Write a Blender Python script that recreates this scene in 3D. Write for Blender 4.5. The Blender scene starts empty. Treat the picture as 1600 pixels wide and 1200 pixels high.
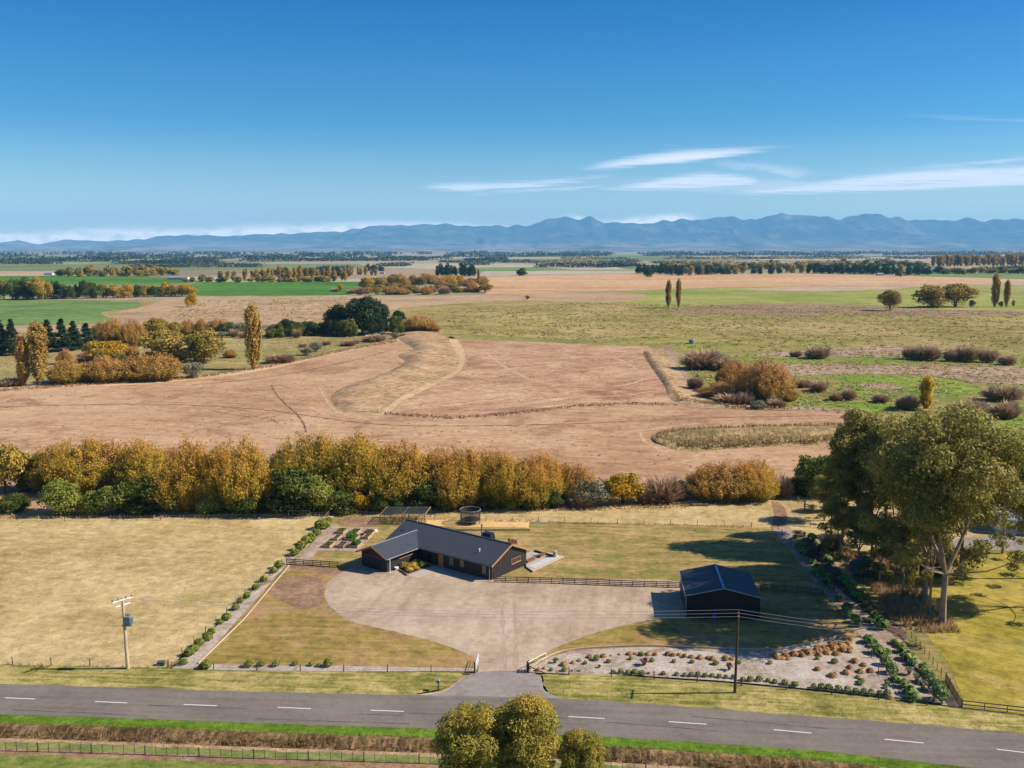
import bpy, bmesh, math, random
import numpy as np
from mathutils import Vector, Matrix
from mathutils.geometry import tessellate_polygon

# ---------------------------------------------------------------- scene, camera, light
SC = bpy.context.scene
COL = SC.collection
FPX, YH, HC = 1470.0, 390.0, 50.0          # focal length in px of a 1600 wide picture, horizon row, camera height
PITCH = math.atan((600 - YH) / FPX)
cam = bpy.data.cameras.new('camera')
camo = bpy.data.objects.new('camera', cam); COL.objects.link(camo)
cam.sensor_width = 36; cam.lens = 36 * FPX / 1600
cam.clip_start = 0.5; cam.clip_end = 120000
camo.location = (0, 0, HC); camo.rotation_euler = (math.pi / 2 - PITCH, 0, 0)
SC.camera = camo
SUN_EL, SUN_AZ = math.radians(38), math.radians(1.0)     # azimuth measured from +X
SC.view_settings.view_transform = 'Standard'; SC.view_settings.look = 'None'
SC.view_settings.exposure = 0.70; SC.view_settings.gamma = 1

def ray(px, py):
    x = (px - 800) / FPX; v = (py - 600) / FPX
    return (x, math.cos(PITCH) - v * math.sin(PITCH), -(math.sin(PITCH) + v * math.cos(PITCH)))
def G(px, py, z=0.0):
    r = ray(px, py); t = (z - HC) / r[2]
    return Vector((r[0] * t, r[1] * t, z))
def mpp(py):                                # metres per picture pixel, across, on the ground at that row
    return HC / math.cos(PITCH) / (py - YH)
def hgt(px, pyb, pyt):                      # height of an upright thing standing at (px,pyb) reaching up to row pyt
    g = G(px, pyb); r = ray(px, pyt)
    return HC + r[2] * (g.y / r[1])

class NT:
    def __init__(s, tree): s.t = tree; s.n = tree.nodes; s.l = tree.links
    def a(s, typ, ins=None, **kw):
        n = s.n.new(typ)
        for k, v in kw.items(): setattr(n, k, v)
        for k, v in (ins or {}).items(): s.i(n, k, v)
        return n
    def i(s, n, k, v):
        sock = n.inputs[k]
        if isinstance(v, bpy.types.NodeSocket): s.l.new(v, sock)
        elif isinstance(v, bpy.types.Node): s.l.new(v.outputs[0], sock)
        else: sock.default_value = v
    def m(s, op, a, b=None, c=None, clamp=False):
        n = s.a('ShaderNodeMath', operation=op, use_clamp=clamp); s.i(n, 0, a)
        if b is not None: s.i(n, 1, b)
        if c is not None: s.i(n, 2, c)
        return n.outputs[0]
    def noise(s, vec, scale, detail=4, rough=.55, dist=0.):
        n = s.a('ShaderNodeTexNoise', {'Scale': scale, 'Detail': detail, 'Roughness': rough, 'Distortion': dist}); s.i(n, 'Vector', vec)
        return n.outputs[0]
    def mapping(s, vec, scale=(1, 1, 1), rot=(0, 0, 0), loc=(0, 0, 0)):
        n = s.a('ShaderNodeMapping', {'Scale': scale, 'Rotation': rot, 'Location': loc}); s.i(n, 'Vector', vec)
        return n.outputs[0]
    def ramp(s, fac, stops, interp='LINEAR'):
        n = s.a('ShaderNodeValToRGB'); r = n.color_ramp; r.interpolation = interp
        while len(r.elements) < len(stops): r.elements.new(.5)
        for e, (p, c) in zip(r.elements, stops):
            e.position = p; e.color = (*c, 1) if not isinstance(c, (int, float)) else (c, c, c, 1)
        s.i(n, 0, fac); return n.outputs[0]
    def mix(s, fac, a, b, mode='MIX'):
        n = s.a('ShaderNodeMix', data_type='RGBA', blend_type=mode)
        s.i(n, 0, fac)
        for k, v in ((6, a), (7, b)):
            if isinstance(v, tuple): v = (*v, 1) if len(v) == 3 else v
            s.i(n, k, v)
        return n.outputs[2]
    def smooth(s, v, lo, hi):
        n = s.a('ShaderNodeMapRange', {'From Min': lo, 'From Max': hi}, interpolation_type='SMOOTHSTEP'); s.i(n, 0, v)
        return n.outputs[0]
def rgb(r, g, b, k=1.0):                   # picture colour (0-255) to linear
    f = lambda c: ((c / 255 + .055) / 1.055) ** 2.4 if c > 10 else c / 255 / 12.92
    return (f(r) * k, f(g) * k, f(b) * k)

# ---- world: Nishita sky, thin cirrus and the low bank of cloud behind the ranges
W = bpy.data.worlds.new('World'); SC.world = W; W.use_nodes = True
w = NT(W.node_tree); w.n.clear()
sky = w.a('ShaderNodeTexSky', sky_type='NISHITA'); sky.sun_disc = False
sky.sun_elevation = SUN_EL; sky.sun_rotation = math.pi / 2 - SUN_AZ
sky.altitude = 60; sky.air_density = 1.0; sky.dust_density = .3; sky.ozone_density = 2.5
tc = w.a('ShaderNodeTexCoord'); sx = w.a('ShaderNodeSeparateXYZ'); w.i(sx, 0, tc.outputs['Generated'])
yy = w.m('MAXIMUM', sx.outputs[1], .02)
A_ = w.m('DIVIDE', sx.outputs[0], yy); B_ = w.m('DIVIDE', sx.outputs[2], yy)
def ab(px, py): r = ray(px, py); return r[0] / r[1], r[2] / r[1]
def curve(pts, src):                        # a height curve over the chart, from picture points
    A0, A1, B0, B1 = -.8, .8, -.05, .35
    n = w.a('ShaderNodeFloatCurve'); c = n.mapping.curves[0]
    P = sorted(((a - A0) / (A1 - A0), (b - B0) / (B1 - B0)) for a, b in (ab(*p) for p in pts))
    while len(c.points) < len(P): c.points.new(.5, .5)
    for q, p in zip(c.points, P): q.location = p
    n.mapping.use_clip = False; n.mapping.update()
    w.i(n, 'Value', w.m('DIVIDE', w.m('SUBTRACT', src, A0), A1 - A0))
    return w.m('ADD', w.m('MULTIPLY', n.outputs[0], B1 - B0), B0)
cv = w.a('ShaderNodeCombineXYZ', {0: A_, 1: B_})
nz1 = w.noise(w.mapping(cv, (11, 300, 1), (0, 0, -.09)), 1, 7, .7)
nz2 = w.noise(w.mapping(cv, (40, 90, 1)), 1, 5, .6)
nz3 = w.noise(w.mapping(cv, (10, 120, 1), (0, 0, -.1)), 1, 5, .6)
def streak(top, bot, x0, x1, soft=.004, gain=1.0, n=nz1, fade=.03, wob=.016, lo=.2, hi=.56):
    bb = w.m('ADD', B_, w.m('MULTIPLY', w.m('SUBTRACT', n, .5), wob))
    t = curve(top, A_); b = curve(bot, A_)
    m = w.m('MULTIPLY', w.smooth(w.m('SUBTRACT', t, bb), 0, soft), w.smooth(w.m('SUBTRACT', bb, b), 0, soft * .7))
    a0 = ab(x0, 300)[0]; a1 = ab(x1, 300)[0]
    m = w.m('MULTIPLY', m, w.m('MULTIPLY', w.smooth(A_, a0, a0 + fade), w.smooth(w.m('SUBTRACT', a1, A_), 0, fade)))
    m = w.m('MULTIPLY', m, w.m('MULTIPLY', w.smooth(n, lo, hi), gain))
    return m
cl = [
 streak([(640,286),(800,280),(1000,270),(1200,262),(1400,262),(1600,250),(1800,244)], [(640,304),(800,306),(1000,306),(1200,308),(1400,304),(1600,298),(1800,294)], 640, 2200, .02, .5, nz3, .12, .01, .36, .62),
 streak([(880,264),(960,245),(1040,232),(1120,227),(1200,225),(1290,221)], [(880,272),(950,266),(1050,258),(1150,246),(1200,238),(1290,225)], 870, 1285, .010, 1, fade=.06),
 streak([(640,288),(700,283),(780,281),(900,274),(970,268)], [(640,296),(700,301),(780,299),(900,287),(970,276)], 645, 985, .008, 1, fade=.03),
 streak([(700,306),(800,294),(900,287),(960,284)], [(700,312),(800,303),(900,297),(960,292)], 710, 960, .006, .9),
 streak([(905,297),(960,287),(1040,272),(1110,265),(1200,278)], [(905,302),(1000,300),(1100,298),(1170,292)], 905, 1215, .009, 1, fade=.03),
 streak([(1040,298),(1160,291),(1260,282),(1350,270),(1450,261),(1600,255),(1800,252)], [(1040,302),(1160,306),(1300,305),(1450,299),(1600,295),(1800,290)], 1060, 2200, .008, 1.0, fade=.10),
 streak([(1330,269),(1450,256),(1600,242),(1800,230)], [(1330,273),(1450,266),(1600,256),(1800,250)], 1330, 2200, .006, .6),
 streak([(1090,247),(1180,249),(1240,256),(1290,264)], [(1090,257),(1180,270),(1240,280),(1290,275)], 1090, 1290, .01, .45, nz2),
 streak([(1380,174),(1500,178),(1600,183),(1750,190)], [(1380,182),(1500,188),(1600,194),(1750,200)], 1390, 1800, .006, .22),
 streak([(-300,356),(-40,353),(60,357),(130,351),(300,351),(400,347),(480,345),(600,340),(700,343),(790,349),(850,352)], [(-300,420),(800,420),(850,420)], -600, 850, .010, 1, nz2, .06, .016, .2, .62),
 streak([(850,346),(900,333),(930,341),(1000,334),(1075,330),(1110,340)], [(850,420),(1110,420)], 855, 1110, .008, 1, nz2, .03, .010, .2, .6)]
mask = cl[0]
for c in cl[1:-2]: mask = w.m('MAXIMUM', mask, c)
lowmask = w.m('MAXIMUM', cl[-1], cl[-2])
elev = w.m('ARCSINE', sx.outputs[2])
grad = w.ramp(w.m('MULTIPLY', elev, 1 / math.radians(40)), [(0, (.92, .92, .86)), (.085, (.56, .70, .74)), (.178, (.15, .46, .69)), (.36, (.0, .32, .64)), (.7, (.05, .4, .75)), (1, (.4, .6, .9))])
skc = w.mix(1.0, sky.outputs[0], grad, 'MULTIPLY')
skc = w.mix(mask, skc, (6.6, 6.6, 7.4), 'MIX'); skc = w.mix(lowmask, skc, (11.5, 10.2, 9.8), 'MIX')
bg = w.a('ShaderNodeBackground', {'Color': skc, 'Strength': .10})
out = w.a('ShaderNodeOutputWorld'); w.l.new(bg.outputs[0], out.inputs[0])

sun = bpy.data.lights.new('sun', 'SUN'); sun.energy = 5.0; sun.angle = math.radians(.55); sun.color = (1, .91, .79)
suno = bpy.data.objects.new('sun', sun); COL.objects.link(suno)
dsun = Vector((math.cos(SUN_EL) * math.cos(SUN_AZ), math.cos(SUN_EL) * math.sin(SUN_AZ), math.sin(SUN_EL)))
suno.rotation_euler = dsun.to_track_quat('Z', 'Y').to_euler()

# ---------------------------------------------------------------- helpers
def link(name, me, parent=None, m=None):
    o = bpy.data.objects.new(name, me); COL.objects.link(o)
    if parent is not None: o.parent = parent
    if m is not None and me is not None and not me.materials: me.materials.append(m)
    return o
def tag(o, label=None, cat=None, group=None, kind=None):
    if label: o['label'] = label
    if cat: o['category'] = cat
    if group: o['group'] = group
    if kind: o['kind'] = kind
    return o
def empty(name, loc, rz=0, label=None, cat=None, group=None):
    o = bpy.data.objects.new(name, None); COL.objects.link(o); o.location = loc; o.rotation_euler = (0, 0, rz)
    o.empty_display_size = .2
    return tag(o, label, cat, group)
ORD = ['', 'first', 'second', 'third', 'fourth', 'fifth', 'sixth', 'seventh', 'eighth', 'ninth', 'tenth', 'eleventh', 'twelfth', 'thirteenth', 'fourteenth', 'fifteenth', 'sixteenth', 'seventeenth', 'eighteenth', 'nineteenth']
TENS = {2: ('twentieth', 'twenty'), 3: ('thirtieth', 'thirty'), 4: ('fortieth', 'forty'), 5: ('fiftieth', 'fifty'), 6: ('sixtieth', 'sixty'), 7: ('seventieth', 'seventy')}
def ordn(n):
    if n < 20: return ORD[n]
    t, u = divmod(n, 10); return TENS[t][0] if u == 0 else TENS[t][1] + '-' + ORD[u]

class MB:                                   # gathers boxes, bars and tubes into one mesh
    def __init__(s): s.v = []; s.f = []
    def box(s, x0, x1, y0, y1, z0, z1):
        b = len(s.v); s.v += [(x, y, z) for z in (z0, z1) for y in (y0, y1) for x in (x0, x1)]
        s.f += [tuple(b + i for i in q) for q in ((0, 2, 3, 1), (4, 5, 7, 6), (0, 1, 5, 4), (2, 6, 7, 3), (0, 4, 6, 2), (1, 3, 7, 5))]; return s
    def bar(s, p, q, w_, h_=None, up=(0, 0, 1)):
        p, q = Vector(p), Vector(q); d = (q - p).normalized(); u = Vector(up)
        if abs(d.dot(u)) > .98: u = Vector((0, 1, 0))
        a = d.cross(u).normalized(); c = a.cross(d); h_ = h_ or w_
        b = len(s.v)
        for e in (p, q):
            for i, j in ((-1, -1), (1, -1), (1, 1), (-1, 1)): s.v.append(tuple(e + a * (w_ / 2 * i) + c * (h_ / 2 * j)))
        s.f += [tuple(b + i for i in k) for k in ((0, 1, 2, 3), (7, 6, 5, 4), (0, 4, 5, 1), (1, 5, 6, 2), (2, 6, 7, 3), (3, 7, 4, 0))]; return s
    def tube(s, pts, rad, n=6, cap=True):
        pts = [Vector(p) for p in pts]
        if not hasattr(rad, '__len__'): rad = [rad] * len(pts)
        b = len(s.v)
        for i, p in enumerate(pts):
            d = (pts[min(i + 1, len(pts) - 1)] - pts[max(i - 1, 0)]).normalized()
            u = Vector((1, 0, 0)) if abs(d.x) < .8 else Vector((0, 1, 0))
            a = d.cross(u).normalized(); c = d.cross(a)
            for k in range(n):
                t = 2 * math.pi * k / n; s.v.append(tuple(p + (a * math.cos(t) + c * math.sin(t)) * rad[i]))
        for i in range(len(pts) - 1):
            for k in range(n):
                k2 = (k + 1) % n; s.f.append((b + i * n + k, b + i * n + k2, b + (i + 1) * n + k2, b + (i + 1) * n + k))
        if cap:
            s.f.append(tuple(b + k for k in range(n))[::-1]); s.f.append(tuple(b + (len(pts) - 1) * n + k for k in range(n)))
        return s
    def poly(s, pts):
        b = len(s.v); s.v += [tuple(p) for p in pts]; s.f.append(tuple(range(b, b + len(pts)))); return s
    def prism(s, pts, d):                   # closed outline swept by vector d
        b = len(s.v); n = len(pts); s.v += [tuple(p) for p in pts] + [tuple(Vector(p) + Vector(d)) for p in pts]
        s.f.append(tuple(range(b, b + n))[::-1]); s.f.append(tuple(range(b + n, b + 2 * n)))
        for k in range(n): s.f.append((b + k, b + (k + 1) % n, b + n + (k + 1) % n, b + n + k))
        return s
    def mesh(s, name):
        me = bpy.data.meshes.new(name); me.from_pydata(s.v, [], s.f); me.update()
        bm = bmesh.new(); bm.from_mesh(me); bmesh.ops.recalc_face_normals(bm, faces=bm.faces); bm.to_mesh(me); bm.free()
        return me
    def build(s, name, m, parent=None): return link(name, s.mesh(name), parent, m)

def mesh_np(name, V, Q, tone=None, m=None):
    me = bpy.data.meshes.new(name); V = np.asarray(V, np.float32); Q = np.asarray(Q, np.int32); k = Q.shape[1]
    me.vertices.add(len(V)); me.vertices.foreach_set('co', V.ravel())
    me.loops.add(Q.size); me.loops.foreach_set('vertex_index', Q.ravel())
    me.polygons.add(len(Q)); me.polygons.foreach_set('loop_start', np.arange(0, Q.size, k, dtype=np.int32))
    if tone is not None:
        at = me.attributes.new('tone', 'FLOAT', 'FACE'); at.data.foreach_set('value', np.asarray(tone, np.float32))
    me.update(calc_edges=True); me.validate()
    if m is not None: me.materials.append(m)
    return me

# ---------------------------------------------------------------- materials
M = {}
def plain(name, col, rough=.8, metal=0, noise=.12, scale=3.0, spec=.3, bump=0):
    m = bpy.data.materials.new(name); m.use_nodes = True; t = NT(m.node_tree)
    p = t.n['Principled BSDF']; tcn = t.a('ShaderNodeTexCoord')
    n = t.noise(tcn.outputs['Object'], scale, 5, .6)
    c = t.mix(t.smooth(n, .3, .7), tuple(x * (1 - noise) for x in col), tuple(min(1, x * (1 + noise)) for x in col))
    t.i(p, 'Base Color', c); p.inputs['Roughness'].default_value = rough; p.inputs['Metallic'].default_value = metal
    p.inputs['Specular IOR Level'].default_value = spec
    if bump:
        b = t.a('ShaderNodeBump', {'Strength': bump, 'Distance': .05, 'Height': n}); t.i(p, 'Normal', b)
    M[name] = m; return m
def ground(name, cols, big=.03, mid=.25, fine=2.5, streak=None, seed=0, feather=False, patches=None, bump=.3, mot=1.0, contrast=1.0, bigstretch=(1, 1), fade=.5):
    """cols: dark, mid, light. streak=(angle_deg, across_freq, along_freq, amount). patches=[(colour, freq, lo, hi, stretch)]"""
    m = bpy.data.materials.new(name); m.use_nodes = True; t = NT(m.node_tree)
    p = t.n['Principled BSDF']; p.inputs['Roughness'].default_value = .95; p.inputs['Specular IOR Level'].default_value = .1
    g = t.a('ShaderNodeNewGeometry'); pos = t.mapping(g.outputs['Position'], (1, 1, 0), loc=(seed * 37.7, seed * 91.3, seed))
    n1 = t.noise(t.mapping(pos, (bigstretch[0], bigstretch[1], 1)), big, 4, .6); n2 = t.noise(pos, mid, 4, .65, .4); n3 = t.noise(pos, fine, 5, .7)
    f = t.m('ADD', t.m('MULTIPLY', n1, .42), t.m('ADD', t.m('MULTIPLY', n2, .33), t.m('MULTIPLY', n3, .25)))
    if streak:
        a, fa, fl, am = streak
        sv = t.mapping(t.mapping(pos, rot=(0, 0, -math.radians(a))), (fl, fa, 1))
        f = t.m('ADD', f, t.m('MULTIPLY', t.m('SUBTRACT', t.noise(sv, 1, 3, .6), .5), am))
    h = .13 / contrast
    c = t.ramp(f, [(.5 - h, cols[0]), (.5, cols[1]), (.5 + h, cols[2])])
    for k, (pc, fr, lo, hi, st) in enumerate(patches or []):
        pn = t.noise(t.mapping(pos, (st[0], st[1], 1), loc=(k * 13.1 + 5, k * 7.7, k * 3.1)), fr, 5, .65, .6)
        fac = t.m('MULTIPLY', t.smooth(pn, lo, hi), t.smooth(n3, .3, .62))
        c = t.mix(fac, c, pc)
    # tiny light and dark flecks of blades and soil
    fl = t.noise(t.mapping(pos, (1, 1, 1)), fine * 4, 3, .8)
    c = t.mix(1.0, c, t.ramp(fl, [(.3, .62), (.5, 1.0), (.7, 1.36)]), 'MULTIPLY')
    ms = t.noise(t.mapping(pos, (.9, .8, 1)), fine * .36, 5, .75, .3); c = t.mix(1.0, c, t.ramp(ms, [(.34, 1 - .28 * mot), (.5, 1.0), (.66, 1 + .22 * mot)]), 'MULTIPLY')
    t.i(p, 'Base Color', c)
    if bump:
        hh = t.m('ADD', n3, t.m('MULTIPLY', fl, .6))
        b = t.a('ShaderNodeBump', {'Strength': bump, 'Distance': .12, 'Height': hh}); t.i(p, 'Normal', b)
    if feather:
        e = t.a('ShaderNodeAttribute', attribute_name='edge')
        k = t.m('ADD', t.m('MULTIPLY', e.outputs['Fac'], 1.5), t.m('MULTIPLY', t.m('SUBTRACT', t.m('ADD', t.m('MULTIPLY', n2, .55), t.m('MULTIPLY', n3, .6)), .57), 2.4))
        al = t.smooth(k, .35, .75); tr = t.a('ShaderNodeBsdfTransparent'); mx = t.a('ShaderNodeMixShader', {0: al, 1: tr, 2: p.outputs[0]})
        t.l.new(mx.outputs[0], t.n['Material Output'].inputs[0])
    M[name] = m; return m
def leafmat(name, stops, rand=.12, transl=.25, hue=.0, patch=True):
    m = bpy.data.materials.new(name); m.use_nodes = True; t = NT(m.node_tree)
    p = t.n['Principled BSDF']; p.inputs['Roughness'].default_value = .65; p.inputs['Specular IOR Level'].default_value = .25
    a = t.a('ShaderNodeAttribute', attribute_name='tone'); oi = t.a('ShaderNodeObjectInfo')
    f = t.m('ADD', a.outputs['Fac'], t.m('MULTIPLY', t.m('SUBTRACT', oi.outputs['Random'], .5), rand * 2), clamp=True)
    c = t.ramp(f, [(q, tuple(min(.85, x * 1.38) for x in cc_)) for q, cc_ in stops]); t.i(p, 'Base Color', c)
    tr = t.a('ShaderNodeBsdfTranslucent', {'Color': c}); mx = t.a('ShaderNodeMixShader', {0: transl, 1: p.outputs[0], 2: tr})
    t.l.new(mx.outputs[0], t.n['Material Output'].inputs[0]); M[name] = m; return m
def darken(c, k): return tuple(x * k for x in c)
def C(r, g, b, k=.62): return rgb(r, g, b, k)
def C3(r, g, b, s=.16, k=.62): c = rgb(r, g, b, k); return [tuple(x * (1 - s * 1.25) for x in c), c, tuple(min(.9, x * (1 + s)) for x in c)]

# ---------------------------------------------------------------- ground materials
ground('dry_paddock', [C(178,150,96), C(212,184,126), C(232,204,148)], big=.06, mid=.3, fine=2.2, streak=(-12, .9, .12, .25), seed=1,
       patches=[(C(172,158,92), .07, .60, .72, (1, 1)), (C(150,112,72), .35, .72, .80, (1, 2.2))])
ground('lawn_back', [C(138,128,66), C(176,152,92), C(203,170,114)], big=.08, mid=.35, fine=2.5, streak=(-7, 1.1, .10, .5), seed=2, contrast=1.2,
       patches=[(C(134,140,58), .09, .50, .66, (1, 1.8)), (C(196,150,110), .12, .60, .74, (1, 1.6))])
ground('lawn_front', [C(136,118,56), C(172,148,78), C(202,166,112)], big=.12, mid=.4, fine=2.5, streak=(-4, 1.3, .10, .45), seed=3,
       patches=[(C(192,148,106), .12, .46, .62, (1, 1)), (C(126,128,48), .12, .55, .7, (1, 1))])
ground('lawn_green', [C(140,130,44), C(182,164,68), C(208,182,100)], big=.06, mid=.3, fine=2, streak=(-38, .7, .08, .35), seed=4, feather=True,
       patches=[(C(206,172,112), .07, .56, .72, (1, 1)), (C(112,134,34), .1, .6, .75, (1, 1))])
ground('verge', [C(122,122,52), C(176,162,88), C(214,190,126)], big=.12, mid=.5, fine=2.6, streak=(-5, 1.5, .16, .5), seed=5, contrast=1.2,
       patches=[(C(206,176,122), .22, .56, .68, (.8, .75)), (C(84,124,44), .3, .66, .75, (.6, 2))])
ground('green_verge', [C(80,104,26), C(108,138,38), C(138,160,56)], big=.3, mid=.9, fine=4, streak=(-4, 2, .4, .3), seed=6)
ground('ditch_bank', [C(88,70,42), C(138,110,72), C(186,152,108)], big=.2, mid=1.1, fine=4, streak=(86, 2.4, .5, .5), seed=7, contrast=1.3, bump=.8,
       patches=[(C(92,100,46), .4, .58, .7, (1, 1))])
ground('south_field', [C(104,120,48), C(136,146,68), C(172,164,98)], big=.2, mid=.8, fine=3.5, streak=(-5, 1.5, .2, .3), seed=8)
ground('bare_soil', [C(130,98,72), C(170,134,104), C(200,164,130)], big=.3, mid=1, fine=5, seed=9, feather=True)
ground('gravel', [C(182,156,130), C(204,179,151), C(220,198,170)], big=.12, mid=.8, fine=5, streak=(80, .6, .08, .25), mot=0.3, seed=10, contrast=1.4,
       patches=[(C(194,168,140), .1, .52, .68, (1, 1)), (C(138,118,100), 1.4, .74, .8, (1, 1))])
ground('apron', [C(150,136,126), C(170,157,147), C(184,171,160)], big=.2, mid=.9, fine=5, mot=0.3, seed=11)
ground('asphalt', [C(128,118,108), C(141,130,119), C(152,141,128)], big=.15, mid=.8, fine=7, streak=(-4, 1.2, .05, .45), mot=0.35, seed=12, bump=.2,
       patches=[(C(100,94,92), .25, .66, .76, (.8, .75))])
ground('wood_chip', [C(142,120,102), C(218,198,178), C(250,238,224)], big=.3, mid=1.4, fine=9, seed=13, contrast=.75, bump=.8,
       patches=[(C(160,120,96), .25, .56, .7, (1, 1))])
ground('bark_mulch', [C(140,114,96), C(198,170,148), C(236,212,192)], big=.3, mid=1.4, fine=9, seed=14, contrast=.8, bump=.8)
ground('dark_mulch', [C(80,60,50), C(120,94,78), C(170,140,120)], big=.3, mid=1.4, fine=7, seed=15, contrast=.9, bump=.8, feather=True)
ground('sand', [C(226,172,100), C(246,200,130), C(255,220,160)], big=.4, mid=1.2, fine=5, mot=0.5, seed=16, patches=[(C(206,142,88), .35, .6, .72, (1, 1))])
ground('brown_field', [C(182,139,102), C(209,166,126), C(224,185,145)], big=.022, mid=.12, fine=1.6, streak=(-14, .35, .03, .34), mot=0.8, seed=17, bigstretch=(.8, .8), bump=.5,
       patches=[(C(166,122,88), .05, .52, .66, (.8, .8)), (C(232,196,148), .035, .56, .7, (.8, .8)), (C(134,104,76), .16, .62, .74, (.8, .8)), (C(148,116,84), .5, .62, .74, (.8, .8))])
ground('inner_field', [C(180,134,100), C(209,165,127), C(228,189,149)], big=.03, mid=.14, fine=1.6, streak=(35, .3, .03, .45), seed=18, bump=.5,
       patches=[(C(158,112,78), .05, .50, .66, (.8, .8)), (C(140,106,78), .3, .62, .74, (.8, .8)), (C(230,192,148), .06, .58, .7, (.8, .8))])
ground('cream_track', [C(206,164,118), C(228,190,144), C(240,206,164)], big=.05, mid=.3, fine=2, seed=19, feather=True)
ground('scarp_grass', [C(150,122,84), C(200,162,120), C(228,194,152)], big=.05, mid=.35, fine=1.3, streak=(70, .9, .12, .4), seed=20, bump=1, contrast=1.1,
       patches=[(C(134,134,66), .05, .56, .68, (1, 1)), (C(196,172,146), .08, .6, .7, (1, 1))])
ground('reed_grass', [C(118,100,56), C(172,142,96), C(208,176,126)], big=.06, mid=.5, fine=1.6, streak=(82, 1.2, .25, .5), seed=21, bump=1, contrast=1.3,
       patches=[(C(112,118,50), .12, .54, .66, (1, 1))])
ground('olive_pasture', [C(140,126,64), C(178,158,88), C(206,182,116)], big=.012, mid=.06, fine=.6, streak=(4, .12, .03, .16), seed=22, bigstretch=(.8, .75), contrast=1.2,
       patches=[(C(200,170,118), .014, .50, .64, (.8, .75)), (C(146,152,54), .02, .54, .68, (.8, .75)), (C(122,98,60), .035, .60, .70, (.8, .75)), (C(212,196,140), .12, .66, .74, (.8, .75)), (C(104,104,48), .11, .62, .74, (.8, .75)), (C(196,150,96), .05, .6, .7, (.7, .7)), (C(98,112,36), .06, .62, .72, (1, .6))])
ground('bright_pasture', [C(142,146,66), C(170,170,84), C(196,186,108)], big=.006, mid=.03, fine=.4, streak=(2, .05, .01, .25), seed=23, bigstretch=(1, .8),
       patches=[(C(132,152,50), .006, .52, .66, (.8, .75)), (C(200,172,118), .008, .56, .7, (.8, .75)), (C(130,124,70), .02, .62, .72, (.8, .75))])
ground('mixed_pasture', [C(146,132,76), C(178,158,98), C(200,176,126)], big=.012, mid=.05, fine=.6, streak=(3, .1, .03, .2), seed=24,
       patches=[(C(138,142,66), .012, .5, .66, (.4, 2.6))], feather=True)
ground('rough_brown', [C(138,110,82), C(170,138,106), C(190,160,128)], big=.02, mid=.1, fine=.8, streak=(3, .12, .012, .4), seed=25, feather=True,
       patches=[(C(142,134,72), .02, .56, .7, (.8, .75))])
ground('pink_rush', [C(154,124,98), C(186,154,126), C(204,174,146)], big=.03, mid=.12, fine=1, seed=26, feather=True, streak=(3, .16, .02, .4))
ground('bright_marsh', [C(100,122,36), C(130,156,48), C(158,176,66)], big=.03, mid=.12, fine=.9, seed=27, feather=True,
       patches=[(C(166,150,92), .04, .48, .62, (.8, .75)), (C(96,110,40), .12, .6, .7, (.8, .75))])
ground('marsh_green', [C(118,118,50), C(152,148,72), C(182,164,104)], big=.03, mid=.12, fine=.9, seed=28, feather=True,
       patches=[(C(178,146,110), .035, .5, .66, (.8, .75)), (C(112,154,40), .04, .6, .7, (.8, .75))])
ground('orange_stubble', [C(204,158,112), C(224,178,130), C(234,192,146)], big=.004, mid=.02, fine=.3, streak=(3, .03, .002, .6), seed=29, bigstretch=(.8, .75))
ground('tan_far', [C(184,152,120), C(206,174,140), C(218,190,158)], big=.005, mid=.03, fine=.3, streak=(2, .04, .003, .6), seed=30, feather=True, bigstretch=(.8, .75),
       patches=[(C(160,150,96), .006, .56, .72, (.8, .75))])
ground('tan_left', [C(176,144,106), C(202,168,128), C(216,184,144)], big=.012, mid=.06, fine=.6, streak=(2, .1, .03, .2), seed=31,
       patches=[(C(154,140,84), .01, .56, .7, (.8, .75))])
ground('crop_green', [C(72,118,34), C(94,142,46), C(120,158,64)], big=.005, mid=.02, fine=.3, streak=(2, .03, .002, .5), seed=32, bigstretch=(.8, .75))
ground('soft_green', [C(104,134,68), C(128,156,84), C(150,168,100)], big=.005, mid=.03, fine=.4, streak=(2, .04, .004, .5), seed=33, bigstretch=(.8, .75))
ground('pale_far', [C(180,166,142), C(200,186,160), C(214,202,180)], big=.004, mid=.02, fine=.2, seed=34, bigstretch=(.8, .75))
# wide plain: near = dry olive grass, far = patchwork of paddocks
m = bpy.data.materials.new('plain'); m.use_nodes = True; t = NT(m.node_tree); p = t.n['Principled BSDF']; p.inputs['Roughness'].default_value = .95; p.inputs['Specular IOR Level'].default_value = .1
g = t.a('ShaderNodeNewGeometry'); pos = g.outputs['Position']
vo = t.a('ShaderNodeTexVoronoi', {'Scale': 1.0, 'Randomness': .9}, distance='CHEBYCHEV'); t.i(vo, 'Vector', t.mapping(pos, (1 / 900, 1 / 900, 0), (0, 0, .06)))
sv = t.a('ShaderNodeSeparateXYZ'); t.i(sv, 0, vo.outputs['Color'])
cf = t.ramp(sv.outputs[0], [(0, C(140,146,98)), (.16, C(188,168,136)), (.34, C(168,160,116)), (.5, C(206,184,152)), (.66, C(122,142,84)), (.76, C(190,160,126)), (.9, C(160,146,116))], 'CONSTANT')
n = t.noise(t.mapping(pos, (1, 1, 0)), .004, 4, .6); cf = t.mix(1, cf, t.ramp(n, [(.3, .82), (.7, 1.14)]), 'MULTIPLY')
n2 = t.noise(t.mapping(pos, (1, 2, 0)), .03, 6, .65); cn = t.ramp(n2, [(.36, C(128,120,64)), (.5, C(160,146,84)), (.64, C(190,164,114))])
s = t.a('ShaderNodeSeparateXYZ'); t.i(s, 0, pos); c = t.mix(t.smooth(s.outputs[1], 900, 1000), cn, cf); t.i(p, 'Base Color', c); M['plain'] = m

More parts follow.
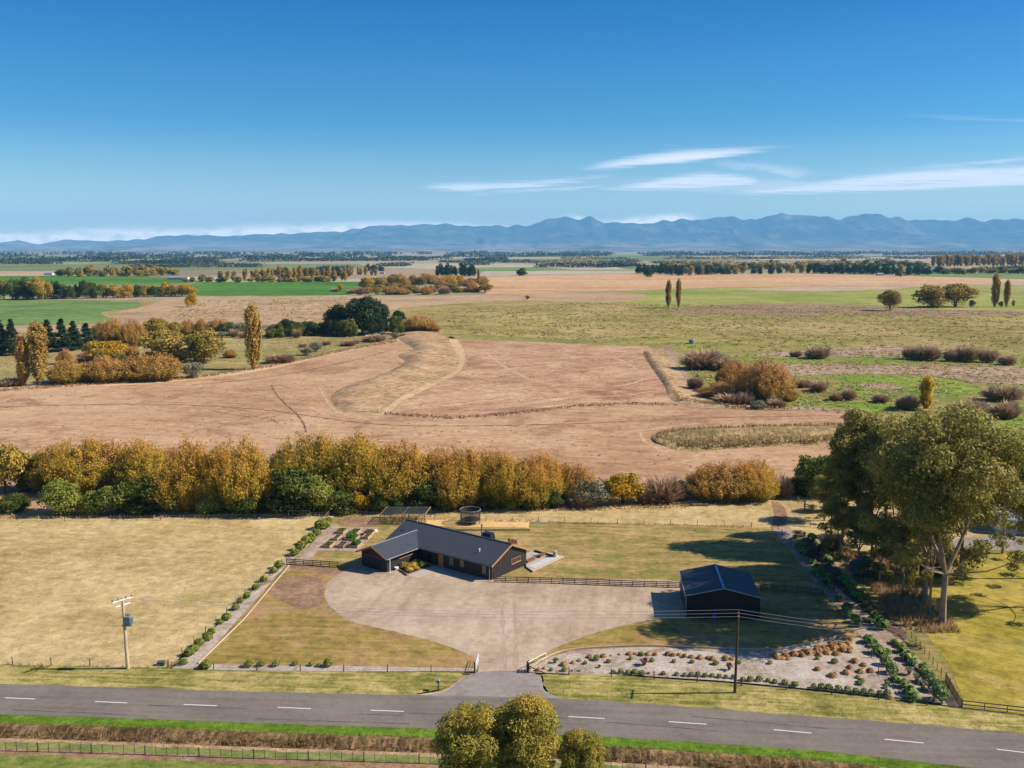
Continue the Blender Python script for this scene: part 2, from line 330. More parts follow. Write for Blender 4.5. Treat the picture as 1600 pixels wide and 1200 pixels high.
for nme, cc, kw in [('charcoal_cladding', (.030, .029, .030), dict(rough=.6, noise=.25, scale=2)), ('roof_iron', (.052, .054, .062), dict(rough=.45, noise=.1, spec=.5)),
                    ('cedar', C(206,140,84), dict(rough=.7)), ('barge_timber', C(214,150,100), {}), ('dark_glass', (.012, .015, .02), dict(rough=.08, spec=.8, noise=0)),
                    ('blind', C(186,158,120), {}), ('white_paint', (.78, .78, .76), dict(rough=.5, noise=.03)), ('downpipe', C(172,172,174), dict(rough=.4)), ('door_dark', (.02, .02, .022), dict(rough=.5)),
                    ('concrete', C(205,192,174), dict(noise=.08)), ('paver', C(226,220,214), dict(noise=.05)), ('weathered_wood', C(150,128,106), dict(noise=.25, scale=4)), ('old_post', C(92,72,56), dict(noise=.3, scale=5)),
                    ('pole_wood', C(226,198,168), dict(noise=.2, scale=2)), ('pole_dark', C(96,78,64), dict(noise=.2, scale=2)), ('steel', C(190,196,200), dict(rough=.35, metal=.6)), ('transformer', C(150,170,180), dict(rough=.5)), ('wire', C(190,186,180), dict(rough=.4, noise=0)), ('porcelain', C(96,60,44), dict(rough=.3)),
                    ('net_black', (.012, .012, .014), dict(noise=0)), ('rail_wood', C(120,104,88), dict(noise=.2, scale=4)), ('rail_dark', C(84,68,56), dict(noise=.25, scale=4)), ('bed_wood', C(206,172,130), dict(noise=.12, scale=3)), ('bed_side', C(128,108,92), dict(noise=.12, scale=3)), ('soil', C(92,70,56), dict(noise=.3, scale=6, bump=.6)), ('edge_timber', C(232,206,176), {}),
                    ('shed_iron', (.012, .013, .017), dict(rough=.5, noise=.1)), ('shed_roof', (.045, .05, .062), dict(rough=.4, noise=.08, spec=.5)), ('ridge_cap', C(120,150,176), dict(rough=.3)), ('blue_plastic', C(30,96,190), dict(rough=.4)), ('green_box', C(58,92,84), {}),
                    ('trunk_gum', C(176,150,128), dict(noise=.3, scale=1.2)), ('trunk_brown', C(104,82,64), dict(noise=.3, scale=2)), ('trunk_grey', C(132,116,100), dict(noise=.25, scale=2)), ('road_paint', (.72, .71, .68), dict(noise=.06, scale=8)), ('rock', C(150,140,128), {}), ('planter_brown', C(150,96,66), {}), ('pale_pipe', C(220,218,210), {}), ('far_wall', C(232,228,220), {}), ('far_roof', C(150,160,172), {})]:
    plain(nme, cc, **kw)

# ---------------------------------------------------------------- sheets of ground
rs = random.Random(4)
def crom(P, closed, step):
    n = len(P); out = []
    for i in range(n if closed else n - 1):
        p0 = P[(i - 1) % n] if closed or i else P[0]; p1 = P[i]; p2 = P[(i + 1) % n]
        p3 = P[(i + 2) % n] if closed or i + 2 < n else P[-1]
        k = max(1, int((p2 - p1).length / step))
        for j in range(k):
            t = j / k; a = (p1 * 2 + (p2 - p0) * t + (p0 * 2 - p1 * 5 + p2 * 4 - p3) * t * t + (p1 * 3 - p0 - p2 * 3 + p3) * t ** 3) * .5
            out.append(a)
    if not closed: out.append(P[-1])
    return out
def lin(P, closed, step):
    n = len(P); out = []
    for i in range(n if closed else n - 1):
        p1, p2 = P[i], P[(i + 1) % n]; k = max(1, int((p2 - p1).length / step))
        out += [p1.lerp(p2, j / k) for j in range(k)]
    if not closed: out.append(P[-1])
    return out
def fbm1(x, y, s):
    v = 0; a = 1
    for k in range(4):
        v += a * math.sin(x * s * 1.7 ** k + 1.3 * k + 2 * math.sin(y * s * 1.31 * 1.7 ** k + k)) ; a *= .6
    return v
def world(P, z=0): return [G(*q, z) if not isinstance(q, Vector) else q for q in P]
def sheet(name, P, m, z, smooth=True, feather=0, step=None, jit=0, parent=None):
    P = [Vector((p.x, p.y)) for p in world(P)]
    size = max((a - P[0]).length for a in P); step = step or max(.5, size / 60)
    R = crom(P, True, step) if smooth else lin(P, True, step)
    area = sum(a.x * b.y - b.x * a.y for a, b in zip(R, R[1:] + R[:1]))
    if area < 0: R.reverse()
    n = len(R); N = []
    for i in range(n):
        d = (R[(i + 1) % n] - R[i - 1]); d.normalize() if d.length else None; N.append(Vector((-d.y, d.x)))
    if jit: R = [p + q * (fbm1(p.x, p.y, 1.2 / max(step, .5)) * jit * .4) for p, q in zip(R, N)]
    V = [(p.x, p.y, z) for p in R]; F = []; E = [0.0] * n; inner = R; base = 0
    if feather:
        cen = sum(R, Vector((0, 0))) / n; inner = [p.lerp(cen, .45) for p in R] if size < 26 else [p + q * feather for p, q in zip(R, N)]; V += [(p.x, p.y, z) for p in inner]; E += [1.0] * n; base = n
        F += [(i, (i + 1) % n, n + (i + 1) % n, n + i) for i in range(n)]
    tri = tessellate_polygon([[Vector((p.x, p.y, 0)) for p in inner]])
    for a, b, c in tri:
        A, B, Cc = inner[a], inner[b], inner[c]
        if (B - A).cross(Cc - A) < 0: b, c = c, b
        F.append((base + a, base + b, base + c))
    me = bpy.data.meshes.new(name); me.from_pydata(V, [], F); at = me.attributes.new('edge', 'FLOAT', 'POINT'); at.data.foreach_set('value', E)
    return tag(link(name, me, parent, M[m]), kind='structure' if parent is None else None)
def inpoly(P, x, y):
    c = False; j = len(P) - 1
    for i in range(len(P)):
        if (P[i].y > y) != (P[j].y > y) and x < (P[j].x - P[i].x) * (y - P[i].y) / (P[j].y - P[i].y) + P[i].x: c = not c
        j = i
    return c

# base plain to the horizon
me = bpy.data.meshes.new('ground'); me.from_pydata([(-70000, -3000, 0), (70000, -3000, 0), (70000, 70000, 0), (-70000, 70000, 0)], [], [(0, 1, 2, 3)])
tag(link('ground', me, None, M['plain']), kind='structure')
zf = lambda k: .02 * k
sheet('pasture', [(-500,560),(-300,500),(600,474),(1000,464),(1300,466),(1700,468),(2100,470),(2300,700),(1300,690),(600,560)], 'olive_pasture', zf(1), jit=2)
sheet('pasture', [(-400,562),(100,548),(350,528),(480,524),(640,522),(620,545),(520,560),(420,580),(300,598),(-400,622)], 'mixed_pasture', zf(2), feather=4)
sheet('pasture', [(960,458),(1080,452),(1240,443),(1400,446),(1700,442),(2100,442),(2200,496),(1700,492),(1400,486),(1250,484),(1080,482),(980,474)], 'bright_pasture', zf(2), jit=4)
sheet('pasture', [(1090,478),(1200,474),(1330,476),(1500,484),(1700,486),(1700,492),(1400,494),(1200,492),(1020,488)], 'rough_brown', zf(3), feather=8)
sheet('pasture', [(520,474),(560,466),(700,462),(820,459),(960,457),(1010,462),(960,472),(800,470),(640,480),(590,488)], 'tan_left', zf(3), jit=4)
sheet('pasture', [(-400,512),(110,508),(160,494),(210,482),(300,465),(540,460),(600,470),(570,482),(500,498),(440,510),(280,514),(-400,530)], 'tan_left', zf(4), jit=3)
sheet('paddock', [(-500,468),(0,469),(190,471),(215,478),(160,488),(120,506),(-500,510)], 'soft_green', zf(5), jit=2)
sheet('crop_field', [(310,441.5),(420,438.5),(560,440.5),(610,451),(545,461),(430,463),(305,462),(270,452)], 'crop_green', zf(5), jit=3, smooth=False)
sheet('crop_field', [(-500,430),(60,430.5),(270,433),(320,440),(250,444.5),(-500,444)], 'crop_green', zf(4), jit=3, smooth=False)
sheet('crop_field', [(-500,447),(100,446),(280,446),(300,462),(-500,466)], 'soft_green', zf(3), smooth=False)
sheet('stubble_field', [(735,434),(860,430),(1000,427.5),(1240,427.5),(1480,433),(1700,439),(1440,446.5),(1220,447),(1080,451),(900,457),(760,460),(745,448)], 'orange_stubble', zf(6), smooth=False)
sheet('stubble_field', [(1160,452),(1290,445.5),(1440,444.5),(1700,436.5),(2000,436.5),(2000,441),(1500,447),(1400,452),(1290,455)], 'tan_far', zf(7), feather=8)
sheet('paddock', [(1400,426),(1900,427),(1900,433),(1440,431)], 'soft_green', zf(5), smooth=False)
sheet('stubble_field', [(-500,424),(120,424),(230,428),(100,431),(-500,430)], 'tan_far', zf(6), feather=10)
sheet('paddock', [(760,423),(1000,424),(1010,427),(860,429),(740,432)], 'pale_far', zf(5), smooth=False)
sheet('paddock', [(560,413),(760,412),(960,417),(980,421),(800,422),(600,419)], 'pale_far', zf(5), smooth=False)
sheet('paddock', [(680,418.5),(840,417.5),(900,421),(820,424),(690,423)], 'soft_green', zf(6), smooth=False)
sheet('paddock', [(280,432.5),(520,436),(700,435),(740,438),(560,440),(320,441)], 'pale_far', zf(6), smooth=False)
# the shorn brown terrace with the inner field, the scarp and the tracks
sheet('brown_field', [(-500,622),(-100,613),(100,605),(300,592),(420,575),(540,548),(620,532),(700,526),(860,533),(1010,541),(1040,590),(1062,628),(1150,638),(1290,641),(1335,654),(1350,690),(1320,720),(1280,780),(900,800),(-500,830)], 'brown_field', zf(6), jit=1.5)
sheet('inner_field', [(716,530),(860,533),(1008,541),(1022,575),(1052,624),(980,631),(900,634),(800,646),(700,654),(600,644),(640,622),(690,600),(726,575),(728,550)], 'inner_field', zf(7), jit=1.2)
sheet('farm_track', [(700,527),(716,530),(730,552),(724,580),(680,605),(640,625),(604,650),(566,646),(592,624),(644,600),(694,580),(708,560),(700,543)], 'cream_track', zf(8), feather=3)
sheet('field_margin', [(-500,612),(100,600),(300,588),(420,571),(540,545),(640,526),(640,530),(540,551),(420,578),(300,595),(100,607),(-500,622)], 'cream_track', zf(8), feather=2)
sheet('field_margin', [(700,522),(860,529),(1008,537),(1012,542),(860,536),(700,529)], 'marsh_green', zf(8), feather=2)
sheet('rough_strip', [(1008,552),(1040,541),(1058,548),(1064,572),(1080,590),(1098,618),(1150,632),(1300,638),(1340,652),(1300,645),(1150,641),(1062,632),(1040,600),(1022,575)], 'pink_rush', zf(8), feather=1.5)
def ribbon(name, P, wd, m, z):
    L = crom([Vector((p.x, p.y)) for p in world(P)], False, 1.5); V = []; F = []
    for i, p in enumerate(L):
        d = (L[min(i + 1, len(L) - 1)] - L[max(i - 1, 0)]).normalized(); nn = Vector((-d.y, d.x)); k = 1 + .35 * fbm1(p.x, p.y, .8)
        for s_, e_ in ((-1, 0), (-.3, 1), (.3, 1), (1, 0)): q = p + nn * (wd / 2 * s_ * k); V.append((q.x, q.y, z, e_))
    for i in range(len(L) - 1):
        for j in range(3): q = i * 4 + j; F.append((q, q + 4, q + 5, q + 1))
    me = bpy.data.meshes.new(name); me.from_pydata([v[:3] for v in V], [], F); a_ = me.attributes.new('edge', 'FLOAT', 'POINT'); a_.data.foreach_set('value', [v[3] for v in V])
    if me.polygons[0].normal.z < 0: me.flip_normals()
    return tag(link(name, me, None, M[m]), kind='structure')
ground('track_dark', [C(110,84,62), C(146,114,84), C(182,144,108)], big=.2, mid=1, fine=3, seed=40, feather=True)
ground('track_light', [C(196,154,116), C(222,182,140), C(232,198,156)], big=.2, mid=.6, fine=2, seed=41, feather=True)
ribbon('drain', [(424,602),(430,614),(446,632),(462,646),(474,662),(478,676)], .8, 'track_dark', zf(7.2))
ribbon('drain', [(330,642),(372,650),(420,655),(430,660)], .7, 'track_dark', zf(7.2))
ribbon('drain', [(230,628),(330,633),(400,646)], .6, 'track_dark', zf(7.2))
for k_, P_ in enumerate(([(-100,640),(200,632),(400,640),(600,664),(850,664),(1100,654),(1300,650)], [(-100,676),(200,664),(420,676),(640,690),(900,680),(1010,672),(1100,662),(1300,656)], [(300,602),(430,588),(540,566),(610,548)], [(300,612),(440,600),(520,588),(570,574)], [(500,604),(508,622),(530,646),(600,660),(700,664)], [(1000,676),(1012,694),(1060,710),(1180,708),(1290,704)])):
    ribbon('tractor_track', P_, 1.3, 'track_light' if k_ % 2 or k_ > 2 else 'track_dark', zf(7.1 + .02 * k_))
for k_, P_ in enumerate(([(760,552),(800,580),(860,600),(960,604),(1010,592)], [(800,545),(880,548),(960,560),(1000,580)], [(700,620),(800,612),(940,620),(1020,612)])): ribbon('tractor_track', P_, 1.8, 'track_light', zf(7.5 + .02 * k_))
for k_, P_ in enumerate(([(800,462),(860,465),(950,467),(1000,470)], [(960,476),(990,480),(1004,484)], [(560,484),(650,486),(800,487),(960,486),(1150,488)], [(1180,540),(1100,536),(960,538),(820,532)], [(1420,494),(1500,500),(1600,506)])): ribbon('drain', P_, 2.6, 'track_dark', zf(4.5 + .02 * k_))
# marsh on the right
sheet('marsh', [(1050,550),(1200,548),(1500,552),(2000,560),(2200,700),(1500,700),(1340,655),(1200,640),(1110,620),(1085,592),(1062,568)], 'marsh_green', zf(2.5), feather=4)
sheet('marsh', [(1055,560),(1180,560),(1400,556),(1600,562),(1900,568),(1900,577),(1600,571),(1400,569),(1200,566),(1130,572),(1090,590),(1070,575)], 'bright_marsh', zf(3.2), feather=2.5)
sheet('marsh', [(1150,571),(1300,569),(1450,572),(1700,574),(1900,590),(1700,602),(1530,598),(1440,586),(1300,585),(1200,590)], 'pink_rush', zf(3.4), feather=3)
sheet('marsh', [(1300,545),(1400,540),(1430,548),(1460,556),(1320,558),(1180,556),(1200,551)], 'pink_rush', zf(3.4), feather=2)
sheet('marsh', [(1310,588),(1440,588),(1530,604),(1520,617),(1400,624),(1290,620),(1330,606)], 'bright_marsh', zf(3.8), feather=2)
sheet('marsh', [(1225,618),(1320,626),(1400,632),(1380,644),(1260,638),(1210,630)], 'bright_marsh', zf(3.8), feather=3)
sheet('marsh', [(1340,600),(1420,602),(1400,610),(1350,608)], 'pink_rush', zf(4.2), feather=2)
sheet('marsh', [(1500,640),(1620,630),(1700,660),(1560,680)], 'bright_marsh', zf(3.8), feather=3)
# home paddocks and yard
sheet('terrace_grass', [(-300,800),(300,799),(520,803),(800,792),(1210,775),(1420,770),(2300,755),(2300,900),(1420,960),(1300,900),(600,830),(-300,830)], 'dry_paddock', zf(7), jit=.3)
zn = lambda k: .15 + .006 * k
sheet('paddock', [(-400,816),(0,816),(300,815),(470,814),(518,806),(480,845),(440,888),(262,1046),(-400,1038)], 'dry_paddock', zn(1), smooth=False, jit=.25)
sheet('lawn', [(518,806),(660,812),(1176,824),(1215,826),(1260,890),(1345,1005),(1330,1062),(820,1052),(300,1048),(430,905),(486,842)], 'lawn_back', zn(1.5), smooth=False)
sheet('lawn', [(1395,965),(1440,985),(1480,1040),(1506,1106),(2000,1165),(2000,850),(1640,862),(1500,866),(1460,900),(1440,940)], 'lawn_green', zn(1), smooth=False, feather=.5)
sheet('lawn', [(1330,900),(1500,850),(2300,840),(2300,1190),(1500,1112),(1400,1000)], 'lawn_back', zn(.5), smooth=False)
sheet('bare_ground', [(460,878),(520,888),(548,895),(520,905),(480,915),(440,920),(420,910)], 'bare_soil', zn(3), feather=1.5)
sheet('bare_ground', [(446,900),(500,902),(512,925),(506,950),(470,958),(440,945),(412,925)], 'bare_soil', zn(4.4), feather=4)
sheet('bare_ground', [(545,808),(600,812),(604,822),(560,826),(520,818)], 'bare_soil', zn(3.2), feather=1.0)
sheet('bare_ground', [(1205,780),(1225,790),(1232,812),(1222,836),(1204,830),(1208,805)], 'bare_soil', zn(3.5), feather=.9)
sheet('lawn', [(315,1042),(440,900),(500,898),(525,900),(512,915),(512,945),(530,962),(600,985),(690,1008),(740,1030),(744,1044),(600,1046)], 'lawn_front', zn(4), jit=.1, step=1)
sheet('lawn', [(850,1030),(880,1012),(920,995),(1000,977),(1070,966),(1300,958),(1345,1000),(1300,1012),(1200,1022),(1000,1022),(880,1034)], 'lawn_front', zn(4), jit=.1, step=1)
sheet('driveway', [(560,884),(540,893),(512,912),(509,938),(522,955),(548,972),(600,985),(690,1008),(736,1028),(747,1045),(744,1056),(720,1062),(690,1082),(640,1089),(700,1096),(900,1096),(870,1090),(850,1080),(846,1062),(826,1050),(824,1040),(860,1018),(920,994),(1000,974),(1064,966),(1080,964),(1072,912),(900,908),(780,908),(740,900),(700,890),(640,880)], 'gravel', zn(5), jit=.14, step=.5)
sheet('driveway', [(748,1052),(822,1051),(845,1062),(850,1082),(880,1093),(900,1105),(640,1100),(660,1089),(695,1083),(722,1064)], 'apron', zn(6), jit=.06, step=.7)
sheet('garden_bed', [(828,1048),(862,1028),(900,1018),(1000,1013),(1100,1016),(1200,1019),(1280,1006),(1320,996),(1350,1000),(1420,1093),(1390,1091),(1250,1077),(1130,1066),(1000,1058),(830,1053)], 'wood_chip', zn(5), smooth=False)
sheet('garden_bed', [(1204,824),(1232,824),(1262,850),(1300,890),(1350,945),(1420,1015),(1505,1104),(1496,1108),(1420,1093),(1350,1002),(1318,965),(1262,898)], 'bark_mulch', zn(6), smooth=False, jit=.1)
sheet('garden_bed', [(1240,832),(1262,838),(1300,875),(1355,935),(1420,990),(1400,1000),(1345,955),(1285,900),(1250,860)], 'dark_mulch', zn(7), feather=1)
sheet('garden_bed', [(270,1046),(486,838),(515,806),(522,808),(506,830),(458,876),(446,886),(310,1040),(744,1046),(744,1051),(300,1052)], 'wood_chip', zn(6), smooth=False)
sheet('garden_path', [(456,884),(500,838),(520,820),(532,824),(512,845),(478,884)], 'bark_mulch', zn(7.3), smooth=False)
sheet('garden_path', [(496,862),(524,824),(592,826),(560,864)], 'bark_mulch', zn(7.6), smooth=False)
sheet('sand_strip', [(652,812),(828,815),(826,826),(729,825),(650,822)], 'sand', zn(5), smooth=False, step=1.2, jit=.05)
# ---- the road and its verges, as offsets from the two edge curves
top_e = [(-160,1066.5),(0,1071),(200,1077),(400,1083.5),(640,1088.5),(850,1093),(1020,1103),(1186,1116),(1400,1132),(1600,1149),(1800,1166),(2000,1184)]
bot_e = [(-160,1115),(0,1119),(200,1125),(400,1132.5),(680,1142),(920,1153),(1100,1164),(1280,1176.6),(1477,1198),(1640,1217),(1800,1236),(2000,1260)]
TE = crom([Vector((p.x, p.y)) for p in world(top_e)], False, 1.5); BE = crom([Vector((p.x, p.y)) for p in world(bot_e)], False, 1.5)
def at(curve, x):
    for a, b in zip(curve, curve[1:]):
        if a.x <= x <= b.x: return a.y + (b.y - a.y) * (x - a.x) / (b.x - a.x)
    return curve[0].y if x < curve[0].x else curve[-1].y
X0, X1 = -66, 68
def strip(name, m, z, f0, f1, z1=None, sub=1, prof=None, step=.8, kind='structure'):
    xs = [X0 + (X1 - X0) * i / int((X1 - X0) / step) for i in range(int((X1 - X0) / step) + 1)]; V = []; F = []; K = (len(prof) if prof else 2)
    for x in xs:
        a, b = f0(x), f1(x)
        for j in range(K):
            t = j / (K - 1); V.append((x, a + (b - a) * t, z + (prof[j] if prof else 0) + (.06 * fbm1(x, j * 3., 1.1) if prof and 0 < j < K - 1 else 0)))
    for i in range(len(xs) - 1):
        for j in range(K - 1): q = i * K + j; F.append((q + 1, q, q + K, q + K + 1) if False else (q, q + K, q + K + 1, q + 1))
    me = bpy.data.meshes.new(name); me.from_pydata(V, [], F); at_ = me.attributes.new('edge', 'FLOAT', 'POINT'); at_.data.foreach_set('value', [1.] * len(V))
    bm = bmesh.new(); bm.from_mesh(me); bmesh.ops.recalc_face_normals(bm, faces=bm.faces)
    if sum(f.normal.z for f in bm.faces) < 0: bmesh.ops.reverse_faces(bm, faces=bm.faces)
    bm.to_mesh(me); bm.free()
    return tag(link(name, me, None, M[m]), kind=kind)
wob = lambda x, s, a: a * fbm1(x, s, .9) * .4
road_top = lambda x: at(TE, x); road_bot = lambda x: at(BE, x)
fence_line = [(-300,1036),(0,1040),(257,1046),(375,1050),(560,1052),(742,1053),(830,1054),(1000,1060),(1118,1068),(1253,1080),(1391,1095),(1500,1106),(1700,1128),(2000,1160)]
FL = crom([Vector((p.x, p.y)) for p in world(fence_line)], False, 1.5)
sheet('verge', [(-300,1036),(0,1041),(257,1046),(375,1050),(560,1052),(726,1052),(716,1064),(692,1078),(650,1086.5),(640,1092),(400,1088),(0,1076),(-300,1066)], 'verge', zn(8), smooth=False, jit=.1, step=.7)
sheet('verge', [(848,1056),(950,1056),(1068,1066),(1253,1081),(1391,1097),(1500,1109),(1700,1130),(2000,1164),(2000,1190),(1600,1153),(1186,1120),(1020,1107),(890,1097),(858,1086),(849,1072)], 'verge', zn(8), smooth=False, jit=.1, step=.7)
strip('road', 'asphalt', zn(10), lambda x: road_bot(x) - wob(x, 1, .12), lambda x: road_top(x) + wob(x, 5, .12))
strip('green_verge', 'green_verge', zn(8), lambda x: road_bot(x) - 2.1 + wob(x, 2, .3), lambda x: road_bot(x) + .1)
strip('ditch_bank', 'ditch_bank', zn(6), lambda x: road_bot(x) - 4.9, lambda x: road_bot(x) - 2.0, prof=[0, -.05, .12, .42, .35, .1])
strip('south_paddock', 'south_field', zn(5), lambda x: road_bot(x) - 26, lambda x: road_bot(x) - 4.8)
strip('bare_strip', 'bare_soil', zn(6), lambda x: road_bot(x) - 7.9 + wob(x, 3, .3), lambda x: road_bot(x) - 6.7 + wob(x, 4, .3))
strip('bare_strip', 'tan_left', zn(6.5), lambda x: road_bot(x) - 5.4 + wob(x, 3, .25), lambda x: road_bot(x) - 4.8)
for k, (a, b) in enumerate([((8,1093),(55,1095)), ((149,1099),(199,1101)), ((287,1103.5),(339,1105.5)), ((434,1108),(486,1110)), ((579,1112.5),(631,1114.5)), ((735,1117.5),(788,1119.5)), ((888,1122.5),(945,1125.5)), ((1045,1130.5),(1104,1134.5)), ((1209,1143),(1268,1148.5)), ((1382,1158),(1443,1164)), ((1557,1173.5),(1618,1181)), ((-140,1088),(-88,1090))]):
    A, B = G(*a), G(*b); d = (B - A).normalized(); nn = Vector((-d.y, d.x, 0)) * .06
    me = bpy.data.meshes.new('road_line'); me.from_pydata([tuple(q + Vector((0, 0, zn(11)))) for q in (A - nn, B - nn, B + nn, A + nn)], [], [(0, 1, 2, 3)])
    tag(link('road_line', me, None, M['road_paint']), kind='structure')

# ---- raised relief: the long scarp in the shorn field, the reed bank, the low bank on its right, the far edge bank
def bank(name, ridge_side, foot_side, hts, m, z, prof=(0, .55, .9, 1, .8, .45, .15, 0), step=2.0):
    """a bank lofted between two equally long picked lines on the ground; hts = height along it"""
    A = crom([Vector((p.x, p.y)) for p in world(ridge_side)], False, step); B = crom([Vector((p.x, p.y)) for p in world(foot_side)], False, step)
    n = max(len(A), len(B)); f = lambda L, t: (lambda s: L[int(s)].lerp(L[min(int(s) + 1, len(L) - 1)], s - int(s)))(t * (len(L) - 1))
    V = []; F = []; K = len(prof)
    for i in range(n):
        t = i / (n - 1); a, b = f(A, t), f(B, t); h = np.interp(t, [j / (len(hts) - 1) for j in range(len(hts))], hts)
        for j in range(K):
            q = a.lerp(b, j / (K - 1)); V.append((q.x, q.y, z + h * prof[j] * (1 + .09 * fbm1(q.x, q.y, .22)) if 0 < j < K - 1 else z))
    for i in range(n - 1):
        for j in range(K - 1): q = i * K + j; F.append((q, q + 1, q + K + 1, q + K))
    me = bpy.data.meshes.new(name); me.from_pydata(V, [], F); at_ = me.attributes.new('edge', 'FLOAT', 'POINT'); at_.data.foreach_set('value', [1.] * len(V))
    bm = bmesh.new(); bm.from_mesh(me); bmesh.ops.recalc_face_normals(bm, faces=bm.faces)
    if sum(f_.normal.z for f_ in bm.faces) < 0: bmesh.ops.reverse_faces(bm, faces=bm.faces)
    for f_ in bm.faces: f_.smooth = True
    bm.to_mesh(me); bm.free(); return tag(link(name, me, None, M[m]), kind='structure')
bank('grass_bank', [(528,640),(517,622),(540,604),(600,584),(632,566),(622,556),(646,546),(622,528),(640,517),(684,514)], [(600,648),(604,640),(632,618),(680,596),(712,578),(718,562),(712,550),(706,540),(700,530),(690,522)], [.1, 1.3, 2.0, 2.1, 1.8, 1.7, 1.8, 1.6, 1.1, .2], 'scarp_grass', zf(7.5), prof=(0, .45, .8, 1, .9, .72, .5, .3, .12, 0), step=1.5)
bank('reed_bank', [(1022,692),(1018,682),(1060,673),(1160,670),(1260,668),(1340,664)], [(1030,695),(1050,702),(1080,706),(1160,701),(1260,697),(1340,692)], [.2, 1.2, 1.7, 1.8, 1.8, 1.8], 'reed_grass', zf(7.5))
bank('field_bank', [(1004,552),(1012,566),(1036,600),(1056,628),(1150,640),(1250,642)], [(1036,544),(1052,566),(1072,594),(1096,618),(1150,634),(1250,639)], [.6, 1, 1.2, 1, .6, .2], 'scarp_grass', zf(8.4), prof=(0, .8, 1, .8, .5, .25, .1, 0))

ground('tyre_light', [C(180,154,128), C(198,173,147), C(212,190,164)], big=.2, mid=.6, fine=4, mot=0.3, seed=42, feather=True)
for k_, P_ in enumerate(([(790,1056),(788,1020),(786,985),(784,955),(780,930)], [(806,1054),(806,1015),(805,980),(804,950),(803,930)])): ribbon('wheel_track', P_, .55, 'tyre_light', zn(5.5 + .05 * k_))
for k_, P_ in enumerate(([(0,1085),(400,1096),(640,1101),(850,1105),(1186,1130),(1600,1166)], [(0,1107),(400,1119),(640,1126),(920,1139),(1280,1163),(1600,1200)])): pass

ground('seal_dark', [C(96,90,84), C(112,105,98), C(126,118,110)], big=.3, mid=1.2, fine=4, seed=43, feather=True)
for k_, P_ in enumerate(([(640,1117),(760,1121),(888,1126)], [(230,1104.5),(300,1107),(390,1110)], [(945,1131),(1045,1139),(1120,1145)], [(400,1126),(520,1130),(640,1134)], [(1080,1122),(1200,1133),(1300,1142)], [(20,1112),(120,1116),(200,1119)], [(560,1118.5),(630,1121)])): ribbon('road_seal', P_, .22, 'seal_dark', zn(10.3))
# ---------------------------------------------------------------- foliage
def leaves(rng, Cn, Nn, size, el=1.0, rnd=.9, up=0.0, drop=0.0):
    """diamond leaf faces at Cn, facing roughly along Nn (plus noise); up>0 stretches along the vertical"""
    n = len(Cn); size = np.asarray(size) * (.6 + .8 * rng.random(n))
    N = Nn + rng.normal(size=(n, 3)) * rnd; N /= np.linalg.norm(N, axis=1)[:, None] + 1e-9
    T = rng.normal(size=(n, 3)); T[:, 2] += up * 3
    T -= N * np.sum(T * N, 1)[:, None]; T /= np.linalg.norm(T, axis=1)[:, None] + 1e-9
    B = np.cross(N, T); s = size[:, None]
    V = np.stack([Cn - T * s * el, Cn + B * s * .62, Cn + T * s * el, Cn - B * s * .62], 1).reshape(-1, 3)
    return V, np.arange(4 * n).reshape(-1, 4)
def unit(rng, n):
    d = rng.normal(size=(n, 3)); return d / np.linalg.norm(d, axis=1)[:, None]
def blobs(rng, W, H, z0, nb, br, shape='dome', power=.75):
    out = []
    while len(out) < nb:
        d = unit(rng, 1)[0]
        if shape == 'dome': d[2] = abs(d[2]) * 1.0 - .15 * (rng.random() < .4)
        r = (rng.random() ** .35) * .86
        c = np.array([d[0] * r * (W / 2 - W * br * .55), d[1] * r * (W / 2 - W * br * .55), z0 + (H - z0) * (.38 + .5 * d[2] * r)])
        c[2] = c[2] if rng.random() < .6 else z0 + (c[2] - z0) * (.25 + .4 * rng.random())
        out.append((c, W * br * (.65 + .7 * rng.random()), rng.random()))
    return out
def crown(rng, bl, n, size, flat=.8, el=1.0, up=0.0, rnd=.8, tone_h=0.0, H=1.0, tnoise=.4, fill=.2, twig=False):
    w_ = np.array([b[1] ** 2 for b in bl]); w_ /= w_.sum(); k = rng.choice(len(bl), n, p=w_)
    c = np.array([b[0] for b in bl])[k]; r = np.array([b[1] for b in bl])[k]; tb = np.array([b[2] for b in bl])[k]
    d = unit(rng, n); d[:, 2] = np.where(rng.random(n) < .55, np.abs(d[:, 2]), d[:, 2])
    rad = np.where(rng.random(n) < fill, rng.random(n) ** .5, .78 + .3 * rng.random(n))
    # lumpy sub-clusters
    rad = rad * (1 + .12 * np.sin(d[:, 0] * 9 + k) * np.sin(d[:, 1] * 8 + 2 * k) + .1 * np.sin(d[:, 2] * 11 + k))
    P = c + d * (r * rad)[:, None] * np.array([1, 1, flat]); P[:, 2] = np.maximum(P[:, 2], .05)
    V, Q = leaves(rng, P, d * 1.0, size, el, rnd, up)
    t = tb * .45 + rng.random(n) * tnoise + tone_h * (P[:, 2] / H) + (1 - .45 - tnoise - tone_h) * .5
    return V, Q, np.clip(t, 0, 1)
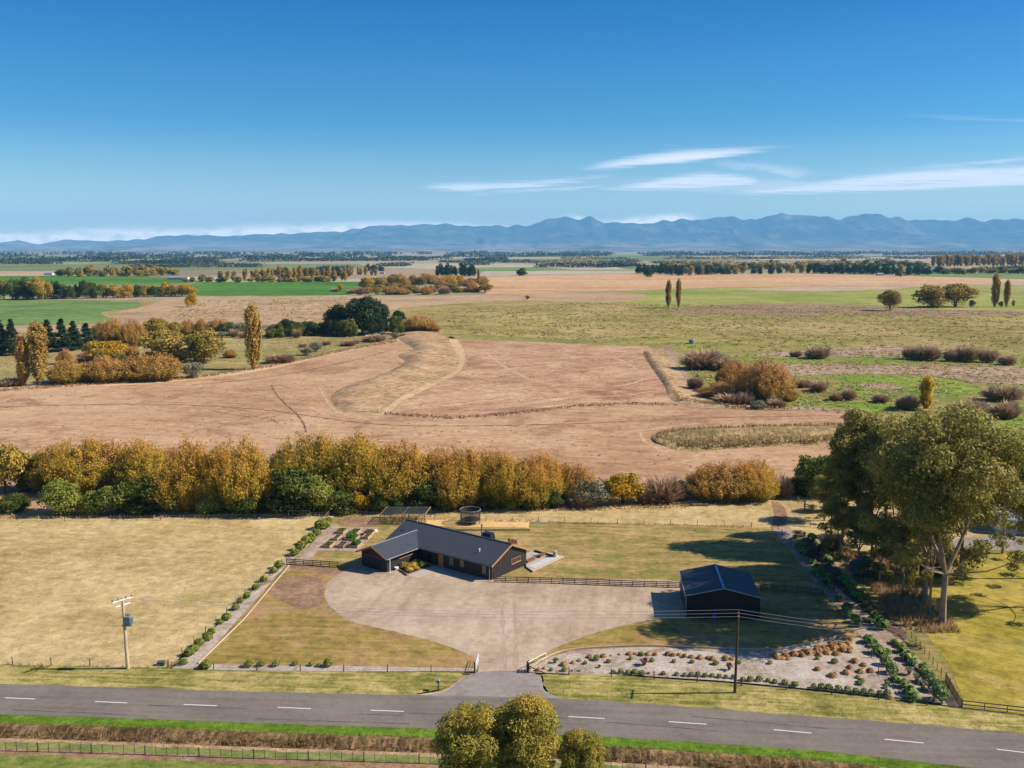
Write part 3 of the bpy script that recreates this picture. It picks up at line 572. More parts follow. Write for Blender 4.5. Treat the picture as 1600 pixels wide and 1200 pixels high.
def limb_tree(rng, H, r0, nl, spread, topz, m, stems=1, lean=.12):
    mb = MB()
    for s in range(stems):
        a0 = rng.random() * 6.28; off = (0 if stems == 1 else spread * .16)
        base = np.array([math.cos(a0) * off * .5, math.sin(a0) * off * .5, -.2]); pts = [base]; rr = [r0]
        for i in range(5):
            t = (i + 1) / 5; pts.append(base + np.array([math.cos(a0) * off * t * 2 + rng.normal() * lean * t, math.sin(a0) * off * t * 2 + rng.normal() * lean * t, topz * t])); rr.append(r0 * (1 - .75 * t))
        mb.tube(pts, rr, 6)
        for j in range(nl):
            i = 1 + j % 4; p = Vector(pts[i]).lerp(Vector(pts[i + 1]), rng.random()); a = rng.random() * 6.28; L = spread * (.4 + .5 * rng.random())
            q = p + Vector((math.cos(a) * L * .55, math.sin(a) * L * .55, L * .45)); e = p + Vector((math.cos(a) * L, math.sin(a) * L, L * 1.05))
            mb.tube([p, q, e], [rr[i] * .5, rr[i] * .3, rr[i] * .08], 5, False)
    return mb
leafmat('leaf_willow', [(0, C(112,116,36)), (.3, C(170,156,48)), (.55, C(212,172,62)), (.78, C(220,162,78)), (1, C(214,156,100))], .09, .42)
leafmat('leaf_willow_brown', [(0, C(136,122,48)), (.35, C(184,150,66)), (.65, C(208,154,82)), (1, C(212,160,112))], .10, .25)
leafmat('leaf_gold', [(0, C(150,128,22)), (.4, C(200,160,30)), (.75, C(226,176,40)), (1, C(232,190,70))], .08, .3)
leafmat('leaf_yellow', [(0, C(214,170,20)), (1, C(250,206,50))], .05, .35)
leafmat('leaf_green', [(0, C(50,62,22)), (.4, C(88,98,34)), (.75, C(128,134,48)), (1, C(170,164,74))], .14, .25)
leafmat('leaf_lime', [(0, C(84,104,34)), (.5, C(140,150,56)), (1, C(188,180,86))], .1, .3)
leafmat('leaf_dark', [(0, C(30,46,28)), (.5, C(52,70,38)), (1, C(92,104,54))], .1, .15)
leafmat('leaf_conifer', [(0, C(22,44,30)), (.5, C(38,64,38)), (1, C(72,94,52))], .1, .1)
leafmat('leaf_gum', [(0, C(72,82,34)), (.35, C(126,124,54)), (.7, C(174,160,78)), (1, C(200,180,100))], .12, .35)
leafmat('leaf_road_gum', [(0, C(90,98,34)), (.35, C(148,144,52)), (.7, C(190,168,72)), (.9, C(214,170,60)), (1, C(222,182,84))], .06, .3)
leafmat('leaf_juvenile', [(0, C(80,104,92)), (1, C(140,162,142))], .1, .2)
leafmat('leaf_bare', [(0, C(136,108,82)), (.5, C(188,154,122)), (1, C(220,190,154))], .14, .1)
leafmat('leaf_poplar', [(0, C(112,98,42)), (.4, C(170,140,62)), (.75, C(206,172,88)), (1, C(206,168,60))], .14, .3)
leafmat('leaf_olive_round', [(0, C(104,98,38)), (.4, C(156,138,56)), (.8, C(192,162,72)), (1, C(214,174,66))], .2, .25)
leafmat('leaf_box', [(0, C(84,98,38)), (.5, C(132,140,62)), (1, C(182,180,98))], .14, .2)
leafmat('leaf_hedge', [(0, C(78,106,48)), (.5, C(120,144,72)), (1, C(164,178,104))], .12, .2)
leafmat('leaf_strap', [(0, C(56,88,30)), (.5, C(100,136,48)), (1, C(176,186,104))], .14, .25)
leafmat('leaf_grey', [(0, C(108,112,84)), (1, C(170,166,128))], .1, .2)
leafmat('leaf_tussock', [(0, C(158,108,62)), (.5, C(206,152,92)), (1, C(236,196,134))], .3, .3)
leafmat('leaf_tussock_gold', [(0, C(150,120,40)), (.5, C(200,164,60)), (1, C(230,200,104))], .1, .3)
leafmat('leaf_flax', [(0, C(88,60,52)), (.5, C(126,92,72)), (1, C(168,128,96))], .1, .15)
leafmat('leaf_dry_grass', [(0, C(140,104,72)), (.5, C(186,148,108)), (1, C(222,190,146))], .1, .3)
leafmat('leaf_ditch', [(0, C(84,66,42)), (.5, C(138,110,74)), (1, C(196,162,118))], .1, .25)
leafmat('leaf_verge', [(0, C(84,118,40)), (.5, C(140,152,62)), (1, C(200,186,106))], .1, .3)
leafmat('leaf_fresh', [(0, C(58,102,24)), (.5, C(92,142,36)), (1, C(136,170,66))], .1, .3)
leafmat('leaf_rush', [(0, C(136,118,66)), (.5, C(184,158,104)), (1, C(216,188,142))], .1, .25)
leafmat('leaf_wood', [(0, C(36,54,46)), (.45, C(72,86,64)), (.7, C(128,122,84)), (.88, C(160,134,86)), (1, C(190,150,90))], .3, .1)

PRO = {}
def finish(kind, tmb, VQt, Wd, Hd, leaf, trunk):
    tm = tmb.mesh(kind + '_trunk'); tm.materials.append(M[trunk])
    cm = mesh_np(kind + '_crown', VQt[0], VQt[1], VQt[2], M[leaf]); PRO.setdefault(kind, []).append((tm, cm, Wd, Hd))
def join(parts):
    V = []; Q = []; T = []; o = 0
    for v, q, t in parts: V.append(v); Q.append(q + o); T.append(t); o += len(v)
    return np.concatenate(V), np.concatenate(Q), np.concatenate(T)
def mk_round(kind, seed, W, H, z0, nb, br, n, size, leaf, trunk='trunk_brown', tone_h=0., el=1., up=0., stems=1, fill=.2, rnd=.8, shape='dome', flat=.85, tn=.4, r0=None):
    rng = np.random.default_rng(seed); bl = blobs(rng, W, H, z0, nb, br, shape)
    bl.append((np.array([0, 0, z0 + (H - z0) * .4]), W * .3, .4))
    c = crown(rng, bl, n, size, flat, el, up, rnd, tone_h, H, tn, fill)
    sc = H / max(c[0][:, 2].max(), .1)
    finish(kind, limb_tree(rng, H, r0 or H * .022, 7, W * .34, H * .72, None, stems), c, W, H * 1.0 / sc, leaf, trunk)
def mk_willow(kind, seed, W, H, leaf, n=42000, size=.125):
    """a thicket-like willow: many upright leafy shoots rising from a broad stool"""
    rng = np.random.default_rng(seed); mb = MB(); P = []; T = []; Nn = []
    ns = 420
    for i in range(ns):
        a = rng.random() * 6.283; r = W / 2 * rng.random() ** .55
        hx = H * (1 - .55 * (r / (W / 2)) ** 2.6) * (.78 + .16 * rng.random()) * (1 + .12 * math.sin(a * 2 + seed) + .1 * math.sin(a * 5 + r)) ; hx = min(hx, H * 1.02); r *= 1 + .14 * math.sin(a * 3 + 2 * seed)
        bx, by = math.cos(a) * r * .45, math.sin(a) * r * .45; tx, ty = math.cos(a) * r, math.sin(a) * r
        m = int(n / ns); t = .08 + .9 * rng.random(m) ** .8
        w_ = (.5 + .55 * rng.random(m)) * W * .05
        q = np.stack([bx + (tx - bx) * t ** .8, by + (ty - by) * t ** .8, hx * t], 1) + unit(rng, m) * (w_ * (1.1 - .3 * t))[:, None] * np.array([1, 1, 1.6])
        P.append(q); tb = rng.random(); T.append(.3 * tb + .25 * rng.random(m) + .45 * (q[:, 2] / H) ** 1.3)
        Nn.append(np.stack([np.full(m, math.cos(a) * .7), np.full(m, math.sin(a) * .7), np.full(m, .45)], 1))
        if i % 6 == 0: mb.tube([(bx * .3, by * .3, -.2), (bx, by, hx * .3), (bx + (tx - bx) * .6, by + (ty - by) * .6, hx * .65), (tx, ty, hx * .97)], [.16, .12, .08, .02], 4, False)
    P = np.concatenate(P); P[:, 2] = np.clip(P[:, 2], .05, None); V, Q = leaves(rng, P, np.concatenate(Nn), size, 1.9, .75, .6)
    finish(kind, mb, (V, Q, np.clip(np.concatenate(T), 0, 1)), W, H, leaf, 'trunk_brown')
def mk_bare(kind, seed, W, H, n=2600, leaf='leaf_bare', wd=.035):
    rng = np.random.default_rng(seed); mb = MB(); V = []; T = []
    for i in range(9):
        a = rng.random() * 6.28; L = W * .3; mb.tube([(0, 0, -.1), (math.cos(a) * L * .3, math.sin(a) * L * .3, H * .3), (math.cos(a) * L, math.sin(a) * L, H * .7)], [.1, .07, .02], 4, False)
    a = rng.random(n) * 6.283; r = rng.random(n) ** .5; base = np.stack([np.cos(a) * r * W * .24, np.sin(a) * r * W * .24, (.06 + .44 * rng.random(n)) * H * (1 - .4 * r ** 2)], 1)
    L = H * (.2 + .3 * rng.random(n)) * (.95 + .6 * np.sin(a * 3 + seed) * np.sin(a * 5 + 1)); d = np.stack([np.cos(a) * r * 1.0, np.sin(a) * r * 1.0, np.ones(n) * .9], 1) + rng.normal(size=(n, 3)) * .35; d /= np.linalg.norm(d, axis=1)[:, None]
    tip = base + d * L[:, None]; tip[:, 2] = np.maximum(tip[:, 2], .1); s = np.cross(d, unit(rng, n)); s /= np.linalg.norm(s, axis=1)[:, None]; wv = s * (W * .0085 + wd * .4) ; mid = (base + tip) / 2
    V = np.stack([base, mid + wv, tip, mid - wv], 1).reshape(-1, 3)
    t = .5 * rng.random(n) + .5 * np.clip(tip[:, 2] / H, 0, 1)
    finish(kind, mb, (V, np.arange(4 * n).reshape(-1, 4), t), W, H, leaf, 'trunk_brown')
def mk_poplar(kind, seed, W, H, n, leaf='leaf_poplar', size=.28):
    rng = np.random.default_rng(seed); mb = MB(); mb.tube([(0, 0, -.3), (0, 0, H * .5), (0, 0, H * .97)], [H * .016, H * .009, .03], 6)
    P = []; T = []; N = []
    for i in range(130):
        a = rng.random() * 6.28; z0 = H * (.02 + .72 * rng.random() ** .9); L = H * .26 * (1 - .4 * z0 / H); rr = W / 2 * (.35 + .65 * rng.random()) * min(1, (1.02 - z0 / H) * 2.2)
        p0 = np.array([0, 0, z0]); p1 = np.array([math.cos(a) * rr, math.sin(a) * rr, z0 + L]); mb.tube([tuple(p0), tuple(p0 * .5 + p1 * .5 + np.array([math.cos(a) * rr * .25, math.sin(a) * rr * .25, 0])), tuple(p1)], [.06, .04, .01], 4, False) if i % 2 else None
        m = int(n / 130); t = rng.random(m); q = p0 + (p1 - p0) * t[:, None]; q[:, :2] += np.array([math.cos(a), math.sin(a)]) * (rr * .4 * np.sin(t * 3.14))[:, None] - 0; q += rng.normal(size=(m, 3)) * np.array([.06, .06, .12]) * W
        P.append(q); tb = rng.random(); T.append(.55 * tb + .45 * rng.random(m)); N.append(np.tile([math.cos(a), math.sin(a), .3], (m, 1)))
    P = np.concatenate(P); P[:, 2] = np.clip(P[:, 2], .1, H); V, Q = leaves(rng, P, np.concatenate(N), size, 1.6, .6, .8)
    finish(kind, mb, (V, Q, np.concatenate(T)), W, H, leaf, 'trunk_grey')
def mk_conifer(kind, seed, W, H, n, size=.3, leaf='leaf_conifer'):
    rng = np.random.default_rng(seed); mb = MB(); mb.tube([(0, 0, -.3), (0, 0, H * .5), (0, 0, H * .98)], [H * .02, H * .012, .03], 6); P = []; T = []; N = []
    tiers = 17
    for i in range(tiers):
        z = H * (.1 + .86 * i / tiers); R = W / 2 * (1 - (i / tiers) ** 1.15) * (.85 + .3 * rng.random()) + .1
        for j in range(max(4, int(9 - i * .3))):
            a = rng.random() * 6.28; L = R * (.75 + .4 * rng.random()); m = int(n / tiers / 8) + 1; t = rng.random(m) ** .7
            q = np.stack([np.cos(a) * L * t, np.sin(a) * L * t, z - L * .18 * t + L * .25 * t ** 2], 1) + rng.normal(size=(m, 3)) * np.array([.09, .09, .06]) * W * .7 * (1 - .6 * i / tiers)
            P.append(q); T.append(.4 * rng.random() + .6 * rng.random(m)); N.append(np.tile([math.cos(a) * .6, math.sin(a) * .6, .7], (m, 1)))
            if j % 3 == 0: mb.tube([(0, 0, z), (math.cos(a) * L, math.sin(a) * L, z)], [.06, .02], 4, False)
    P = np.concatenate(P); P[:, 2] = np.clip(P[:, 2], .2, H); V, Q = leaves(rng, P, np.concatenate(N), size, 1.2, .7)
    finish(kind, mb, (V, Q, np.concatenate(T)), W, H, leaf, 'trunk_brown')
for s in range(4): mk_willow('willow', 10 + s, 15, 14, 'leaf_willow')
for s in range(3): mk_willow('brown_willow', 20 + s, 14, 12, 'leaf_willow_brown', 36000)
for s in range(2): mk_round('gold_tree', 30 + s, 9, 9, .6, 16, .2, 6000, .24, 'leaf_gold', stems=2)
for s in range(3): mk_round('green_shrub', 40 + s, 9, 8, .1, 20, .17, 9000, .2, 'leaf_green', stems=2, fill=.25)
for s in range(2): mk_round('lime_shrub', 46 + s, 9, 7, .1, 18, .17, 8000, .2, 'leaf_lime', stems=2, fill=.25)
for s in range(2): mk_round('dark_tree', 50 + s, 14, 14, 1.5, 26, .16, 11000, .28, 'leaf_dark', fill=.2)
for s in range(2): mk_round('olive_tree', 56 + s, 12, 11, .8, 20, .18, 8000, .3, 'leaf_olive_round', stems=2)
for s in range(2): mk_bare('bare_shrub', 60 + s, 7, 5, 3400)
for s in range(2): mk_poplar('poplar', 64 + s, 5, 28, 9000)
for s in range(2): mk_conifer('conifer', 70 + s, 9, 17, 9000)
for s in range(3): mk_round('small_far_tree', 80 + s, 10, 9, .3, 9, .24, 900, .75, 'leaf_olive_round', stems=1)
for s in range(2): mk_round('small_far_dark', 84 + s, 11, 12, .3, 10, .24, 1000, .8, 'leaf_conifer', stems=1)
for s in range(2): mk_poplar('small_far_poplar', 88 + s, 5, 24, 700, size=.8)
mk_round('grey_shrub', 92, 7, 6, .1, 12, .2, 5000, .17, 'leaf_grey', stems=2)
mk_round('juvenile_gum', 94, 6, 7, .3, 14, .18, 4500, .17, 'leaf_juvenile', 'trunk_gum')

prr = random.Random(11)
def plant_at(kind, base, W_, H_, name, label, cat, group=None, var=None, rz=None):
    tm, cm, Wd, Hd = PRO[kind][prr.randrange(len(PRO[kind])) if var is None else var % len(PRO[kind])]
    r = empty(name, base, prr.random() * 6.28 if rz is None else rz, label, cat, group); r.scale = (W_ / Wd, W_ / Wd, H_ / Hd)
    link('trunk', tm, r); link('crown', cm, r); return r
def tree(kind, px, pyb, wpx, pyt, name, label, cat='tree', group=None, var=None, k=1.0, pushback=True):
    g = G(px, pyb); W_ = wpx * mpp(pyb) * k
    if pushback: g.y += W_ * .18; g.x *= 1 + W_ * .18 / g.y
    r = ray(px, pyt); H_ = (HC + r[2] * (g.y / r[1])) * 1.0
    return plant_at(kind, (g.x, g.y, 0), W_, max(H_, .5), name, label, cat, group, var)

# ---- the line of autumn willows and shrubs behind the house, left to right
BAND = [
 ('olive_tree', 8, 775, 66, 694, 'mixed olive and gold tree cut by the left picture edge'),
 ('green_shrub', 52, 768, 48, 706, 'small green tree between the leftmost tree and the first gold willow'),
 ('bare_shrub', 76, 770, 50, 722, 'dark bare thicket at the left foot of the first gold willow'),
 ('willow', 122, 772, 112, 684, 'leftmost gold willow, its crown turning rusty orange'),
 ('brown_willow', 170, 766, 110, 684, 'rusty brown willow between the first two gold willows'),
 ('willow', 226, 772, 106, 686, 'second gold willow from the left, rusty on top'),
 ('willow', 300, 800, 96, 684, 'tall gold willow standing left of the pair above the paddock fence'),
 ('willow', 372, 801, 104, 682, 'tall gold willow standing right of the pair above the paddock fence'),
 ('bare_shrub', 432, 775, 40, 700, 'thin bare thicket between the tall gold willows and the central clump'),
 ('willow', 488, 785, 116, 671, 'highest gold willow of the clump above the raised beds'),
 ('willow', 560, 790, 120, 676, 'broad gold willow right of the highest one, above the raised beds'),
 ('willow', 636, 792, 116, 688, 'gold willow rising behind the pergola frame and the roof'),
 ('brown_willow', 686, 786, 60, 696, 'brown twiggy willow left of the trampoline willows'),
 ('willow', 722, 794, 92, 694, 'gold willow directly behind the trampoline'),
 ('willow', 782, 794, 96, 702, 'gold willow right of the one behind the trampoline'),
 ('willow', 838, 792, 90, 706, 'yellow willow above the right end of the sand strip'),
 ('brown_willow', 892, 786, 74, 720, 'russet willow at the right end of the long gold row'),
 ('lime_shrub', 330, 806, 46, 762, 'lime bush at the foot of the pair of tall gold willows'),
 ('green_shrub', 388, 807, 50, 766, 'dark bush right of the lime bush under the tall gold willows'),
 ('lime_shrub', 700, 800, 44, 764, 'lime bush between the pergola frame and the trampoline'),
 ('green_shrub', 862, 797, 40, 762, 'dark green bush left of the grey-green round shrub'),
 ('lime_shrub', 800, 798, 30, 772, 'small lime bush right of the round shrub by the trampoline'),
 ('green_shrub', 652, 790, 60, 716, 'tall dark green tree rising between the gold willows above the pergola'),
 ('bare_shrub', 905, 795, 40, 766, 'brown brush at the left foot of the grey-green round shrub'),
 ('green_shrub', 22, 802, 60, 772, 'low green shrub at the left edge behind the paddock fence'),
 ('lime_shrub', 98, 807, 72, 750, 'bright lime shrub behind the paddock fence at left'),
 ('lime_shrub', 146, 807, 42, 766, 'smaller lime shrub just right of the bright lime one'),
 ('green_shrub', 188, 806, 60, 752, 'dark green shrub left of the widest green shrub by the paddock'),
 ('green_shrub', 246, 806, 84, 746, 'widest dark green shrub behind the paddock fence'),
 ('green_shrub', 452, 806, 82, 733, 'large dark green shrub left of the paddock corner'),
 ('lime_shrub', 492, 806, 60, 742, 'light green shrub against the large dark one, above the goal'),
 ('green_shrub', 540, 804, 50, 764, 'mid green shrub behind the paddock corner'),
 ('gold_tree', 566, 803, 34, 768, 'small bright yellow shrub left of the pergola frame'),
 ('green_shrub', 594, 802, 40, 770, 'small green shrub behind the left end of the pergola frame'),
 ('green_shrub', 664, 800, 62, 744, 'dark shrub with brown tops behind the pergola frame'),
 ('green_shrub', 628, 802, 44, 768, 'low dark shrub behind the middle of the pergola frame'),
 ('green_shrub', 764, 798, 40, 764, 'round green shrub just right of the trampoline'),
 ('green_shrub', 826, 797, 34, 774, 'low green shrub above the right end of the sand strip'),
 ('grey_shrub', 926, 793, 54, 748, 'round grey-green shrub right of the long gold row'),
 ('gold_tree', 974, 790, 56, 738, 'yellow tree between the grey-green shrub and the purple thicket'),
 ('bare_shrub', 1012, 789, 34, 752, 'brown thicket on the left side of the purple-brown thicket'),
 ('bare_shrub', 1034, 788, 60, 738, 'purple-brown leafless thicket right of the yellow tree'),
 ('green_shrub', 1060, 783, 34, 748, 'small green tree right of the purple-brown thicket'),
 ('brown_willow', 1120, 784, 86, 720, 'left half of the lone wide willow, brown and twiggy'),
 ('willow', 1168, 781, 88, 718, 'right half of the lone wide willow, yellow-olive'),
 ('bare_shrub', 1223, 778, 34, 738, 'small leafless thicket between the wide willow and the green tree'),
 ('green_shrub', 1272, 778, 66, 706, 'dense green tree in front of the left end of the gums'),
 ('green_shrub', 1250, 776, 36, 744, 'low green bush left of the dense green tree by the gums'),
]
NAMES = {'willow': ('willow_tree', 'willow'), 'brown_willow': ('willow_tree', 'willow'), 'gold_tree': ('yellow_tree', 'tree'), 'green_shrub': ('green_shrub', 'shrub'), 'lime_shrub': ('green_shrub', 'shrub'), 'grey_shrub': ('grey_shrub', 'shrub'),
         'bare_shrub': ('bare_thicket', 'shrub'), 'olive_tree': ('olive_green_tree', 'tree'), 'dark_tree': ('evergreen_tree', 'tree'), 'poplar': ('poplar_tree', 'poplar'), 'conifer': ('conifer_tree', 'conifer'), 'small_far_tree': ('distant_tree', 'tree'), 'small_far_dark': ('distant_conifer', 'tree'), 'small_far_poplar': ('distant_poplar', 'poplar'), 'juvenile_gum': ('young_gum_tree', 'tree')}
for i, (k, px, pb, wp, ptp, lab) in enumerate(BAND):
    n_, c_ = NAMES[k]; tree(k, px, pb, wp * (1.28 if 'willow' in k else 1.2), ptp, n_, lab, c_, 'willows and shrubs behind the house', i)

# ---- trees of the middle distance
MID = [
 ('poplar', 38, 604, 20, 516, 'grey-brown half bare poplar, left of the pair at the left field edge'),
 ('poplar', 62, 603, 33, 496, 'golden poplar, right of the pair at the left field edge'),
 ('poplar', 397, 578, 26, 466, 'tall lone brown-gold poplar at the top edge of the shorn field'),
 ('gold_tree', 162, 566, 66, 532, 'bright yellow tree behind the rust coloured willow mass'),
 ('brown_willow', 110, 600, 70, 560, 'leftmost of the low rusty willows beside the golden poplar'),
 ('brown_willow', 165, 598, 84, 556, 'second low rusty willow from the golden poplar'),
 ('brown_willow', 235, 596, 96, 550, 'largest low rusty willow at the field edge'),
 ('grey_shrub', 300, 592, 36, 564, 'dull green bush at the right foot of the rusty willows'),
 ('olive_tree', 260, 566, 66, 514, 'olive-gold tree standing left in the stand behind the rusty willows'),
 ('olive_tree', 318, 568, 70, 512, 'olive-gold tree standing right in the stand behind the rusty willows'),
 ('brown_willow', 178, 540, 46, 496, 'brown tree left of the three behind the yellow tree'),
 ('brown_willow', 208, 542, 40, 498, 'brown tree in the middle of the three behind the yellow tree'),
 ('olive_tree', 246, 532, 34, 496, 'olive tree right of the three behind the yellow tree'),
 ('conifer', 2, 556, 30, 496, 'dark conifer cut by the left picture edge'),
 ('conifer', 20, 556, 28, 494, 'dark conifer behind the bare poplar'),
 ('conifer', 76, 548, 30, 496, 'dark conifer just right of the golden poplar top'),
 ('conifer', 98, 550, 28, 494, 'tallest dark conifer of the four right of the golden poplar'),
 ('conifer', 116, 548, 28, 498, 'third dark conifer right of the golden poplar'),
 ('conifer', 136, 545, 28, 502, 'rightmost dark conifer right of the golden poplar'),
 ('bare_shrub', 18, 604, 42, 588, 'low brown shrub at the left edge of the shorn field'),
 ('dark_tree', 526, 522, 46, 474, 'dark macrocarpa left of the big evergreen clump'),
 ('dark_tree', 566, 524, 64, 461, 'biggest dark macrocarpa of the evergreen clump'),
 ('dark_tree', 592, 522, 44, 468, 'dark macrocarpa on the right flank of the big clump'),
 ('dark_tree', 622, 512, 24, 484, 'small dark tree at the right end of the evergreen clump'),
 ('brown_willow', 652, 518, 62, 492, 'russet dome shaped willow right of the evergreen clump'),
 ('brown_willow', 676, 519, 24, 502, 'small brown bush right of the russet dome willow'),
 ('dark_tree', 585, 523, 70, 498, 'low dark undergrowth tree below the big macrocarpas'),
 ('grey_shrub', 332, 524, 26, 500, 'first dark bush left of the tall lone poplar'),
 ('green_shrub', 352, 525, 30, 502, 'second dark bush left of the tall lone poplar'),
 ('grey_shrub', 376, 525, 24, 502, 'dark bush touching the tall lone poplar on its left'),
 ('grey_shrub', 424, 526, 28, 506, 'grey bush right of the tall lone poplar'),
 ('green_shrub', 452, 526, 32, 503, 'green bush between the lone poplar and the evergreen clump'),
 ('green_shrub', 484, 525, 34, 504, 'dark green bush left of the evergreen clump'),
 ('bare_shrub', 438, 568, 44, 550, 'pale bare shrub right of the foot of the lone poplar'),
 ('grey_shrub', 478, 556, 22, 542, 'small grey green bush on the near edge of the terrace'),
 ('grey_shrub', 494, 550, 20, 534, 'rounded grey bush beside the small grey green one'),
 ('bare_shrub', 544, 541, 26, 530, 'low bare bush on the terrace edge left of the scarp'),
 ('bare_shrub', 586, 534, 40, 520, 'grey tangled bush at the far end of the scarp'),
 ('bare_shrub', 1098, 578, 64, 542, 'purple bare willow at the left end of the marsh thicket'),
 ('bare_shrub', 1130, 580, 46, 556, 'purple bare willow in the middle of the marsh thicket'),
 ('brown_willow', 1150, 612, 66, 562, 'russet willow on the left of the marsh thicket'),
 ('brown_willow', 1196, 628, 86, 560, 'largest olive-russet willow of the marsh thicket'),
 ('brown_willow', 1124, 622, 56, 596, 'low brown willow at the near left of the marsh thicket'),
 ('bare_shrub', 1142, 632, 50, 612, 'low grey brush at the near foot of the marsh thicket'),
 ('bare_shrub', 1243, 558, 18, 546, 'tiny bare shrub left of the spreading marsh shrub'),
 ('bare_shrub', 1277, 561, 40, 538, 'spreading dark bare shrub alone on the marsh'),
 ('bare_shrub', 1424, 562, 26, 538, 'leftmost bare willow in the row on the right marsh'),
 ('bare_shrub', 1447, 564, 40, 536, 'broad bare willow second in the row on the right marsh'),
 ('bare_shrub', 1485, 565, 22, 542, 'third bare willow in the row on the right marsh'),
 ('bare_shrub', 1508, 566, 36, 536, 'fourth and tallest bare willow in the row on the right marsh'),
 ('bare_shrub', 1543, 567, 28, 541, 'fifth bare willow in the row on the right marsh'),
 ('bare_shrub', 1573, 571, 24, 553, 'last small bare willow in the row on the right marsh'),
 ('bare_shrub', 1254, 606, 28, 590, 'left bare bush of two beside the marsh thicket'),
 ('bare_shrub', 1278, 613, 30, 592, 'right bare bush of two beside the marsh thicket'),
 ('bare_shrub', 1306, 627, 24, 610, 'left bare bush of the close pair on the green marsh'),
 ('bare_shrub', 1326, 626, 24, 604, 'right bare bush of the close pair on the green marsh'),
 ('bare_shrub', 1375, 630, 28, 613, 'bare bush midway between the close pair and the yellow poplar'),
 ('bare_shrub', 1418, 640, 40, 612, 'purple bush at the left of the yellow poplar'),
 ('poplar', 1446, 642, 20, 582, 'slender bright yellow poplar rising above the gum crowns'),
 ('bare_shrub', 1565, 628, 54, 598, 'purple leafless willow at the right edge of the marsh'),
 ('bare_shrub', 1570, 655, 48, 622, 'grey leafless willow below the purple one at the right edge'),
 ('bare_shrub', 1515, 655, 60, 620, 'wide purple thicket behind the right gum crown'),
 ('poplar', 1044, 481, 9, 433, 'left poplar of the two slim ones in the open pasture'),
 ('poplar', 1060, 482, 9, 432, 'right poplar of the two slim ones in the open pasture'),
 ('olive_tree', 1391, 486, 32, 452, 'small russet tree left of the big olive pair'),
 ('olive_tree', 1456, 481, 50, 443, 'left tree of the big round olive pair on the green pasture'),
 ('olive_tree', 1492, 480, 52, 442, 'right tree of the big round olive pair on the green pasture'),
 ('grey_shrub', 1518, 480, 10, 468, 'tiny shrub right of the big round olive pair'),
 ('poplar', 1554, 480, 12, 422, 'taller poplar of the pair near the right edge'),
 ('poplar', 1572, 480, 10, 434, 'shorter poplar of the pair near the right edge'),
 ('grey_shrub', 1564, 480, 8, 470, 'tiny shrub between the pair of poplars near the right edge'),
 ('gold_tree', 1583, 480, 5, 468, 'tiny sapling right of the pair of poplars'),
 ('gold_tree', 298, 480, 18, 457, 'small yellow tree at the end of the left shelter hedge'),
 ('gold_tree', 571, 452, 26, 433, 'yellow tree beside the bright green crop'),
 ('gold_tree', 532, 455, 9, 442, 'tiny yellow-green tree standing in the bright green crop'),
 ('bare_shrub', 524, 456, 14, 449, 'tiny purple bush in the bright green crop'),
 ('gold_tree', 702, 448, 28, 429, 'rounded yellow-green tree at the right of the scrub patch'),
 ('gold_tree', 718, 446, 16, 430, 'smaller yellow tree beside the rounded yellow-green one'),
 ('gold_tree', 670, 442, 24, 426, 'yellow tree at the back of the scrub patch'),
 ('poplar', 748, 446, 5, 418, 'slim orange poplar at the right of the scrub patch'),
 ('grey_shrub', 824, 468, 8, 461, 'lone tiny bush on the pale pasture'),
 ('small_far_dark', 815, 431, 15, 418, 'far dark tree alone left of the orange field'),
 ('small_far_dark', 1012, 433, 14, 414, 'far dark tree in front of the right shelter wood'),
 ('small_far_poplar', 1407, 433, 6, 411, 'far slim poplar standing before the dark shelter belt'),
]
for i, (k, px, pb, wp, ptp, lab) in enumerate(MID):
    n_, c_ = NAMES[k]; o = tree(k, px, pb, wp * (.95 if k == 'poplar' else 1.15), ptp, n_, lab, c_, 'trees of the plain', i)
def swap(o, leaf):                          # this one tree has leaves of another colour
    for ch in o.children:
        if ch.name.startswith('crown'):
            me = ch.data.copy(); me.materials.clear(); me.materials.append(M[leaf]); ch.data = me
for o in list(COL.objects):
    l = o.get('label', '')
    if l.startswith('slender bright yellow poplar'): swap(o, 'leaf_yellow')
    if l.startswith('grey-brown half bare'): swap(o, 'leaf_willow_brown')

def row(kind, pts, n, wpx, hpx, jit, name, label, cat, group, seed, vary=.35):
    """n trees along a picked line on the ground; nothing in the photo tells them apart"""
    r_ = random.Random(seed)
    for i in range(n):
        t = (i + .5 + (r_.random() - .5) * .6) / n * (len(pts) - 1); k = min(int(t), len(pts) - 2); f = t - k
        px = pts[k][0] + (pts[k + 1][0] - pts[k][0]) * f; py = pts[k][1] + (pts[k + 1][1] - pts[k][1]) * f + (r_.random() - .5) * jit
        kk = kind if isinstance(kind, str) else kind[r_.randrange(len(kind))]; s = 1 + (r_.random() - .5) * 2 * vary
        tree(kk, px, py, wpx * (1 + (r_.random() - .5) * .6), py - hpx * s, name, f'{ordn(i + 1)} from the left of the {label}', cat, group, pushback=False)
row(['green_shrub', 'olive_tree', 'green_shrub'], [(-10, 468), (75, 468)], 8, 30, 34, 1, 'shelter_tree', 'tall trees starting the left shelter hedge', 'tree', 'left shelter hedge', 3, .15)
row(['conifer', 'green_shrub', 'dark_tree'], [(60, 467), (150, 466)], 10, 22, 26, 1, 'shelter_tree', 'dark trees midway along the left shelter hedge', 'tree', 'left shelter hedge', 4, .2)
row(['gold_tree', 'olive_tree', 'green_shrub'], [(145, 466), (300, 463)], 17, 22, 20, 1, 'shelter_tree', 'yellowing trees ending the left shelter hedge', 'tree', 'left shelter hedge', 5, .2)
row(['small_far_poplar'], [(415, 440), (545, 438)], 15, 7, 22, 2, 'distant_poplar', 'orange poplars behind the bright green crop', 'poplar', 'poplars behind the green crop', 6, .25)
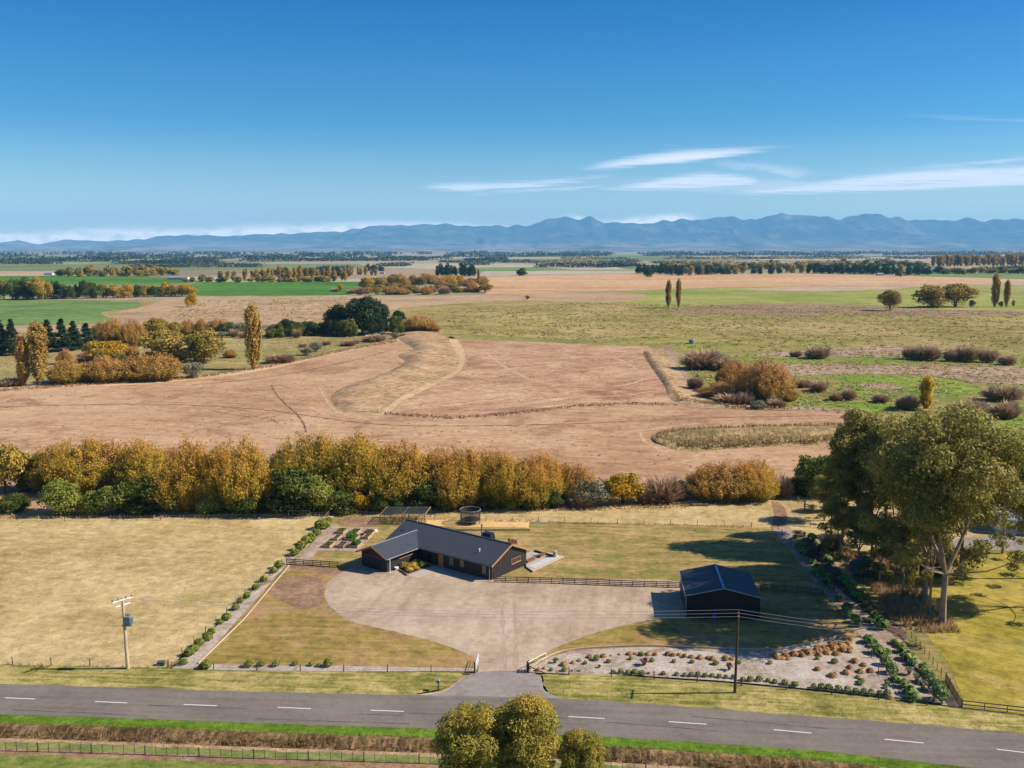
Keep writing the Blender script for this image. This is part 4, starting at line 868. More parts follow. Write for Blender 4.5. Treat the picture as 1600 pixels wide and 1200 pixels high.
row(['small_far_poplar'], [(340, 438), (420, 440)], 7, 8, 20, 2, 'distant_poplar', 'poplars behind the left end of the bright green crop', 'poplar', 'poplars left behind the green crop', 7, .25)
row(['small_far_tree'], [(285, 440), (420, 441), (530, 441)], 22, 16, 9, 2, 'distant_tree', 'low rounded trees along the bright green crop', 'tree', 'low trees behind the green crop', 8)
row(['small_far_tree'], [(90, 431), (280, 431)], 26, 17, 13, 3, 'distant_tree', 'grey autumn trees beyond the left green crop', 'tree', 'trees above the left crop', 9)
row(['brown_willow', 'olive_tree', 'bare_shrub'], [(545, 459), (640, 458), (760, 457)], 24, 22, 12, 6, 'scrub_tree', 'front grey-brown trees in the scrub patch', 'tree', 'scrub patch trees', 10)
row(['brown_willow', 'olive_tree'], [(580, 448), (660, 446), (760, 446)], 16, 24, 15, 5, 'scrub_tree', 'back grey-brown trees in the scrub patch', 'tree', 'back scrub patch trees', 11)
row(['small_far_dark'], [(680, 431), (745, 431)], 9, 12, 19, 2, 'distant_conifer', 'dark conifers in the block behind the scrub patch', 'tree', 'dark block behind the scrub', 12, .15)
row(['small_far_dark'], [(572, 424), (597, 424)], 4, 9, 12, 1, 'distant_conifer', 'dark conifers in the small far block', 'tree', 'small far conifer block', 13, .15)
row(['small_far_dark'], [(995, 427), (1060, 430)], 9, 11, 17, 2, 'distant_conifer', 'dark conifers starting the wood behind the orange field', 'tree', 'left end of the right shelter wood', 14, .2)
row(['small_far_dark', 'small_far_tree'], [(1055, 430), (1130, 429), (1260, 427)], 20, 12, 14, 2, 'distant_tree', 'trees in the long wood behind the orange field', 'tree', 'long wood behind the orange field', 15, .3)
row(['small_far_dark'], [(1260, 427), (1400, 429)], 18, 14, 16, 1, 'distant_conifer', 'dark conifers in the solid belt behind the orange field', 'tree', 'solid conifer belt', 16, .15)
row(['small_far_dark'], [(1400, 431), (1470, 428)], 6, 13, 16, 2, 'distant_conifer', 'dark conifers right of the solid belt', 'tree', 'conifers right of the belt', 17, .25)
row(['small_far_tree'], [(1475, 428), (1600, 427)], 14, 16, 10, 2, 'distant_tree', 'olive trees along the far right green strip', 'tree', 'trees on the far right strip', 18, .3)
row(['small_far_poplar'], [(1455, 416), (1600, 414)], 26, 8, 18, 2, 'distant_poplar', 'golden poplars in the far upper right row', 'poplar', 'golden far poplars', 19, .2)
row(['small_far_tree'], [(1300, 415), (1450, 417)], 18, 14, 9, 2, 'distant_tree', 'autumn trees behind the dark solid belt', 'tree', 'autumn wood behind the dark belt', 20, .3)
row(['small_far_poplar'], [(548, 429), (590, 431)], 6, 5, 14, 1, 'distant_poplar', 'slim far poplars above the yellow tree', 'poplar', 'far poplars above the crop', 21, .2)
row(['bare_shrub', 'grey_shrub'], [(455, 545), (560, 537), (640, 526)], 9, 14, 7, 3, 'field_bush', 'scrubby bushes on the terrace edge beside the scarp', 'bush', 'bushes of the terrace edge', 22, .4)
row(['grey_shrub', 'green_shrub', 'bare_shrub'], [(300, 528), (470, 528)], 9, 20, 14, 2, 'hedge_bush', 'bushes in the hedge behind the lone poplar', 'bush', 'hedge behind the lone poplar', 23, .3)

row(['small_far_dark', 'small_far_tree'], [(400, 433), (548, 432)], 18, 15, 14, 1, 'distant_conifer', 'dark trees between the poplars behind the crop', 'tree', 'dark trees behind the poplars', 31, .2)
row(['small_far_tree'], [(1040, 422), (1300, 420)], 26, 17, 12, 2, 'distant_tree', 'pale autumn trees behind the long wood', 'tree', 'autumn trees behind the long wood', 32, .25)
row(['grey_shrub', 'green_shrub', 'dark_tree'], [(430, 526), (505, 524)], 6, 26, 24, 1, 'hedge_bush', 'dark bushes leading to the evergreen clump', 'bush', 'dark bushes by the evergreen clump', 33, .2)
row(['brown_willow', 'olive_tree'], [(150, 530), (350, 524)], 9, 30, 26, 3, 'hedge_tree', 'brown trees behind the olive-gold stand', 'tree', 'brown trees behind the olive-gold stand', 34, .2)
row(['brown_willow', 'bare_shrub', 'olive_tree'], [(92, 572), (230, 560), (370, 556)], 11, 30, 20, 8, 'scrub_bush', 'scrub bushes filling in around the yellow tree', 'bush', 'scrub around the yellow tree', 41, .3)
row(['dark_tree', 'green_shrub'], [(505, 524), (545, 526), (625, 522)], 8, 30, 26, 2, 'evergreen_tree', 'dark evergreens along the foot of the evergreen clump', 'tree', 'foot of the evergreen clump', 42, .2)
row(['bare_shrub', 'grey_shrub', 'brown_willow'], [(1080, 604), (1180, 640), (1240, 628)], 8, 30, 18, 8, 'marsh_bush', 'low brush around the marsh thicket', 'bush', 'brush around the marsh thicket', 43, .3)
# ---- far woods: each strip reads as one mass
def wood(name, pts, hm, depth, den, seed, leaf='leaf_wood', size=2.2, tone=(0, 1)):
    rng = np.random.default_rng(seed); P = []; Wp = world(pts); T = []
    for a, b in zip(Wp, Wp[1:]):
        L = (b - a).length; n = int(L * hm * 4.2 / (1.49 * size * size)); t = rng.random(n); base = np.array([a.x, a.y, 0]) + t[:, None] * np.array([(b - a).x, (b - a).y, 0])
        env = .66 + .34 * np.sin(t * L / 57 + seed) * np.sin(t * L / 131 + 2 * seed) + .25 * rng.random(n)
        keep_ = (np.sin(t * L / 190 + seed * 2.3) + .6 * np.sin(t * L / 71 + seed * 5.1) + .5 * np.sin(t * L / 430 + seed)) > -.55; base = base[keep_]; env = env[keep_]; t = t[keep_]; n = len(base)
        base[:, 1] += rng.random(n) * depth; base[:, 0] += rng.normal(size=n) * 8; base[:, 2] = rng.random(n) ** .7 * hm * np.clip(env, .3, 1.2); P.append(base)
        T.append(np.clip(tone[0] + (tone[1] - tone[0]) * (.5 + .5 * np.sin(t * L / 60 + 3 * seed)) * .6 + .4 * rng.random(n) * (tone[1] - tone[0]), 0, 1))
    P = np.concatenate(P); N = np.tile([0, -.4, .7], (len(P), 1)); V, Q = leaves(rng, P, N, size, 1.2, .8)
    tag(link(name, mesh_np(name, V, Q, np.concatenate(T), M[leaf])), 'far woodland strip reading as one mass on the hazy plain', 'woodland', None, 'stuff')
WD = [([(-100, 421), (95, 420)], 16, 60, .9, 2.0, (0, .2)), ([(-100, 409), (400, 409), (800, 407)], 20, 200, .35, 4, (0, .25)), ([(-100, 413.5), (220, 413), (330, 414)], 16, 150, .4, 3.5, (0, .5)),
      ([(360, 425), (540, 424)], 14, 60, .7, 2.2, (0, .5)), ([(200, 418), (400, 418)], 13, 80, .5, 2.4, (.2, .8)), ([(590, 417), (720, 415), (800, 414)], 14, 100, .5, 3, (0, .3)),
      ([(800, 411), (1000, 412), (1120, 413)], 14, 120, .5, 3, (.1, .8)), ([(840, 418), (940, 418.5), (1000, 416)], 12, 80, .5, 2.4, (.0, .3)), ([(1040, 418), (1200, 416), (1320, 416)], 15, 120, .6, 3, (.1, .9)),
      ([(800, 401), (1200, 399.5), (1700, 399)], 26, 500, .12, 9, (0, .2)), ([(-100, 402.5), (500, 402), (900, 401.5)], 24, 500, .12, 9, (0, .25)), ([(1200, 410), (1400, 411), (1700, 409)], 16, 160, .4, 3.6, (.1, .9)),
      ([(1150, 405), (1400, 405), (1700, 404)], 18, 250, .22, 5, (.1, .8)), ([(880, 405.5), (1150, 405)], 14, 200, .25, 5, (.3, 1)), ([(940, 420), (1000, 420), (1060, 423)], 12, 60, .5, 2.2, (.3, .9)), ([(1560, 423), (1720, 422)], 14, 60, .7, 2.4, (.1, .8)),
      ([(-100, 405.5), (400, 405), (700, 405)], 15, 300, .2, 6, (.1, .6)), ([(500, 398), (1000, 397), (1700, 396.5)], 30, 900, .06, 16, (0, .3)), ([(-100, 398.5), (500, 398)], 30, 900, .06, 16, (0, .3)), ([(600, 410), (830, 411)], 13, 160, .35, 3.5, (.1, .5))]
for i, (p_, h_, d_, dn, sz, tn) in enumerate(WD): wood('distant_woodland', p_, h_, d_, dn, 100 + i, size=sz, tone=tn)
# ---------------------------------------------------------------- gum trees with real limbs
def gum(seed, H, W, n, size=.26, leaf='leaf_gum', lowfrac=.34, r0=.55, stems=1, lean=(0, 0), cl_r=1.5, depth=4, trunk='trunk_gum', drop=.6, keep=.62):
    rng = np.random.default_rng(seed); mb = MB(); ends = []
    def grow(p, d, L, r, k):
        pts = [p]; rr = [r]; q = p.copy(); dd = d.copy(); ns = 4
        for i in range(ns):
            dd = dd + rng.normal(size=3) * .11 + np.array([0, 0, .05]); dd /= np.linalg.norm(dd); q = q + dd * L / ns; pts.append(q.copy()); rr.append(r * (1 - .42 * (i + 1) / ns))
            if k >= 2 and i >= 2: ends.append((q.copy() + rng.normal(size=3) * .5, .45))
        mb.tube(pts, rr, 7 if k == 0 else 5, False)
        if k in (1, 2):                     # lower side sprays hanging well down the limbs
            for j in range(2 if k == 1 else 1):
                b = Vector(pts[1 + j]); a = rng.random() * 6.28; Ls = W * (.16 + .2 * rng.random()); e = np.array([b.x + math.cos(a) * Ls, b.y + math.sin(a) * Ls, b.z + Ls * (.35 * rng.random() - .05)])
                mb.tube([b, Vector(e)], [r * .3, .02], 4, False); ends.append((e, .9)); ends.append((e * .5 + np.array(b) * .5 + rng.normal(size=3) * .4, .5))
        if k >= depth: ends.append((q, 1)); return
        nb = 3 if rng.random() < .55 else 2
        a0 = rng.random() * 6.28
        for j in range(nb):
            a = a0 + j * 6.28 / nb + rng.normal() * .4; sp = .38 + .32 * rng.random()
            side = np.cross(dd, [math.cos(a), math.sin(a), .01]); side /= np.linalg.norm(side); e = dd * math.cos(sp) + side * math.sin(sp); e[:2] *= W / H * 1.5
            e /= np.linalg.norm(e); grow(q, e, L * (.62 + .2 * rng.random()), r * .56, k + 1)
        if k >= 1: ends.append((q, .8))
    for s in range(stems):
        a = rng.random() * 6.28; d = np.array([lean[0] + math.cos(a) * .22 * (stems > 1), lean[1] + math.sin(a) * .22 * (stems > 1), 1.]); d /= np.linalg.norm(d)
        grow(np.array([0, 0, -.3]), d, H * lowfrac, r0 / (stems ** .5), 0)
    ends = [e for e in ends if rng.random() < keep]; E_ = np.array([e[0] for e in ends]); S = np.array([e[1] for e in ends])
    k = rng.choice(len(E_), n, p=S / S.sum()); cr = cl_r * (.7 + .6 * rng.random(len(E_)))
    d = unit(rng, n); rad = rng.random(n) ** .45
    P = E_[k] + d * (cr[k] * rad)[:, None] * np.array([1, 1, .8]); P[:, 2] -= drop * rng.random(n) * (1 - S[k] * .3)
    tt = rng.random(len(E_))[k]; V, Q = leaves(rng, P, d + np.array([0, 0, .35]), size, 1.35, .75, .35)
    t = .4 * tt + .4 * rng.random(n) + .2 * np.clip(P[:, 2] / H, 0, 1)
    ok = P[:, 2] > .4; Q = Q.reshape(-1, 4)[ok]; t = t[ok]
    tm = mb.mesh('gum_trunk'); tm.materials.append(M[trunk]); cm = mesh_np('gum_crown', V, Q, t, M[leaf])
    hmax = np.percentile(P[:, 2], 99.7); wmax = np.percentile(np.abs(P[:, :2]), 98) * 2
    return (tm, cm, wmax, hmax)
def puff_gum(seed, H, W, np_, pr_, per, size, leaf='leaf_gum', r0=.42, low=6, z0=.40, fork=.24, trunk='trunk_gum', topflat=.33, lowz=.26, tilt=0.):
    """a gum: forked trunk, a limb out to every rounded spray of leaves, sky showing between the sprays"""
    rng = np.random.default_rng(seed); mb = MB(); parts = []; C0 = []
    cz = H * (z0 + 1) / 2; rz = H * (1 - z0) / 2
    tries = 0
    while len(C0) < np_ and tries < 4000:
        tries += 1; d = unit(rng, 1)[0]; r = .5 + .5 * rng.random() ** .6
        if d[2] < -.2 and rng.random() < .5: continue
        c = np.array([d[0] * (W / 2 - pr_) * r, d[1] * (W / 2 - pr_) * r, cz + d[2] * (rz - pr_ * .6) * r])
        if all(np.linalg.norm((c - q[0]) * np.array([1, 1, 1.3])) > (pr_ * 1.12) for q in C0): C0.append((c, pr_ * (.72 + .5 * rng.random())))
    for k in range(low):
        a = 6.283 * (k + rng.random()) / max(low, 1); r = W / 2 * (.5 + .5 * rng.random()); C0.append((np.array([math.cos(a) * r, math.sin(a) * r, H * (lowz + (z0 - lowz) * rng.random())]), pr_ * (.45 + .3 * rng.random())))
    nst = 3; zf_ = H * fork; base = np.array([0, 0, -.3]); fk = np.array([tilt * .5, 0, zf_]); mb.tube([base, base * .5 + fk * .5 + rng.normal(size=3) * .06, fk], [r0 * 1.15, r0 * .9, r0 * .8], 8, False)
    stems = []
    for k in range(nst):
        a = 6.283 * k / nst + rng.random(); t = np.array([math.cos(a) * W * .2, math.sin(a) * W * .2, H * (.72 + .12 * rng.random())]); m1 = fk * .62 + t * .38 + np.array([math.cos(a), math.sin(a), 0]) * W * .05; m2 = fk * .28 + t * .72
        P = [fk, m1, m2, t]; R_ = [r0 * .6, r0 * .46, r0 * .3, r0 * .12]; mb.tube(P, R_, 7, False); stems.append(P)
    for c, r in C0:
        best = None
        for P in stems + [[base, fk]]:
            for q0, q1 in zip(P, P[1:]):
                for f in (0, .33, .66, 1):
                    q = q0 * (1 - f) + q1 * f; dd = c - q; cost = np.linalg.norm(dd[:2]) + abs(dd[2] - np.linalg.norm(dd[:2]) * .9) * .8
                    if q[2] < c[2] - .3 and q[2] > zf_ * .75 and (best is None or cost < best[0]): best = (cost, q)
        if best is not None:
            q = best[1]; L = np.linalg.norm(c - q); mid = q * .5 + c * .5 + np.array([0, 0, -L * .07]) + rng.normal(size=3) * .12; mb.tube([q, mid, c], [r0 * .2 + .03, r0 * .13 + .02, .02], 5, False)
            for _ in range(3): mb.tube([mid * .4 + c * .6, c + unit(rng, 1)[0] * r * .75], [.04, .012], 4, False)
    for c, r in C0:
        n = int(per * (r / pr_) ** 2); d = unit(rng, n); dn = rng.random(n) < .3; d[:, 2] = np.where((d[:, 2] < 0) & dn, -d[:, 2], d[:, 2]); ph = rng.random(6) * 6.28
        rad = np.where(rng.random(n) < .4, rng.random(n) ** .45, .8 + .25 * rng.random(n)) * (1 + .2 * np.sin(d[:, 0] * 4 + ph[0]) * np.sin(d[:, 1] * 4 + ph[1]) + .14 * np.sin(d[:, 2] * 6 + ph[2]) + .1 * np.sin(d[:, 0] * 11 + ph[3]) * np.sin(d[:, 1] * 10 + ph[4]))
        P = c + d * (r * rad)[:, None] * np.array([1.12, 1.12, .78]); P[:, 2] -= .35 * r * (np.hypot(d[:, 0], d[:, 1]) * rad) ** 2 * .6; P[:, 2] = np.maximum(P[:, 2], .4)
        V, Q = leaves(rng, P, d + np.array([0, 0, .25]), size, 1.35, .65, .25); parts.append((V, Q, np.clip(.3 * rng.random() + .42 * rng.random(n) + .28 * np.clip(P[:, 2] / H, 0, 1), 0, 1)))
    V, Q, T = join(parts); tm = mb.mesh('gum_trunk'); tm.materials.append(M[trunk]); cm = mesh_np('gum_crown', V, Q, T, M[leaf])
    return (tm, cm, W * 1.04, V[:, 2].max() * .985)
PRO['gum'] = [puff_gum(200 + s, 28, 20, 36, 2.25, 900, .17) for s in range(3)]
PRO['slim_gum'] = [puff_gum(220 + s, 24, 10, 24, 1.6, 620, .165, r0=.26, low=5, z0=.34, lowz=.16, fork=.3) for s in range(4)]
PRO['road_gum'] = [puff_gum(230 + s, 11, 9, 30, 1.3, 1300, .095, 'leaf_road_gum', r0=.24, low=5, z0=.22, lowz=.12) for s in range(2)]
GUM = [('gum', 1472, 978, 262, 632, 'largest gum with a pale forked trunk, nearest the road', 0), ('gum', 1444, 942, 215, 640, 'tall gum just behind the largest forked one', 1),
       ('slim_gum', 1426, 900, 96, 664, 'gum behind the two nearest gums, its crown touching theirs', 3), ('slim_gum', 1395, 872, 80, 690, 'slim gum standing left of the two nearest gums', 0),
       ('slim_gum', 1380, 866, 92, 650, 'gum with a dense crown in the middle of the row', 2), ('slim_gum', 1362, 868, 76, 700, 'slim gum between the middle gum and the left pair', 1),
       ('slim_gum', 1336, 856, 92, 640, 'right gum of the tall left pair in the row', 1), ('slim_gum', 1316, 858, 80, 664, 'left gum of the tall left pair in the row', 2),
       ('slim_gum', 1298, 838, 60, 716, 'short gum at the left end of the row', 0), ('gum', 1640, 950, 150, 742, 'gum at the right edge reaching into the picture', 2),
       ('slim_gum', 1566, 866, 80, 706, 'gum between the largest gum and the grey drive', 0),
       ('slim_gum', 1312, 874, 66, 772, 'low young gum at the near foot of the tall left pair', 1), ('slim_gum', 1340, 894, 74, 786, 'low young gum between the left pair and the blue-green sapling', 2),
       ('slim_gum', 1374, 914, 74, 800, 'low young gum in the dry grass below the middle gum', 0), ('slim_gum', 1410, 930, 72, 822, 'low young gum just left of the two nearest gums', 1),
       ('slim_gum', 1354, 852, 96, 712, 'bushy gum filling the gap right of the tall left pair', 3), ('slim_gum', 1288, 815, 60, 744, 'bushy gum at the far left end of the row', 1),
       ('slim_gum', 1452, 962, 84, 716, 'slim gum added between the two nearest gums to deepen the shed shadow', 3), ('slim_gum', 1432, 924, 90, 690, 'slim gum added left of the second nearest gum to deepen the shed shadow', 1),  # both gums added so that more tree shadow falls around the shed
       ('slim_gum', 1610, 905, 100, 690, 'slim gum at the right edge behind the reaching gum', 2), ('slim_gum', 1408, 892, 84, 668, 'slim gum halfway between the middle gum and the nearest pair', 0),
       ('slim_gum', 1500, 900, 110, 706, 'gum behind the largest gum on its right side', 3)]
for k, px, pb, wp, ptp, lab, v in GUM: tree(k, px, pb, wp, ptp, 'gum_tree', lab, 'gum tree', 'row of gums along the right boundary', v, pushback=False)
tree('juvenile_gum', 1296, 800, 44, 760, 'young_gum_tree', 'young blue-green gum at the left end of the gum row', 'tree', pushback=False)
tree('juvenile_gum', 1345, 905, 50, 868, 'young_gum_tree', 'young blue-green gum under the middle of the gum row', 'tree', pushback=False)
tree('green_shrub', 1452, 900, 60, 868, 'green_shrub', 'dark green shrub under the two nearest gums', 'shrub', pushback=False)
tree('green_shrub', 1420, 880, 50, 850, 'green_shrub', 'green shrub under the middle gum of the row', 'shrub', pushback=False)
tree('bare_shrub', 1300, 862, 44, 826, 'bare_thicket', 'brown thicket at the left foot of the gum row', 'shrub', pushback=False)
# roadside trees in the foreground, their feet just below the picture
for (x, y, w_, h_, lab, v) in ((-3.7, 80.0, 8.0, 9.3, 'left crown of the bushy olive-gold roadside trees', 0), (1.0, 80.8, 8.8, 9.9, 'biggest, middle crown of the bushy olive-gold roadside trees', 1), (6.2, 80.0, 5.2, 7.0, 'smallest, right crown of the bushy olive-gold roadside trees', 0)):
    plant_at('road_gum', (x, y, 0), w_, h_, 'roadside_tree', lab, 'tree', 'roadside trees in the foreground', v)

# ---------------------------------------------------------------- fences
def fence(name, label, P, spacing, h, nw=4, rails=0, batten=0, postm='old_post', railm='rail_wood', pr=.06, braces=(), cat='fence', wires=True, group=None):
    P = [Vector((p.x, p.y, 0)) for p in world(P)]; o = P[0]; r = empty(name, o, 0, label, cat, group)
    L = [0]
    for a, b in zip(P, P[1:]): L.append(L[-1] + (b - a).length)
    def pt(s):
        s = max(0, min(s, L[-1]))
        for i in range(len(P) - 1):
            if s <= L[i + 1] + 1e-6: return P[i].lerp(P[i + 1], (s - L[i]) / max(L[i + 1] - L[i], 1e-6)) - o
        return P[-1] - o
    n = max(1, round(L[-1] / spacing)); me = MB().tube([(0, 0, -.2), (0, 0, h * .5), (0, 0, h)], [pr * 1.1, pr, pr * .92], 7).mesh('post'); me.materials.append(M[postm]); pk = random.Random(len(label))
    for i in range(n + 1):
        q = pt(L[-1] * i / n); s = link('post', me, r); s.location = q; s.rotation_euler = ((pk.random() - .5) * .05, (pk.random() - .5) * .05, pk.random() * 6)
    if batten:
        bm_ = MB().box(-.02, .02, -.03, .03, .05, h * .97).mesh('batten'); bm_.materials.append(M[postm])
        for i in range(n):
            for j in range(1, batten): s = link('batten', bm_, r); s.location = pt(L[-1] * (i + j / batten) / n)
    if nw and wires:
        mb = MB()
        for k in range(nw):
            z = h * (.2 + .74 * k / max(nw - 1, 1)); mb.tube([pt(L[-1] * i / n) + Vector((0, -pr, z)) for i in range(n + 1)], .008, 4, False)
        mb.build('wires', M['wire'], r)
    for k in range(rails):
        z = h * (.18 + .76 * k / max(rails - 1, 1)); mb = MB(); st = 2
        for i in range(0, n, 1):
            a, b = pt(L[-1] * i / n), pt(L[-1] * (i + 1) / n); d = (b - a).normalized(); off = Vector((d.y, -d.x, 0)) * (pr + .02)
            mb.bar(a + off + Vector((0, 0, z)), b + off + Vector((0, 0, z)), .04, .13)
        mb.build('rail', M[railm], r)
    for s_, sg in braces: mb = MB().bar(pt(s_) + Vector((0, 0, h * .8)), pt(s_ + sg * 2.2) + Vector((0, 0, .1)), .09); mb.build('brace', M[postm], r)
    return r
fx = lambda x, off: Vector((x, road_bot(x) - off, 0))
fence('wire_fence', 'long wire fence with battens on the near side of the road', [fx(-64 + 4 * i, 7.25 - .012 * (i - 1) * 4) for i in range(27)], 5.55, 1.15, 6, 0, 5, pr=.07)
fence('wire_fence', 'wire fence between the dry paddock and the road verge at left', [(-220,1036),(0,1040),(142,1043),(262,1046)], 4.9, 1.15, 5, pr=.06)
fence('wire_fence', 'wire fence along the left front lawn with bark mulch below', [(268,1047),(317,1049),(375,1050),(560,1052),(742,1052)], 4.95, 1.1, 4, pr=.06)
fence('wire_fence', 'wire fence climbing between the dry paddock and the house lawn', [(264,1044),(286,1024),(389,927),(440,884)], 3.3, 1.1, 4, pr=.05)
fence('wire_fence', 'upper wire fence between the dry paddock and the vegetable garden', [(452,876),(486,838),(512,808)], 4.2, 1.1, 4, pr=.05)
fence('wire_fence', 'back wire fence of the dry paddock below the willows', [(-80,814),(0,815),(156,816),(310,813),(450,813),(510,808)], 4.45, 1.1, 3, pr=.05)
fence('wire_fence', 'wire fence across the lawn behind the house and trampoline', [(524,806),(598,810),(671,813),(785,816),(864,817),(943,819),(1022,821),(1104,822),(1174,825)], 4.75, 1.15, 3, pr=.05, braces=((86, -1),))
fence('rail_fence', 'dark post and rail fence running from the house to the shed', [(772,911),(862,913),(960,917),(1062,920)], 1.75, 1.1, 0, 4, postm='rail_dark', railm='rail_wood')
fence('rail_fence', 'shaded post and rail fence right of the shed', [(1188,924),(1240,927),(1286,931)], 1.75, 1.1, 0, 4, postm='rail_dark', railm='rail_wood')
fence('rail_fence', 'post and rail fence left of the garage', [(448,883),(500,886),(528,888)], 1.55, 1.1, 0, 4, postm='rail_dark', railm='rail_dark')
fence('garden_fence', 'low post fence in front of the wood chip garden bed', [(824,1052),(888,1057),(953,1059),(1018,1063),(1120,1071),(1253,1082),(1391,1098),(1448,1105)], 5.2, 1.15, 3, pr=.07, braces=((.2, 1),))
fence('wire_fence', 'close-posted wire fence between the planted border and green lawn', [(1397,978),(1422,998),(1450,1030),(1477,1067)], 1.5, 1.15, 5, pr=.04)
fence('wire_fence', 'wire fence along the inner edge of the planted border', [(1222,838),(1262,878),(1302,932),(1346,985),(1365,1040),(1385,1088)], 5, 1.2, 3, pr=.06)
fence('rail_fence', 'dark rail fence panel dropping to the road corner at right', [(1478,1066),(1490,1088),(1502,1108)], 1.6, 1.2, 0, 5, postm='old_post', railm='rail_dark')
fence('rail_fence', 'grey three-rail fence along the road at the right edge', [(1503,1108),(1600,1119),(1720,1134)], 2.1, 1.1, 0, 3, railm='weathered_wood', postm='weathered_wood')
# fallow-field fence of old posts across the shorn terrace
fence('old_field_fence', 'old low fence line at the foot of the scarp', [(590,646),(640,650),(698,653)], 4.5, 1.2, 3, pr=.08)

def gate(name, label, a, b, h=1.15, m='white_paint', bars=5, z=0, stays=True, cat='gate'):
    a, b = [q if isinstance(q, Vector) else G(*q) for q in (a, b)]; d = b - a; L = d.length; r = empty(name, a, math.atan2(d.y, d.x), label, cat)
    MB().bar((0, 0, .12), (0, 0, h), .06).bar((L, 0, .12), (L, 0, h), .06).bar((0, 0, h), (L, 0, h), .06).bar((0, 0, .12), (L, 0, .12), .06).build('gate_frame', M[m], r)
    mb = MB()
    for k in range(1, bars): mb.bar((.03, .0, .12 + (h - .12) * k / bars), (L - .03, .0, .12 + (h - .12) * k / bars), .03)
    mb.build('gate_bars', M[m], r)
    return r
gate('driveway_gate', 'white driveway gate, the left one, swung edge-on to the road', (743,1053), (748,1036), 1.2, bars=4)
gate('driveway_gate', 'white driveway gate, the right one, swung open along the gravel', (825,1050), (853,1035), 1.25, bars=2)
for px, py, lab in ((742,1054,'timber gate post of the left driveway gate'), (824,1052,'timber gate post of the right driveway gate')):
    o = MB().tube([(0,0,-.2),(0,0,.8),(0,0,1.5)], [.11,.11,.1], 8).tube([(0,0,1.5),(0,0,1.56)], [.1,.04], 8).build('gate_post', M['old_post']); o.location = G(px, py); tag(o, lab, 'gate post')
# slatted panel standing edge-on whose shadow lies on the drive
r = empty('slatted_panel', G(826, 1054), math.radians(88), 'short slatted dark timber panel beside the right gate post', 'fence panel')
for k in range(4): MB().box(0, .9, -.02, .02, .15 + k * .3, .34 + k * .3).build('slat', M['rail_dark'], r)
MB().box(-.04, .04, -.05, .05, 0, 1.4).box(.86, .94, -.05, .05, 0, 1.4).build('upright', M['rail_dark'], r)
gate('field_gate', 'grey rail gate beside the garage at the end of the fence', (530,889), (564,890), 1.15, 'weathered_wood', 5)
gate('field_gate', 'silver gate at the corner of paddock and vegetable garden', (505,818), (518,804), 1.2, 'weathered_wood', 5)
gate('field_gate', 'dark rail gate in the shade at the top of the planted border', (1239,823), (1266,824), 1.15, 'rail_dark', 4)
gate('field_gate', 'small dark gate at the top of the chip path', (1207,829), (1216,829), 1.3, 'rail_dark', 4)
gate('field_gate', 'leaning pale gate on the dry grass above the border', (1246,788), (1256,803), 1.6, 'weathered_wood', 5)
gate('field_gate', 'galvanised gate at the corner of the scarp and lower field', (680,652), (699,653.5), 1.2, 'weathered_wood', 4)

# ---------------------------------------------------------------- power poles
def pole(px, py, H_, mat_, label, cross=True, trans=False, lean=0, crossyaw=0):
    r = empty('power_pole', G(px, py), 0, label, 'power pole')
    MB().tube([(0, 0, -.3), (lean * .5, 0, H_ * .5), (lean, 0, H_)], [.23, .18, .13] if trans else [.18, .14, .11], 10).build('pole_shaft', M[mat_], r)
    out = []
    for zz in ((H_ - .25, H_ - .95) if trans else (H_ - .2,)):
        c = Vector((lean, -.14, zz)); d = Vector((math.cos(crossyaw), math.sin(crossyaw), 0)); L = 1.25 if trans else 1.1
        if zz == H_ - .25 or not trans:
            MB().bar(c - d * L, c + d * L, .12).build('crossarm', M['weathered_wood' if not trans else 'white_paint'], r)
            for k in (-1, -.4, .4, 1) if trans else (-1, 0, 1):
                q = c + d * L * .95 * k; MB().tube([q + Vector((0, 0, .05)), q + Vector((0, 0, .15)), q + Vector((0, 0, .26)), q + Vector((0, 0, .32))], [.03, .07, .08, .03], 8).build('insulator', M['porcelain'], r); out.append(q + Vector((0, 0, .32)))
        else: MB().bar(c - d * .9 + Vector((0, .28, 0)), c + d * .9 + Vector((0, .28, 0)), .1).build('crossarm', M['white_paint'], r)
    if trans:
        mb = MB().box(lean + .14, lean + .86, -.36, .36, H_ - 3.4, H_ - 2.3); mb.build('transformer_tank', M['transformer'], r)
        for k in range(5): MB().box(lean + .9, lean + .98, -.3 + k * .14, -.25 + k * .14, H_ - 3.3, H_ - 2.5).build('cooling_fin', M['transformer'], r)
        for k in range(3): MB().tube([(lean + .3 + k * .2, 0, H_ - 2.3), (lean + .3 + k * .2, 0, H_ - 1.95)], [.06, .03], 7).build('bushing', M['porcelain'], r)
        MB().box(lean - .25, lean + .9, -.1, .1, H_ - 3.55, H_ - 3.42).build('bracket', M['pole_dark'], r)
    return r, out
p1, o1 = pole(200, 1047, 9.1, 'pole_wood', 'pale power pole with a blue-grey transformer by the dry paddock', trans=True, lean=-.15, crossyaw=math.radians(50))
p2, o2 = pole(1148, 1085, 9.6, 'pole_dark', 'dark power pole in the verge before the wood chip garden', trans=False, lean=.1, crossyaw=math.radians(78))
g1, g2 = G(200, 1047), G(1148, 1085); g3 = Vector((68, 92.0, 0))
def wire(a, b, sag, label):
    pts = [a.lerp(b, t / 24) - Vector((0, 0, sag * 4 * (t / 24) * (1 - t / 24))) for t in range(25)]
    o = MB().tube([q - a for q in pts], .015, 4, False).build('power_wire', M['wire']); o.location = a; tag(o, label, 'power line', 'overhead power wires')
